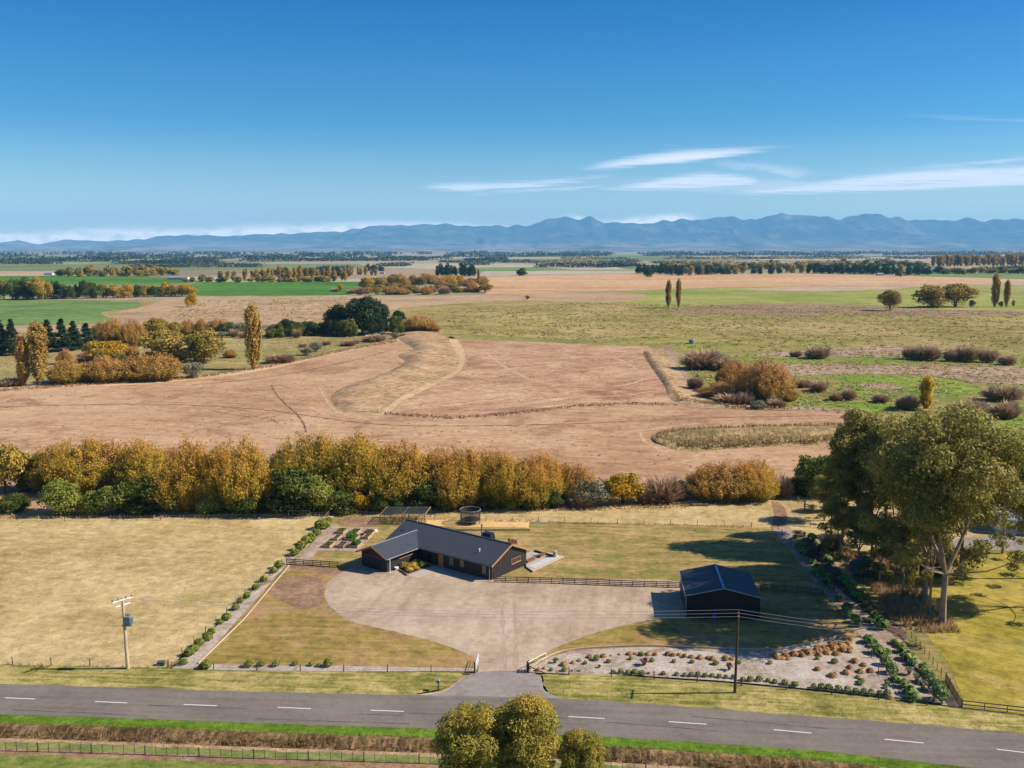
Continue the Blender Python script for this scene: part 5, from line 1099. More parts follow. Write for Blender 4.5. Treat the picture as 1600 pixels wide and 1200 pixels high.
for k, nm in enumerate(('nearest', 'middle', 'farthest')):
    wire(g2 + o2[k], g1 + o1[k], .9, nm + ' power wire of the span from the verge pole to the transformer pole')
    wire(g2 + o2[k], g3 + Vector((.5 * k, .9 * k - .9, 9)), .8, nm + ' power wire leaving the verge pole towards the right picture edge')
o = MB().box(-.4, .4, -.3, .3, 0, .55).build('junction_box', M['green_box']); o.location = G(252, 1041); b_ = MB().box(-.44, .44, -.34, .34, .55, .62).build('lid', M['green_box'], o); tag(o, 'small green utility box by the paddock corner post', 'utility box')
r = empty('mailbox', G(685, 1081), 0, 'blue-grey letterbox on a timber post beside the road', 'mailbox')
MB().box(-.05, .05, -.05, .05, -.1, 1.15).build('post', M['old_post'], r)
mb = MB(); mb.prism([(-.18, -.28, 1.15), (.18, -.28, 1.15), (.18, -.28, 1.38), (.1, -.28, 1.5), (-.1, -.28, 1.5), (-.18, -.28, 1.38)], (0, .56, 0)).build('letter_box', M['transformer'], r); MB().box(-.12, .12, -.3, -.285, 1.3, 1.36).build('slot', M['net_black'], r)

# ---------------------------------------------------------------- the house
EAVE, SL = 2.5, .4314
HA = G(768.5, 908); house = empty('farmhouse', HA, math.radians(-37), 'black-clad L-shaped single storey farmhouse with charcoal gable roofs', 'house')
def roofz(y): return EAVE + SL * (y + .6) if y <= 4.5 else EAVE + SL * (9.6 - y)
RZ = EAVE + SL * 5.1; GRZ = EAVE + SL * 3.4
mb = MB()      # main walls with pentagonal gable ends, then the garage wing
def gable(P5, d): mb.prism(P5, d)
mb.prism([(0, 0, 0), (0, 8.9, 0), (0, 8.9, EAVE + .1), (0, 4.45, EAVE + .1 + SL * 4.45), (0, 0, EAVE + .1)], (-21, 0, 0))
mb.prism([(-15.15, -7.15, 0), (-20.75, -7.15, 0), (-20.75, -7.15, EAVE + .1), (-17.95, -7.15, EAVE + .1 + SL * 2.7), (-15.15, -7.15, EAVE + .1)], (0, 7.6, 0))
walls = mb.build('walls', M['charcoal_cladding'], house)
mb = MB()      # vertical battens
for i in range(1, 22):
    y = i * .4
    if y < 8.8: mb.box(.003, .035, y - .02, y + .02, .1, min(roofz(y), 9) - .18)
for i in range(38):
    x = -.3 - i * .4
    if x > -15: mb.box(x - .02, x + .02, -.035, -.003, .1, EAVE - .02)
for i in range(18):
    y = -6.9 + i * .4
    if y < -.1: mb.box(-15.147, -15.115, y - .02, y + .02, .1, EAVE - .02)
for i in range(14):
    x = -15.4 - i * .4; z = EAVE - .05 + SL * (2.7 - abs(x + 17.95))
    if -19.9 < x < -16.0: mb.box(x - .02, x + .02, -7.185, -7.153, 2.3, z)
    else: mb.box(x - .02, x + .02, -7.185, -7.153, .1, z)
mb.build('cladding_battens', M['charcoal_cladding'], walls)
# roofs: thick slabs
T_ = .12
def slab(pts, m='roof_iron', nm='roof', par=None):
    b = MB(); b.prism([Vector(p) for p in pts], (0, 0, T_)); return b.build(nm, M[m], par or house)
z0 = lambda y: EAVE + SL * (y + .6)
yv = GRZ; yval = (GRZ - EAVE) / SL - .6     # where the garage ridge meets the main slope
gx0, gx1, gxr = -14.5, -21.3, -17.9
roof = slab([(.45, -.6, EAVE), (.45, 4.5, RZ), (-21.9, 4.5, RZ), (-21.9, -.6, EAVE), (gx1, -.6, EAVE), (gxr, yval, GRZ), (gx0, -.6, EAVE)][::1])
slab([(.45, 4.5, RZ), (.45, 9.6, EAVE), (-21.9, 9.6, EAVE), (-21.9, 4.5, RZ)], par=house, nm='back_roof')
groof = slab([(gx0, -.6, EAVE), (gxr, yval, GRZ), (gxr, -7.85, GRZ), (gx0, -7.85, EAVE)], nm='garage_roof')
slab([(gxr, yval, GRZ), (gx1, -.6, EAVE), (gx1, -7.85, EAVE), (gxr, -7.85, GRZ)], nm='garage_roof')
def ribs(x_or_y, a, b, par):      # standing ribs of the long-run iron
    pass
mb = MB()
for i in range(36):
    x = .2 - i * .6
    if x > gx0: ya = -.6
    elif x > gxr: ya = -.6 + (gx0 - x) / (gx0 - gxr) * (yval + .6)
    elif x > gx1: ya = yval - (gxr - x) / (gxr - gx1) * (yval + .6)
    else: ya = -.6
    mb.bar((x, ya + .05, z0(ya + .05) + T_ + .012), (x, 4.42, z0(4.42) + T_ + .012), .035, .03)
mb.build('roof_ribs', M['roof_iron'], roof)
mb = MB()
for i in range(18):
    y = -7.7 + i * .6
    xa = gx0 if y < -.6 else gx0 - (y + .6) / (yval + .6) * (gx0 - gxr)
    if y < yval - .1: mb.bar((xa - .03, y, EAVE + SL * (gx0 - xa + .03) + T_ + .012), (gxr + .06, y, GRZ - SL * .06 + T_ + .012), .035, .03)
mb.build('roof_ribs', M['roof_iron'], groof)
MB().bar((.45, 4.5, RZ + T_ + .03), (-21.9, 4.5, RZ + T_ + .03), .3, .05).build('ridge_cap', M['roof_iron'], roof)
MB().bar((gxr, yval, GRZ + T_ + .03), (gxr, -7.85, GRZ + T_ + .03), .26, .05).build('ridge_cap', M['downpipe'], groof)
MB().bar((gx0 - .02, -.6, EAVE + T_ + .02), (gxr, yval, GRZ + T_ + .03), .14, .02).build('valley', M['roof_iron'], roof)
def barge(a, b, m='barge_timber', nm='bargeboard', w_=.05, h_=.24, dz=-.02): MB().bar(Vector(a) + Vector((0, 0, dz)), Vector(b) + Vector((0, 0, dz)), w_, h_).build(nm, M[m], house)
barge((.48, -.62, EAVE), (.48, 4.5, RZ)); barge((.48, 4.5, RZ), (.48, 9.62, EAVE)); barge((-21.93, -.6, EAVE), (-21.93, 4.5, RZ)); barge((-21.93, 4.5, RZ), (-21.93, 9.6, EAVE))
barge((gx0, -7.88, EAVE), (gxr, -7.88, GRZ)); barge((gxr, -7.88, GRZ), (gx1, -7.88, EAVE))
MB().prism([(.42, -.5, EAVE - .02), (.42, 4.5, RZ - .02), (.42, 9.5, EAVE - .02), (.42, 9.35, EAVE - .03), (.42, 4.5, RZ - .12), (.42, -.35, EAVE - .03)], (-.41, 0, 0)).build('soffit', M['cedar'], house)
MB().bar((.4, -.66, EAVE + .02), (-14.45, -.66, EAVE + .02), .12, .1).build('gutter', M['roof_iron'], house)
MB().bar((gx0 + .06, -7.8, EAVE + .02), (gx0 + .06, -.75, EAVE + .02), .12, .1).build('gutter', M['downpipe'], house)
MB().bar((.45, 9.66, EAVE + .02), (-21.8, 9.66, EAVE + .02), .12, .1).build('gutter', M['roof_iron'], house)
MB().tube([(.02, -.62, 0), (.02, -.62, EAVE)], .05, 8).build('downpipe', M['downpipe'], house)
MB().tube([(gx0 + .05, -7.2, 0), (gx0 + .05, -7.2, EAVE)], .05, 8).build('downpipe', M['white_paint'], house)
def window(x0, x1, y0, y1, z0_, z1, axis, label=None, glass='dark_glass', sill=True, mull=1, fm='door_dark', out=.05):
    fr = MB(); t = .06
    if axis == 'y-':       # wall facing -y at y0
        yy_ = y0; fr.box(x0 - t, x1 + t, yy_ - out, yy_, z1, z1 + t).box(x0 - t, x1 + t, yy_ - out, yy_, z0_ - t, z0_).box(x0 - t, x0, yy_ - out, yy_, z0_, z1).box(x1, x1 + t, yy_ - out, yy_, z0_, z1)
        for k in range(1, mull + 1): xx = x0 + (x1 - x0) * k / (mull + 1); fr.box(xx - .025, xx + .025, yy_ - out, yy_, z0_, z1)
        f = fr.build('window', M[fm], house); MB().box(x0, x1, yy_ - .02, yy_ - .002, z0_, z1).build('pane', M[glass], f)
        if sill: MB().box(x0 - .1, x1 + .1, yy_ - .12, yy_ - out, z0_ - .1, z0_ - .05).build('sill', M['barge_timber'], f)
    else:                  # wall facing +x at x0
        xx = x0; fr.box(xx, xx + out, y0 - t, y1 + t, z1, z1 + t).box(xx, xx + out, y0 - t, y1 + t, z0_ - t, z0_).box(xx, xx + out, y0 - t, y0, z0_, z1).box(xx, xx + out, y1, y1 + t, z0_, z1)
        for k in range(1, mull + 1): yy_ = y0 + (y1 - y0) * k / (mull + 1); fr.box(xx, xx + out, yy_ - .025, yy_ + .025, z0_, z1)
        f = fr.build('window', M[fm], house); MB().box(xx + .002, xx + .02, y0, y1, z0_, z1).build('pane', M[glass], f)
        if sill: MB().box(xx + out, xx + .14, y0 - .1, y1 + .1, z0_ - .1, z0_ - .05).build('sill', M['barge_timber'], f)
    return f
window(-8.5, -7.7, 0, 0, .95, 2.1, 'y-', glass='blind'); window(-6.3, -5.5, 0, 0, 1.1, 2.1, 'y-', glass='blind', mull=0); window(-1.9, -1.1, 0, 0, .9, 2.1, 'y-', glass='blind', mull=0); window(-13.2, -12.2, 0, 0, .3, 2.1, 'y-', mull=0)
window(0, 0, 5.0, 7.3, 1.35, 2.05, 'x+', glass='dark_glass', mull=1, fm='barge_timber')
window(-15.15, 0, -4.4, -1.5, 1.75, 2.1, 'x+', glass='dark_glass', mull=2)
d_ = MB().box(-10.75, -9.75, -.07, -.0, .05, 2.15).build('front_door', M['cedar'], house); MB().box(-9.95, -9.9, -.13, -.07, .85, 1.3).build('handle', M['steel'], d_)
g_ = MB()
for k in range(4): g_.box(-19.85, -16.05, -7.2, -7.154, .06 + k * .53, .56 + k * .53)
gd = g_.build('garage_door', M['door_dark'], house)
MB().box(-20.0, -15.9, -7.26, -7.2, 2.2, 2.3).build('door_head', M['bed_side'], gd); MB().box(-19.9, -16.0, -7.45, -7.16, 0, .04).build('threshold', M['concrete'], gd)
# roof fittings
MB().tube([(-7.0, 6.3, 4.0), (-7.0, 6.3, 6.15)], .13, 10).tube([(-7.0, 6.3, 6.15), (-7.0, 6.3, 6.2), (-7.0, 6.3, 6.3)], [.2, .2, .06], 10).build('flue', M['steel'], house)
hp = MB(); hp.prism([(-6.3, 5.5, 4.2), (-6.3, 6.9, 3.6), (-6.3, 6.5, 5.2), (-6.3, 5.6, 5.15)], (1.7, 0, 0)); hp.build('skylight_box', M['dark_glass'], house)
MB().tube([(-3.6, 1.5, 3.4), (-3.6, 1.5, 3.95)], .07, 8).tube([(-3.6, 1.5, 3.95), (-3.6, 1.5, 4.05)], [.13, .1], 8).build('roof_vent', M['white_paint'], house)
MB().tube([(-19.3, 4.35, 4.5), (-19.3, 4.35, 5.3)], .04, 6).build('roof_vent', M['white_paint'], house)
MB().box(-20.9, -20.1, 1.9, 2.3, 3.62, 3.78).build('roof_vent', M['dark_glass'], house)
def HW(x, y, z=0): return house.matrix_basis @ Vector((x, y, z))
bpy.context.view_layer.update()
# entry: path, bed edge, tussocks, pot
def hsheet(nm, pts, m, z, lab=None, cat=None, h=None):
    mb = MB(); mb.prism([HW(x, y, z) for x, y in pts], (0, 0, h or .02)); o = mb.build(nm, M[m]); return o
o = hsheet('entry_path', [(-11.3, -.1), (-9.3, -.1), (-9.6, -6.3), (-11.6, -6.3)], 'concrete', zn(6)); tag(o, kind='structure')
sheet('entry_bed', [HW(-15.1, -.05), HW(-11.4, -.05), HW(-11.7, -6.3), HW(-15.1, -4.9)], 'dark_mulch', zn(7), smooth=False, feather=.2)
o = MB().bar(HW(-11.6, -6.4, .3), HW(-15.1, -5.0, .3), .12, .24).build('bed_edging', M['weathered_wood']); tag(o, 'low timber edging of the tussock bed at the house entry', 'edging')
o = empty('white_pot', HW(-14.75, -5.45, .15), 0, 'white plant pot at the garage corner', 'pot'); MB().tube([(0, 0, 0), (0, 0, .25), (0, 0, .5)], [.22, .3, .33], 12).build('pot_body', M['white_paint'], o)
rw = random.Random(3)
# patio deck with pavers at the gable end
r = empty('patio_deck', G(832, 880), 0, 'raised pale deck with square pavers at the right end of the house', 'deck')
dk = [G(*q) - r.location for q in ((822,889),(822,868),(836,862),(881,873),(832,896))]
MB().prism(dk, (0, 0, .42)).build('deck_base', M['concrete'], r)
a, b = G(881, 873.5) - r.location, G(832, 896) - r.location
MB().bar(a + Vector((0, 0, .4)), b + Vector((0, 0, .4)), .2, .12).build('deck_edge', M['edge_timber'], r)
n_ = Vector(((b - a).y, -(b - a).x, 0)).normalized(); n_ = n_ if n_.x < 0 else -n_
for k in range(5):
    c = a.lerp(b, .1 + .17 * k) + n_ * 1.15 + Vector((0, 0, .44)); u_ = (b - a).normalized(); MB().bar(c - u_ * .75, c + u_ * .75, 1.3, .04).build('paver', M['paver'], r)
for k in range(2):
    c = a.lerp(b, .2 + .4 * k) + n_ * 3.0; o = empty('patio_planter', r.location + c + Vector((0, 0, .42)), math.atan2((b - a).y, (b - a).x), ('far' if k == 0 else 'near') + ' russet planter trough on the pale deck', 'planter'); MB().box(-1, 1, -.25, .25, 0, .3).build('trough', M['planter_brown'], o)
    tmv = mesh_np('t', *(lambda R: (lambda v: (v[0], v[1], R.random(60)))(leaves(R, np.c_[(R.random((60, 1)) - .5) * 1.8, (R.random((60, 1)) - .5) * .4, .35 + .25 * R.random((60, 1))], np.tile([0, 0, 1.], (60, 1)), .12)))(np.random.default_rng(k)), M['leaf_tussock']); link('plants', tmv, o)
o = MB().tube([(0, 0, 0), (0, 0, 1.35)], [.35, .33], 12).tube([(0, 0, 1.35), (0, 0, 1.45)], [.4, .36], 12).build('outdoor_fireplace', M['concrete']); o.location = G(867, 874); tag(o, 'pale cylindrical outdoor fireplace at the far deck corner', 'fireplace')
o = MB().bar(G(835, 862, .35), G(863, 870, .35), .25, .7).build('low_wall', M['rail_dark']); tag(o, 'dark low wall along the back of the deck', 'low wall')
for k, (px, py) in enumerate(((796, 851), (801, 852), (806, 853))):
    o = empty('garden_chair', G(px, py), .3, ('left', 'middle', 'right')[k] + ' dark garden chair showing over the roof ridge', 'chair', 'garden chairs behind the house'); MB().box(-.25, .25, -.25, .25, .4, .46).build('seat', M['planter_brown'], o); MB().box(-.25, .25, .2, .25, .46, 1.0).build('backrest', M['planter_brown'], o)
    for sx_ in (-.22, .22):
        for sy_ in (-.22, .22): MB().box(sx_ - .02, sx_ + .02, sy_ - .02, sy_ + .02, 0, .4).build('leg', M['net_black'], o)
o = empty('bench', G(838, 872, .42), .4, 'small dark bench on the deck beside the house corner', 'bench'); MB().box(-.6, .6, -.2, .2, .4, .46).build('seat', M['rail_dark'], o); MB().box(-.55, -.48, -.2, .2, 0, .4).build('leg', M['rail_dark'], o); MB().box(.48, .55, -.2, .2, 0, .4).build('leg', M['rail_dark'], o)

# ---------------------------------------------------------------- the shed
SA = G(1072.6, 967.4); shed = empty('shed', SA, math.radians(-5.0), 'black steel gable shed shaded by the gums', 'shed'); SW, SD, SE, SP = 9.8, 9.6, 3.35, .235
SR = SE + SW / 2 * SP
MB().prism([(0, 0, 0), (SW, 0, 0), (SW, 0, SE), (SW / 2, 0, SR), (0, 0, SE)], (0, SD, 0)).build('walls', M['shed_iron'], shed)
mb = MB()
for i in range(1, 33): x = i * .3; mb.box(x - .02, x + .02, -.025, -.003, .05, SE + SP * (min(x, SW - x)) - .1)
for i in range(1, 32): y = i * .3; mb.box(SW + .003, SW + .025, y - .02, y + .02, .05, SE - .05)
mb.build('wall_ribs', M['shed_iron'], shed)
ro = .15
rl = MB().prism([(-ro, -ro, SE - ro * SP + .02), (SW / 2, -ro, SR + .02), (SW / 2, SD + ro, SR + .02), (-ro, SD + ro, SE - ro * SP + .02)], (0, 0, .08)).build('roof', M['shed_roof'], shed)
rr_ = MB().prism([(SW + ro, -ro, SE - ro * SP + .02), (SW / 2, -ro, SR + .02), (SW / 2, SD + ro, SR + .02), (SW + ro, SD + ro, SE - ro * SP + .02)], (0, 0, .08)).build('roof', M['shed_roof'], shed)
mb = MB(); mb2 = MB()
for i in range(40):
    y = i * .25; mb.bar((-ro, y, SE - ro * SP + .115), (SW / 2 - .15, y, SR - .15 * SP + .115), .03, .025); mb2.bar((SW + ro, y, SE - ro * SP + .115), (SW / 2 + .15, y, SR - .15 * SP + .115), .03, .025)
mb.build('roof_ribs', M['shed_roof'], rl); mb2.build('roof_ribs', M['shed_roof'], rr_)
MB().bar((SW / 2, -ro, SR + .14), (SW / 2, SD + ro, SR + .14), .34, .06).build('ridge_cap', M['ridge_cap'], shed)
MB().bar((-ro - .02, -ro - .03, SE + .04), (SW / 2, -ro - .03, SR + .08), .04, .14).build('bargeboard', M['downpipe'], shed); MB().bar((SW + ro + .02, -ro - .03, SE + .04), (SW / 2, -ro - .03, SR + .08), .04, .14).build('bargeboard', M['downpipe'], shed)
for y0, y1 in ((.6, 3.6), (5.2, 8.6)):
    mb = MB()
    for k in range(9): mb.box(-.06, -.003, y0, y1, .05 + k * .32, .33 + k * .32)
    rd = mb.build('roller_door', M['door_dark'], shed); MB().box(-.12, -.06, y0 - .1, y0, 0, 3).box(-.12, -.06, y1, y1 + .1, 0, 3).build('door_frame', M['downpipe'], rd)
MB().tube([(-.08, .12, 0), (-.08, .12, SE)], .05, 8).build('downpipe', M['downpipe'], shed); MB().bar((-ro - .06, -ro, SE - .02), (-ro - .06, SD + ro, SE - .02), .12, .1).build('gutter', M['downpipe'], shed)
MB().box(3.9, SW + .3, -.55, -.03, 0, .12).build('footing', M['concrete'], shed)
o = empty('blue_drum', SA + Vector((3.6, -.75, .15)), 0, 'small blue drum against the shaded front of the shed', 'drum'); MB().tube([(0, 0, 0), (0, 0, .35), (0, 0, .7), (0, 0, .8)], [.26, .28, .26, .1], 12).build('drum_body', M['blue_plastic'], o)

# ---------------------------------------------------------------- garden things
BEDS = [(500,610,620,612,'front row, left'),(672,780,620,620,'front row, middle'),(838,955,622,622,'front row, right'),(618,700,530,530,'middle row, left'),(780,925,530,530,'middle row, centre'),(1000,1085,512,512,'middle row, right'),(668,775,446,446,'back row, left'),(838,945,455,455,'back row, middle'),(1005,1125,465,465,'back row, right')]
for k, (xa, xb, yb, _, nm) in enumerate(BEDS):
    a = G(440 + xa / 8, 780 + yb / 8); b = G(440 + xb / 8, 780 + yb / 8); w_ = (b - a).length; D = 2.3; r = empty('raised_bed', a, math.radians(-12), 'timber raised vegetable bed, ' + nm, 'raised bed', 'raised vegetable beds')
    hh = .62; mb = MB().box(0, w_, 0, .06, 0, hh).box(0, w_, D - .06, D, 0, hh).box(0, .06, .06, D - .06, 0, hh).box(w_ - .06, w_, .06, D - .06, 0, hh); mb.build('timber_sides', M['bed_wood'], r)
    MB().box(.06, w_ - .06, .06, D - .06, .05, hh - .12).build('soil', M['soil'], r)
    if k in (0, 2, 4, 6, 7, 8):
        R = np.random.default_rng(40 + k); n = 500 if k in (2, 4) else 160; hh2 = .8 if k in (2, 4) else .25
        P = np.c_[.15 + (w_ - .3) * R.random((n, 1)), .15 + (D - .3) * R.random((n, 1)), hh - .1 + hh2 * R.random((n, 1))]; v, q = leaves(R, P, np.tile([0, 0, 1.], (n, 1)), .13)
        link('vegetables', mesh_np('vegetables', v, q, R.random(n), M['leaf_fresh' if k in (2, 4) else 'leaf_green']), r)
o = MB().tube([(0,0,0),(0,0,.3),(0,0,.55)], [.35,.4,.2], 10).build('white_sack', M['white_paint']); o.location = G(587, 832); tag(o, 'white bag beside the back right raised bed', 'bag')
# pergola-like frame
P4 = [G(594, 821), G(664, 821), G(665, 812), G(597, 812)]; h_ = 2.0
r = empty('netted_garden_frame', P4[0], 0, 'open timber frame with netting over garden rows', 'garden frame'); L4 = [q - P4[0] for q in P4]; L4[2] = L4[1] + Vector((.6, 5.2, 0)); L4[3] = Vector((.6, 5.2, 0))
for k, f in enumerate((0, .5, 1)):
    a, b = L4[0].lerp(L4[1], f), L4[3].lerp(L4[2], f)
    for q in (a, b): MB().box(q.x - .06, q.x + .06, q.y - .06, q.y + .06, 0, h_).build('post', M['weathered_wood'], r)
    MB().bar(a + Vector((0, 0, h_ + .05)), b + Vector((0, 0, h_ + .05)), .1).build('beam', M['bed_wood'], r)
for a, b in ((L4[0], L4[1]), (L4[3], L4[2])): MB().bar(a + Vector((0, 0, h_ - .06)), b + Vector((0, 0, h_ - .06)), .1).build('beam', M['weathered_wood'], r); MB().bar(a + Vector((0, 0, .1)), b + Vector((0, 0, .1)), .06, .2).build('base_board', M['rail_dark'], r)
def netmat(name, colr, dens):
    m = bpy.data.materials.new(name); m.use_nodes = True; t = NT(m.node_tree); p = t.n['Principled BSDF']; p.inputs['Base Color'].default_value = (*colr, 1); tr = t.a('ShaderNodeBsdfTransparent'); mx = t.a('ShaderNodeMixShader', {0: dens, 1: tr, 2: p.outputs[0]}); t.l.new(mx.outputs[0], t.n['Material Output'].inputs[0]); M[name] = m
netmat('garden_net', (.05, .055, .06), .5); netmat('trampoline_net', (.05, .05, .055), .45)
MB().poly([q + Vector((0, 0, h_ + .11)) for q in L4]).build('net', M['garden_net'], r)
R = np.random.default_rng(5); n = 700; P = np.c_[.3 + 8.0 * R.random((n, 1)), .4 + 4.4 * R.random((n, 1)), .1 + .6 * R.random((n, 1)) ** 2]; v, q = leaves(R, P, np.tile([0, 0, 1.], (n, 1)), .16); link('garden_plants', mesh_np('garden_plants', v, q, R.random(n), M['leaf_olive_round']), r)['kind'] = 'stuff'
sheet('garden_soil', [G(594, 821), G(664, 821), G(666, 810), G(597, 810)], 'bare_soil', zn(6), smooth=False, feather=.4)
# trampoline
r = empty('trampoline', G(735, 818.5), 0, 'round trampoline with a netted enclosure on the sand strip', 'trampoline'); RR = 1.9
ring = lambda rad, z, n=36: [(rad * math.cos(6.2832 * k / n), rad * math.sin(6.2832 * k / n), z) for k in range(n + 1)]
MB().tube(ring(RR, .85), .05, 6, False).build('frame_ring', M['steel'], r); MB().tube(ring(RR, 2.75), .055, 6, False).build('top_ring', M['downpipe'], r)
MB().prism(ring(RR - .12, .84)[:-1], (0, 0, .02)).build('mat', M['net_black'], r)
for k in range(6):
    a = 6.2832 * (k + .5) / 6; c, s_ = math.cos(a), math.sin(a); MB().tube([((RR + .05) * c, (RR + .05) * s_, 0), ((RR + .05) * c, (RR + .05) * s_, 2.75)], .045, 6).build('pole', M['rail_dark'], r)
    MB().tube([(RR * math.cos(a - .25), RR * math.sin(a - .25), .8), (RR * math.cos(a - .22), RR * math.sin(a - .22), .03), (RR * math.cos(a + .22), RR * math.sin(a + .22), .03), (RR * math.cos(a + .25), RR * math.sin(a + .25), .8)], .035, 5).build('leg', M['steel'], r)
mb = MB(); A_r = ring(RR - .03, .9)[:-1]; nn = len(A_r); mb.v = A_r + [(x, y, 2.7) for x, y, z in A_r]; mb.f = [(k, (k + 1) % nn, nn + (k + 1) % nn, nn + k) for k in range(nn)]; mb.build('net', M['trampoline_net'], r)
# goal
a, b = G(451, 811), G(484, 811); r = empty('goal_frame', a, 0, 'small open goal frame behind the dry paddock', 'goal'); L = (b - a).length
MB().bar((0, 0, 0), (0, 0, 1.6), .08).bar((L, 0, 0), (L, 0, 1.6), .08).bar((0, 0, 1.6), (L, 0, 1.6), .08).build('goal_posts', M['weathered_wood'], r)
MB().bar((0, 0, 1.6), (0, 1, 0), .05).bar((L, 0, 1.6), (L, 1, 0), .05).bar((0, 1, .03), (L, 1, .03), .05).build('back_stays', M['weathered_wood'], r)
mb = MB()
for k in range(1, 6): mb.bar((L * k / 6, 0, 1.55), (L * k / 6, 1, .05), .03)
mb.build('net_cords', M['steel'], r)
o = MB().tube([G(829, 816, .25), G(856, 817, .25)], .12, 8).build('white_pipe', M['pale_pipe']); tag(o, 'pale pipe lying at the right end of the sand strip', 'pipe')
o = MB().bar(G(1080, 789, .3), G(1106, 789, .3), .8, .5).build('timber_stack', M['weathered_wood']); tag(o, 'grey stack of timber below the lone wide willow', 'timber stack')
o = MB().bar(G(657, 828, .3), G(828, 828, .3), .1, .28).build('sand_edging', M['bed_wood']); tag(o, 'straight timber edge along the near side of the sand strip', 'edging')
for P_, lab in (([(310,1040),(380,972),(452,886)], 'pale timber edging between left lawn and shrub border'), ([(829,1047),(860,1027),(900,1017),(1000,1012),(1100,1015),(1200,1018),(1260,1009),(1310,997)], 'curved pale edging along the top of the wood chip bed')):
    W_ = crom([q for q in world(P_)], False, 1.0) if len(P_) > 3 else lin(world(P_), False, 5); mb = MB(); c0 = W_[0].copy()
    for a, b in zip(W_, W_[1:]): mb.bar(a - c0 + Vector((0, 0, .3)), b - c0 + Vector((0, 0, .3)), .09, .16)
    o = mb.build('garden_edging', M['edge_timber']); o.location = c0; tag(o, lab, 'edging')
# woodpile-like gate yard and neighbour's house behind the gums
r = empty('yard_stile', G(1257, 800), 0, 'pale timber stile frame on the dry grass above the border', 'stile')
MB().box(-.1, .1, -.1, .1, 0, 2.2).box(1.0, 1.2, -1.6, -1.4, 0, 1.9).build('post', M['rail_dark'], r)
for k in range(4): MB().bar((0, 0, .4 + k * .4), (1.1, -1.5, .3 + k * .4), .05, .2).build('board', M['weathered_wood'], r)
nb = empty('neighbouring_house', G(1556, 834), math.radians(-14), 'white neighbouring house half hidden behind the gums', 'house')
MB().prism([(0, 0, 0), (0, 7, 0), (0, 7, 2.8), (0, 3.5, 4.6), (0, 0, 2.8)], (14, 0, 0)).build('walls', M['far_wall'], nb)
MB().prism([(-.4, -.5, 2.65), (-.4, 3.5, 4.68), (14.4, 3.5, 4.68), (14.4, -.5, 2.65)], (0, 0, .12)).build('roof', M['far_roof'], nb); MB().prism([(-.4, 7.5, 2.65), (-.4, 3.5, 4.68), (14.4, 3.5, 4.68), (14.4, 7.5, 2.65)], (0, 0, .12)).build('roof', M['far_roof'], nb)
for k in range(3): f = MB().box(1.5 + k * 4, 3.3 + k * 4, -.06, -.003, .9, 2.2).build('window', M['white_paint'], nb); MB().box(1.6 + k * 4, 3.2 + k * 4, -.08, -.06, 1, 2.1).build('pane', M['dark_glass'], f)
sheet('neighbour_drive', [(1500,842),(1560,838),(1640,842),(1800,850),(1800,868),(1640,862),(1500,860),(1480,852)], 'apron', zn(3), smooth=False)
# far farm buildings
for px, py, w_, d__, lab in ((75,430,16,10,'tiny white farmhouse beyond the left green crop'), (277,437,34,10,'long white farm shed beyond the left crop'), (597,428,10,8,'tiny white shed above the scrub patch'), (1324,424,10,8,'tiny white house before the solid conifer belt'), (1122,424,12,8,'tiny white shed before the long wood'), (1376,431,12,8,'tiny white barn right before the solid belt'), (870,398.5,60,30,'very distant pale building in the haze')):
    r = empty('far_building', G(px, py), 0, lab, 'building'); MB().prism([(-w_ / 2, 0, 0), (-w_ / 2, d__, 0), (-w_ / 2, d__, 3.4), (-w_ / 2, d__ / 2, 5.2), (-w_ / 2, 0, 3.4)], (w_, 0, 0)).build('walls', M['far_wall'], r)
    MB().prism([(-w_ / 2 - .5, -.5, 3.3), (-w_ / 2 - .5, d__ / 2, 5.35), (w_ / 2 + .5, d__ / 2, 5.35), (w_ / 2 + .5, -.5, 3.3)], (0, 0, .15)).build('roof', M['far_roof'], r)
o = empty('grey_tank', G(1081, 537), 0, 'small grey tank standing in the open pasture', 'tank'); MB().tube([(0, 0, 0), (0, 0, 2), (0, 0, 2.6)], [1.6, 1.6, .4], 14).build('tank_body', M['far_roof'], o); MB().tube([(0, 0, 2.6), (0, 0, 2.8)], .35, 8).build('lid', M['rail_dark'], o)
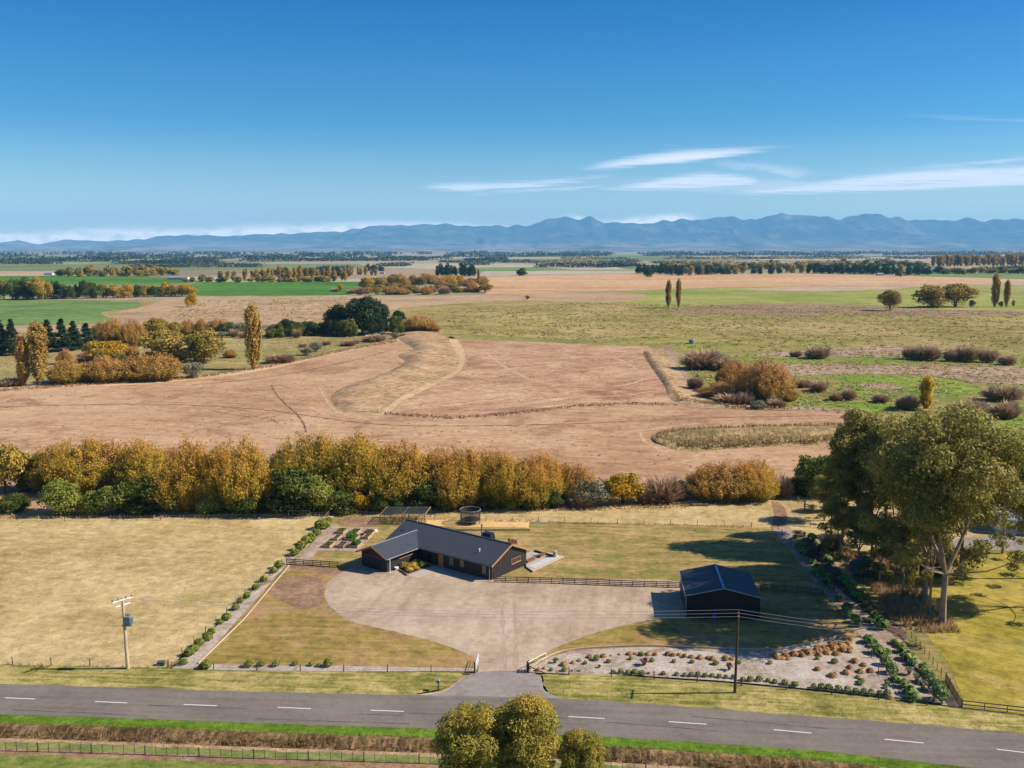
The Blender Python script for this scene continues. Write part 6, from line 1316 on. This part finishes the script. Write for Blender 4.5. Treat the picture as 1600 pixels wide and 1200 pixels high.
# ---------------------------------------------------------------- small plants, each a thing of its own
def ball_mesh(seed, leaf, n=420, size=.1):
    R = np.random.default_rng(seed); d = unit(R, n); d[:, 2] = np.where(d[:, 2] < -.5, -d[:, 2], d[:, 2]); rad = .78 + .25 * R.random(n); P = d * rad[:, None] * .5; P[:, 2] = P[:, 2] * .95 + .46
    v, q = leaves(R, P, d * 1.2, size, 1, .6); return mesh_np('plant', v, q, R.random(n), M[leaf])
def tuft_mesh(seed, leaf, n=220, wd=.035, droop=.5, tall=1.0):
    R = np.random.default_rng(seed); a = R.random(n) * 6.283; sp = .1 + .85 * R.random(n); L = .6 + .4 * R.random(n)
    b = np.c_[np.cos(a) * .1 * R.random(n), np.sin(a) * .1 * R.random(n), np.zeros(n)]
    m_ = np.c_[np.cos(a) * .28 * sp, np.sin(a) * .28 * sp, .8 * L * tall]; t_ = np.c_[np.cos(a) * .55 * sp, np.sin(a) * .55 * sp, L * tall * (1 - droop * sp)]
    s = np.c_[-np.sin(a), np.cos(a), np.zeros(n)] * wd * (.6 + .8 * R.random(n))[:, None]
    V = np.stack([b - s * .6, b + s * .6, m_ + s, m_ - s, m_ + s, m_ - s, t_ - s * .1, t_ + s * .1], 1).reshape(-1, 3); i = np.arange(n)[:, None] * 8
    Q = np.concatenate([i + np.array([0, 1, 2, 3]), i + np.array([5, 4, 7, 6])]); t = R.random(n); return mesh_np('plant', V, Q, np.concatenate([t, t]), M[leaf])
PM = {'box': [ball_mesh(i, 'leaf_box') for i in range(3)], 'hedge': [ball_mesh(10 + i, 'leaf_hedge', 800, .075) for i in range(2)], 'leafy': [ball_mesh(20 + i, 'leaf_lime', 300, .14) for i in range(3)], 'grey': [tuft_mesh(30, 'leaf_grey', 260, .03, .3)],
      'tussock': [tuft_mesh(40 + i, 'leaf_tussock', 240, .04, .75, .8) for i in range(4)], 'gold': [tuft_mesh(50 + i, 'leaf_tussock_gold', 260, .035, .6, .9) for i in range(2)], 'flax': [tuft_mesh(60 + i, 'leaf_flax', 70, .06, .35, 1.0) for i in range(2)], 'strap': [tuft_mesh(70 + i, 'leaf_strap', 150, .075, .55, .8) for i in range(3)], 'spiky': [tuft_mesh(80, 'leaf_hedge', 60, .06, .3, 1.)]}
PN = {'box': ('box_shrub', 'shrub'), 'hedge': ('clipped_hedge', 'hedge'), 'leafy': ('border_shrub', 'shrub'), 'grey': ('grey_shrub', 'shrub'), 'tussock': ('tussock_grass', 'tussock'), 'gold': ('golden_tussock', 'tussock'), 'flax': ('flax_plant', 'flax'), 'strap': ('strap_leaf_plant', 'plant'), 'spiky': ('flax_plant', 'flax')}
pr3 = random.Random(8)
def plant(kind, px, pyc, dpx, label, group, hk=.85):
    """px,pyc = picture centre of the plant, dpx its width in picture pixels"""
    d = dpx * mpp(pyc + dpx * .3); me = PM[kind][pr3.randrange(len(PM[kind]))]; o = bpy.data.objects.new(PN[kind][0], me); COL.objects.link(o)
    o.location = G(px, pyc + dpx * .36) + Vector((0, 0, .12)); o.rotation_euler = (0, 0, pr3.random() * 6.28); h = d * hk * (.9 + .25 * pr3.random()); o.scale = (d * (.9 + .2 * pr3.random()), d, h)
    return tag(o, label, PN[kind][1], group)
c8 = lambda L: [(780 + x / 3.2, 950 + y / 3.2, s / 3.2) for x, y, s in L]; c7 = lambda L: [(1200 + x / 3.75, 880 + y / 3.75, s / 3.75) for x, y, s in L]
front = c8([(260,312,20),(327,312,28),(364,318,14),(400,318,14),(573,325,22),(608,323,30),(645,325,32),(680,325,38),(715,328,34),(747,330,16),(820,330,26),(888,335,24),(928,338,24),(960,337,28),(994,337,28),(1030,340,28),(1064,340,26),(1100,345,26),(1134,348,26),(1172,350,26),(1218,360,28),(1255,360,32),(1300,358,34)]) + c7([(0,690,30),(40,697,36),(98,703,42),(157,713,40),(268,727,34),(314,727,44),(357,730,42),(412,738,42),(465,745,38),(515,752,40),(562,755,38),(605,760,42),(657,765,40),(697,768,42)])
for i, (x, y, s) in enumerate(sorted(front)): plant('box', x, y, s, f'{ordn(i + 1)} from the gate of the round box shrubs lining the garden fence', 'box shrubs along the garden fence')
back = c8([(430,278,24),(487,255,34),(547,271,24),(657,257,20),(714,235,26),(764,265,26),(873,270,24),(925,245,22),(965,272,24),(1083,278,30),(1132,260,24),(1200,275,22)]) + c7([(10,588,28),(288,562,26),(390,578,40)])
for i, (x, y, s) in enumerate(sorted(back)): plant('box', x, y, s, f'{ordn(i + 1)} from the gate of the box balls scattered over the wood chips', 'box balls on the wood chips')
tus = c8([(195,305,36),(225,300,26),(325,275,44),(370,270,30),(402,258,32),(452,240,36),(520,237,34),(560,238,20),(600,232,20),(650,225,36),(680,225,30),(710,222,34),(745,225,36),(780,228,34),(845,225,40),(870,232,34),(900,230,30),(930,232,30),(960,240,34),(1005,242,40),(1045,245,34),(1065,250,36),(1130,243,34),(1165,250,34)])
for i, (x, y, s) in enumerate(sorted(tus)): plant('tussock', x, y, s * 1.15, f'{ordn(i + 1)} from the gate of the brown tussocks along the curved edging', 'tussocks along the curved edging', .6)
tus = c7([(45,530,60),(100,535,60),(150,525,60),(190,520,50),(240,510,70),(290,500,70),(330,490,70),(380,480,80),(430,470,80),(470,465,70),(480,500,70),(400,520,60),(290,615,50),(380,645,70),(460,630,66),(480,602,50),(510,565,60),(560,590,50),(545,625,60),(600,622,60),(530,662,50),(720,785,40),(350,515,60),(300,530,50),(440,500,60),(200,535,50)])
for i, (x, y, s) in enumerate(sorted(tus)): plant('tussock', x, y, s * 1.05, f'{ordn(i + 1)} from the left of the tawny tussocks in the right half of the chip bed', 'tawny tussocks in the right of the bed', .6)
for i, (x, y, s) in enumerate(c8([(725,270,60),(1150,297,54),(500,295,26)])): plant('flax', x, y, s, ('biggest reddish flax in the middle of the chip bed', 'reddish flax beside the verge pole', 'small reddish flax in the left of the chip bed')[i], 'reddish flaxes')
plant('spiky', 780 + 280 / 3.2, 950 + 265 / 3.2, 14, 'yellow-green spiky plant by the open right gate', None)
hed = c7([(690,580,70),(725,625,75),(470,305,60),(510,335,55),(530,360,50),(545,215,40),(570,245,35),(595,275,40),(370,150,40),(940,680,80),(975,725,85),(1010,780,95)])
for i, (x, y, s) in enumerate(sorted(hed, key=lambda q: q[1])): plant('hedge', x, y, s, f'{ordn(i + 1)} of the rounded hedge shrubs in the right border, counting towards the road', 'rounded hedge shrubs of the right border', .95)
stp = c7([(280,40,80),(330,85,80),(440,85,80),(490,130,80),(520,180,80),(420,200,70),(465,260,90),(640,310,80),(670,355,100),(590,440,90),(740,455,60),(640,500,100),(690,530,70),(780,500,80),(810,540,90),(850,575,80),(905,605,80),(745,670,80),(790,700,90),(830,740,100),(850,780,90),(915,640,60),(540,700,50),(690,725,40),(300,70,60),(460,110,70),(500,160,70),(600,330,60),(620,470,70)])
c2 = [(880 + x / 3.81, 780 + y / 3.81, s / 3.81) for x, y, s in [(1490,230,60),(1425,275,80),(1440,310,70),(1530,290,60),(1570,345,80),(1480,365,60),(1515,415,80),(1540,450,70),(1560,480,80),(1590,380,60),(1410,290,60),(1545,320,60)]]
for i, (x, y, s) in enumerate(sorted(stp + c2, key=lambda q: q[1])): plant('strap', x, y, s * 1.05, f'{ordn(i + 1)} of the glossy strap-leaved plants down the right border, from its far end', 'strap-leaved plants of the right border', .8)
fill_ = [(x + pr3.uniform(-5, 5), y + pr3.uniform(-4, 4), pr3.uniform(8, 14)) for x, y, s_ in sorted(stp + c2)]
for i, (x, y, s) in enumerate(sorted(fill_, key=lambda q: q[1])): plant('leafy' if i % 3 else 'box', x, y, s, f'{ordn(i + 1)} of the small bushy plants among the right border, from its far end', 'small bushy plants of the right border', .8)
tw = c7([(60 + 26 * k, 548 - 7.5 * k + (k % 3) * 9, 52) for k in range(17)])
for i, (x, y, s) in enumerate(tw): plant('tussock', x, y, s, f'{ordn(i + 1)} from the left of the low tussocks under the right curve of edging', 'low tussocks under the edging curve', .5)
for i, (x, y, s) in enumerate(c7([(870,680,60),(905,730,70),(825,640,60)])): plant('grey', x, y, s, ('middle', 'nearest', 'farthest')[i] + ' feathery grey-green shrub at the road end of the border', 'feathery grey shrubs', 1.1)
plant('box', 880 + 1385 / 3.81, 780 + 228 / 3.81, 10, 'lone yellow-green ball shrub at the far end of the border', None)
plant('grey', 880 + 1435 / 3.81, 780 + 212 / 3.81, 11, 'spiky grey shrub at the far end of the border', None)
left = [(287,1035,11),(296,1020,14),(304,1014,12),(312,1006,13),(325,997,12),(331,988,10),(354,966,11),(345,973,8),(368,950,10),(376,940,8),(386,932,9),(400,918,10),(412,906,10),(428,892,10),(436,884,12)]
for i, (x, y, s) in enumerate(left): plant('leafy', x, y, s * 1.2, f'{ordn(i + 1)} from the road of the leafy shrubs beside the left lawn edging', 'shrubs beside the left lawn edging')
up = [(461,864,12),(470,855,13),(478,846,13),(486,842,14),(495,833,12),(500,822,14),(506,820,16),(514,815,10)]
for i, (x, y, s) in enumerate(up): plant('leafy', x, y, s * 1.2, f'{ordn(i + 1)} of the bushy shrubs beside the mulch path, from the rail fence up', 'shrubs beside the mulch path')
fl = [(314,1043,8),(323,1041,14),(389,1039,12),(408,1039,10),(431,1039,10),(461,1038,8),(486,1039,8),(498,1041,7),(513,1038,13)]
for i, (x, y, s) in enumerate(fl): plant('leafy', x, y, s * 1.1, f'{ordn(i + 1)} from the left of the small shrubs in front of the left lawn', 'shrubs in front of the left lawn')
for i, (u, v, s) in enumerate([(-14.2, -4.2, 2.0), (-13.3, -3.9, 1.9), (-12.6, -4.9, 1.8), (-12.3, -3.7, 1.5), (-13.6, -2.9, 1.7)]):
    o = bpy.data.objects.new('golden_tussock', PM['gold'][i % 2]); COL.objects.link(o); o.location = HW(u, v, .15); o.scale = (s, s, s * .72); o.rotation_euler = (0, 0, i); tag(o, f'{ordn(i + 1)} from the garage wall of the golden tussocks at the house entry', 'tussock', 'golden tussocks at the entry')
for i, (u, v, s) in enumerate([(-13.9, -1.6, 1.8), (-12.4, -1.8, 1.8)]):
    o = bpy.data.objects.new('strap_leaf_plant', PM['strap'][i]); COL.objects.link(o); o.location = HW(u, v, .15); o.scale = (s, s, s * .8); tag(o, ('left', 'right')[i] + ' dark strap-leaved plant in the shade of the entry', 'plant')

# ---------------------------------------------------------------- rough grass nobody could count
sb = bpy.data.objects['grass_bank'].data; SV = np.array([v.co[:] for v in sb.vertices])
def scarp_z(x, y):
    d = (SV[:, 0] - x) ** 2 + (SV[:, 1] - y) ** 2; k = np.argpartition(d, 3)[:3]; return float(SV[k, 2].mean()) - .08
def tufts(name, P, den, h, leaf, label, seed, blades=5, wd=.05, mound=None, zb=0., cat='grass'):
    P = [Vector((p.x, p.y)) for p in world(P)]; R = np.random.default_rng(seed); xs = [p.x for p in P]; ys = [p.y for p in P]
    A = (max(xs) - min(xs)) * (max(ys) - min(ys)); n = int(A * den); X = min(xs) + R.random(n) * (max(xs) - min(xs)); Y = min(ys) + R.random(n) * (max(ys) - min(ys))
    ok = np.array([inpoly(P, x, y) for x, y in zip(X, Y)]); X, Y = X[ok], Y[ok]; n = len(X)
    cl = .6 + .4 * np.sin(X * .9 + 2 * np.sin(Y * .5)) * np.sin(Y * .7 + seed)
    B = np.repeat(np.c_[X, Y, np.full(n, zb)], blades, 0); hs = np.repeat(h * (.5 + .6 * cl + .3 * R.random(n)), blades); m = len(B)
    if mound is not None: B[:, 2] = [mound(x, y) for x, y in B[:, :2]]
    a = R.random(m) * 6.283; r = hs * .45 * R.random(m); t = B + np.c_[np.cos(a) * r, np.sin(a) * r, hs * (.7 + .4 * R.random(m))]; s = np.c_[-np.sin(a), np.cos(a), np.zeros(m)] * wd * (h ** .5) * (.6 + .8 * R.random(m))[:, None]; B = B + np.c_[np.cos(a + 2) * .1, np.sin(a + 2) * .1, np.zeros(m)]
    V = np.stack([B - s, B + s, t + s * .15, t - s * .15], 1).reshape(-1, 3); tone = np.clip(np.repeat(cl * .5, blades) + .5 * R.random(m), 0, 1)
    tag(link(name, mesh_np(name, V, np.arange(4 * m).reshape(-1, 4), tone, M[leaf])), label, cat, None, 'stuff')
ditch = [fx(x, 2.0) for x in range(-62, 67, 4)] + [fx(x, 4.6) for x in range(66, -63, -4)]
tufts('ditch_grass', ditch, 9, .42, 'leaf_ditch', 'dry brown grass filling the roadside ditch bank', 1, 5, .05, None, .2)
tufts('verge_grass', [fx(x, .1) for x in range(-62, 67, 4)] + [fx(x, 2.2) for x in range(66, -63, -4)], 7, .16, 'leaf_fresh', 'lush green grass edging the near side of the road', 2, 5, .06, None, .14)
tufts('field_grass', [fx(x, 4.7) for x in range(-62, 67, 4)] + [fx(x, 11) for x in range(66, -63, -4)], 2.4, .2, 'leaf_verge', 'loose grass around the near wire fence', 3, 5, .06, None, .1)
tufts('verge_grass', [(0,1041),(257,1047),(560,1053),(722,1055),(690,1079),(640,1088),(400,1083),(0,1071)], 2.6, .16, 'leaf_verge', 'mown mixed grass of the left road verge', 4, 5, .06, None, .15)
tufts('verge_grass', [(850,1058),(1068,1068),(1253,1083),(1500,1111),(1600,1122),(1600,1148),(1186,1115),(1020,1102),(868,1088)], 2.6, .16, 'leaf_verge', 'mown mixed grass of the right road verge', 5, 5, .06, None, .15)
tufts('long_dry_grass', [(1290,855),(1330,862),(1400,880),(1445,930),(1490,975),(1500,990),(1450,992),(1415,985),(1385,950),(1345,905),(1305,880)], 7, .8, 'leaf_dry_grass', 'long pale dry grass beneath the gums', 6, 6, .05, None, .1)
tufts('long_dry_grass', [(-60,806),(100,808),(300,800),(420,806),(520,803),(700,797),(900,794),(1060,788),(1200,778),(1200,784),(1050,796),(900,800),(600,804),(450,810),(-60,813)], 2.6, .55, 'leaf_dry_grass', 'fringe of dry grass below the willow line', 7, 6, .07, None, .1)
tufts('reed_clumps', [(1026,690),(1024,681),(1060,674),(1160,670),(1340,665),(1340,692),(1160,700),(1080,704)], 1.5, .9, 'leaf_rush', 'tall mixed reeds on the bank in the shorn field', 9, 8, .12, None, .5)
tufts('fence_grass', [(600,645),(700,652),(800,645),(900,633),(980,629),(1060,632),(1060,635),(980,633),(900,637),(800,649),(700,656),(600,649)], 1.6, .45, 'leaf_ditch', 'line of rough grass along the inner field edge', 10, 7, .1, None, .1)
tufts('fence_grass', [(1006,552),(1016,568),(1040,602),(1060,628),(1150,640),(1250,643),(1250,641),(1150,637),(1062,624),(1044,600),(1022,566),(1012,552)], 1.5, .7, 'leaf_rush', 'rough grass along the low bank at right', 11, 8, .12, None, .5)
tufts('field_edge_grass', [(-60,611),(100,602),(300,589),(420,571),(540,545),(620,531),(620,535),(540,549),(420,575),(300,593),(100,606),(-60,615)], 1.0, .7, 'leaf_dry_grass', 'dry grass fringe along the far edge of the shorn field', 12, 7, .12, None, .1)
tufts('marsh_rushes', [(1060,560),(1300,552),(1600,556),(1650,600),(1600,650),(1350,645),(1130,625)], .03, .5, 'leaf_dry_grass', 'scattered rush clumps over the marsh', 13, 9, .2, None, 0)

for k, (P_, lab) in enumerate((([(-60,1036),(0,1039),(262,1045),(262,1047.5),(0,1042),(-60,1040)], 'grass left long under the roadside paddock fence'), ([(262,1045),(438,884),(442,886),(268,1047)], 'grass left long under the climbing side fence'), ([(524,805),(671,812),(864,816),(1174,823.5),(1174,825.5),(864,818.5),(671,814),(524,807)], 'grass left long under the back lawn fence'), ([(772,910),(1062,919),(1062,921),(772,912)], 'grass left long under the dark rail fence'))):
    tufts('fence_grass', P_, 5, .32, 'leaf_dry_grass' if k != 3 else 'leaf_verge', lab, 30 + k, 5, .05, None, .16)
def scrub(name, P, n, leaf, label, seed, w0=1.0, w1=4.0, h=.5, k=14, size=.3):
    P = [Vector((p.x, p.y)) for p in world(P)]; R = np.random.default_rng(seed); xs = [p.x for p in P]; ys = [p.y for p in P]; C0 = []
    while len(C0) < n:
        x = min(xs) + R.random() * (max(xs) - min(xs)); y = min(ys) + R.random() * (max(ys) - min(ys))
        if inpoly(P, x, y) and math.sin(x * .05 + 2 * math.sin(y * .03)) * math.sin(y * .06 + seed) > R.random() * 1.4 - 1: C0.append((x, y))
    C0 = np.repeat(np.array(C0), k, 0); m = len(C0); w_ = np.repeat(w0 + (w1 - w0) * R.random(n) ** 2, k); a = R.random(m) * 6.28; r = R.random(m) ** .5 * w_ / 2
    Pp = np.c_[C0[:, 0] + np.cos(a) * r, C0[:, 1] + np.sin(a) * r * 1.3, .1 + h * R.random(m) * (1 - .5 * (2 * r / w_))]; V, Q = leaves(R, Pp, np.tile([.2, -.2, 1.], (m, 1)), size, 1.2, .5)
    tag(link(name, mesh_np(name, V, Q, np.clip(np.repeat(R.random(n), k) * .6 + .4 * R.random(m), 0, 1), M[leaf])), label, 'grass', None, 'stuff')
mid_p = [(640,486),(900,474),(1300,478),(1700,492),(1700,556),(1100,552),(1030,540),(720,524),(690,500)]
scrub('pasture_clumps', mid_p, 2600, 'leaf_rush', 'pale grass clumps speckling the open olive pasture', 51, 1.5, 6, .35, 14, .4)
scrub('pasture_clumps', mid_p, 1500, 'leaf_lime', 'green grass clumps speckling the open olive pasture', 52, 1.5, 7, .3, 14, .4)
scrub('pasture_clumps', mid_p, 700, 'leaf_ditch', 'brown rush clumps speckling the open olive pasture', 53, 1, 5, .4, 14, .4)
mar = [(1060,562),(1200,552),(1700,556),(1800,640),(1560,690),(1350,650),(1130,628)]
scrub('marsh_clumps', mar, 1100, 'leaf_rush', 'pale rush clumps scattered over the marsh', 54, 1, 4, .5, 16, .28)
scrub('marsh_clumps', mar, 700, 'leaf_lime', 'green tussocks scattered over the marsh', 55, 1, 4, .4, 16, .28)
scrub('marsh_clumps', mar, 260, 'leaf_bare', 'dark twiggy clumps scattered over the marsh', 56, 1, 3.5, .8, 22, .22)
scrub('field_clumps', [(-80,625),(420,585),(620,545),(700,660),(1300,650),(1250,740),(-80,720)], 700, 'leaf_ditch', 'small weeds and clods over the shorn field', 57, .5, 2.2, .14, 10, .16)
scrub('field_clumps', [(720,540),(1000,545),(1040,622),(640,640)], 350, 'leaf_ditch', 'small weeds over the inner shorn field', 58, .5, 2.5, .14, 10, .18)
scrub('far_pasture_clumps', [(-60,560),(350,532),(600,526),(420,568),(100,598)], 400, 'leaf_rush', 'pale clumps over the left terrace pasture', 59, 1, 4, .3, 14, .3)
scrub('far_pasture_clumps', [(220,500),(320,470),(540,464),(560,480),(480,500)], 600, 'leaf_rush', 'pale clumps over the tan field beyond the poplar', 60, 2, 8, .3, 12, .6)
scrub('paddock_clumps', [(-60,822),(480,818),(430,880),(262,1036),(-60,1032)], 420, 'leaf_dry_grass', 'dung spots and rank tufts in the dry paddock', 61, .3, .9, .12, 10, .07)
# ---------------------------------------------------------------- mountains
sk = [(-900,392),(-500,386),(-200,385),(0,382),(45,376),(80,384),(115,375),(180,377),(240,374),(260,368),(330,368),(370,369),(430,366),(480,365),(540,362),(580,355),(620,352),(700,351),(740,353),(790,354),(830,352),(850,345),(880,341),(905,343),(920,339),(940,349),(990,350),(1010,349),(1040,345),(1080,344),(1120,338),(1145,342),(1170,345),(1190,337),(1210,334),(1240,339),(1265,338),(1300,343),(1330,338),(1355,336),(1380,340),(1420,346),(1445,344),(1470,345),(1490,341),(1520,347),(1545,343),(1570,341),(1600,345),(1800,350),(2100,352),(2500,370)]
def mountains(name, Yc, depth0, depth1, prof, base, nx, ny, seed, rough, m, hmul=1.0):
    Xs = np.array([(p - 800) / FPX / math.cos(PITCH) * Yc * 1.0 for p, _ in prof]); Hs = np.array([HC + Yc * (YH - y) / FPX for _, y in prof]) * hmul
    # ridge position in the picture is exact for the crest line at Yc
    xs = np.linspace(Xs[0], Xs[-1], nx); crest = np.interp(xs, Xs, Hs); crest = crest * (1 + .03 * np.sin(xs / 171 + 2 * np.sin(xs / 390)) + .012 * np.sin(xs / 83)); ys = np.linspace(-depth0, depth1, ny)
    X, Yy = np.meshgrid(xs, ys, indexing='ij'); R = np.random.default_rng(seed)
    def vn(x, y, s):                        # value noise
        g = R.random((260, 260)); xi = (x / s) % 256; yi = (y / s) % 256; x0 = xi.astype(int); y0 = yi.astype(int); fx_ = xi - x0; fy = yi - y0; fx_ = fx_ * fx_ * (3 - 2 * fx_); fy = fy * fy * (3 - 2 * fy)
        return (g[x0, y0] * (1 - fx_) + g[x0 + 1, y0] * fx_) * (1 - fy) + (g[x0, y0 + 1] * (1 - fx_) + g[x0 + 1, y0 + 1] * fx_) * fy
    warp = (vn(X, Yy, 2600) - .5) * 2200
    spur = 0; amp = 1; s = 2600; tot = 0
    for k in range(5): spur = spur + amp * (1 - np.abs(2 * vn(X + warp, Yy * .5 + k * 999, s) - 1)); tot += amp; amp *= .55; s *= .48
    spur /= tot
    t = np.clip(np.where(Yy < 0, (Yy + depth0) / depth0, 1 - Yy / depth1), 0, 1); env = np.where(Yy < 0, t ** 1.25, t)
    h = crest[:, None] * env * (1 - rough * (1 - spur) * (1 - np.abs(t - .0) ** 4) * 1.6) + base
    V = np.stack([X, Yc + Yy, np.maximum(h, base - 5) - 6 * (t <= 0)], 2).reshape(-1, 3); i = np.arange((nx - 1) * ny).reshape(nx - 1, ny)[:, :-1].ravel()
    me = mesh_np(name, V, np.c_[i, i + ny, i + ny + 1, i + 1], None, M[m]); me.polygons.foreach_set('use_smooth', [True] * len(me.polygons)); tag(link(name, me), kind='structure')
m = bpy.data.materials.new('mountain'); m.use_nodes = True; t = NT(m.node_tree); p = t.n['Principled BSDF']; p.inputs['Roughness'].default_value = 1; p.inputs['Specular IOR Level'].default_value = 0
g = t.a('ShaderNodeNewGeometry'); pos = g.outputs['Position']; sz = t.a('ShaderNodeSeparateXYZ'); t.i(sz, 0, pos)
n1 = t.noise(t.mapping(pos, (1 / 900, 1 / 900, 1 / 500)), 1, 7, .65, .5); forest = t.ramp(n1, [(.35, (.02, .035, .028)), (.5, (.04, .055, .04)), (.62, (.13, .11, .08)), (.74, (.2, .15, .12))])
low = t.ramp(n1, [(.40, (.05, .06, .045)), (.52, (.16, .13, .10)), (.66, (.32, .24, .19))]); top_ = t.m('ADD', sz.outputs[2], t.m('MULTIPLY', t.m('SUBTRACT', n1, .5), 900))
c = t.mix(t.smooth(top_, 180, 420), low, forest); c = t.mix(t.m('MULTIPLY', t.smooth(top_, 1000, 1400), .5), c, (.2, .15, .12)); t.i(p, 'Base Color', c); M['mountain'] = m
mountains('mountains', 30000, 7000, 5000, sk, 0, 1900, 190, 5, .6, 'mountain')
fh = [(-900,390),(-300,388),(0,386),(60,389),(100,384),(150,386),(250,381),(300,387),(420,389),(520,385),(640,382),(700,386),(780,381),(860,383),(940,378),(1020,383),(1090,379),(1150,383),(1230,378),(1330,379),(1400,384),(1480,384),(1560,381),(1640,383),(1800,384),(2200,388)]
mountains('foothills', 21000, 3500, 3000, fh, 0, 900, 70, 8, .55, 'mountain', .62)
lh = [(1180,396),(1300,393),(1370,391.5),(1400,389),(1430,388),(1480,390),(1540,389.5),(1600,388.5),(1700,388),(2000,391)]
mountains('low_hills', 12500, 900, 1500, lh, 0, 260, 20, 9, .3, 'mountain', .7)

# ---------------------------------------------------------------- the air
mb = MB().box(-60000, 60000, -2800, 37000, -2, 1330); hz = mb.build('haze', None); m = bpy.data.materials.new('haze'); m.use_nodes = True; t = NT(m.node_tree); t.n.remove(t.n['Principled BSDF'])
pv = t.a('ShaderNodeVolumePrincipled'); pv.inputs['Density'].default_value = 3.3e-5; pv.inputs['Color'].default_value = (.22, .58, .97, 1); pv.inputs['Anisotropy'].default_value = 0
t.l.new(pv.outputs[0], t.n['Material Output'].inputs['Volume']); hz.data.materials.append(m); tag(hz, kind='stuff')
cy = SC.cycles; cy.max_bounces = 5; cy.transparent_max_bounces = 10; cy.volume_bounces = 1; cy.diffuse_bounces = 2; cy.glossy_bounces = 1; cy.transmission_bounces = 2
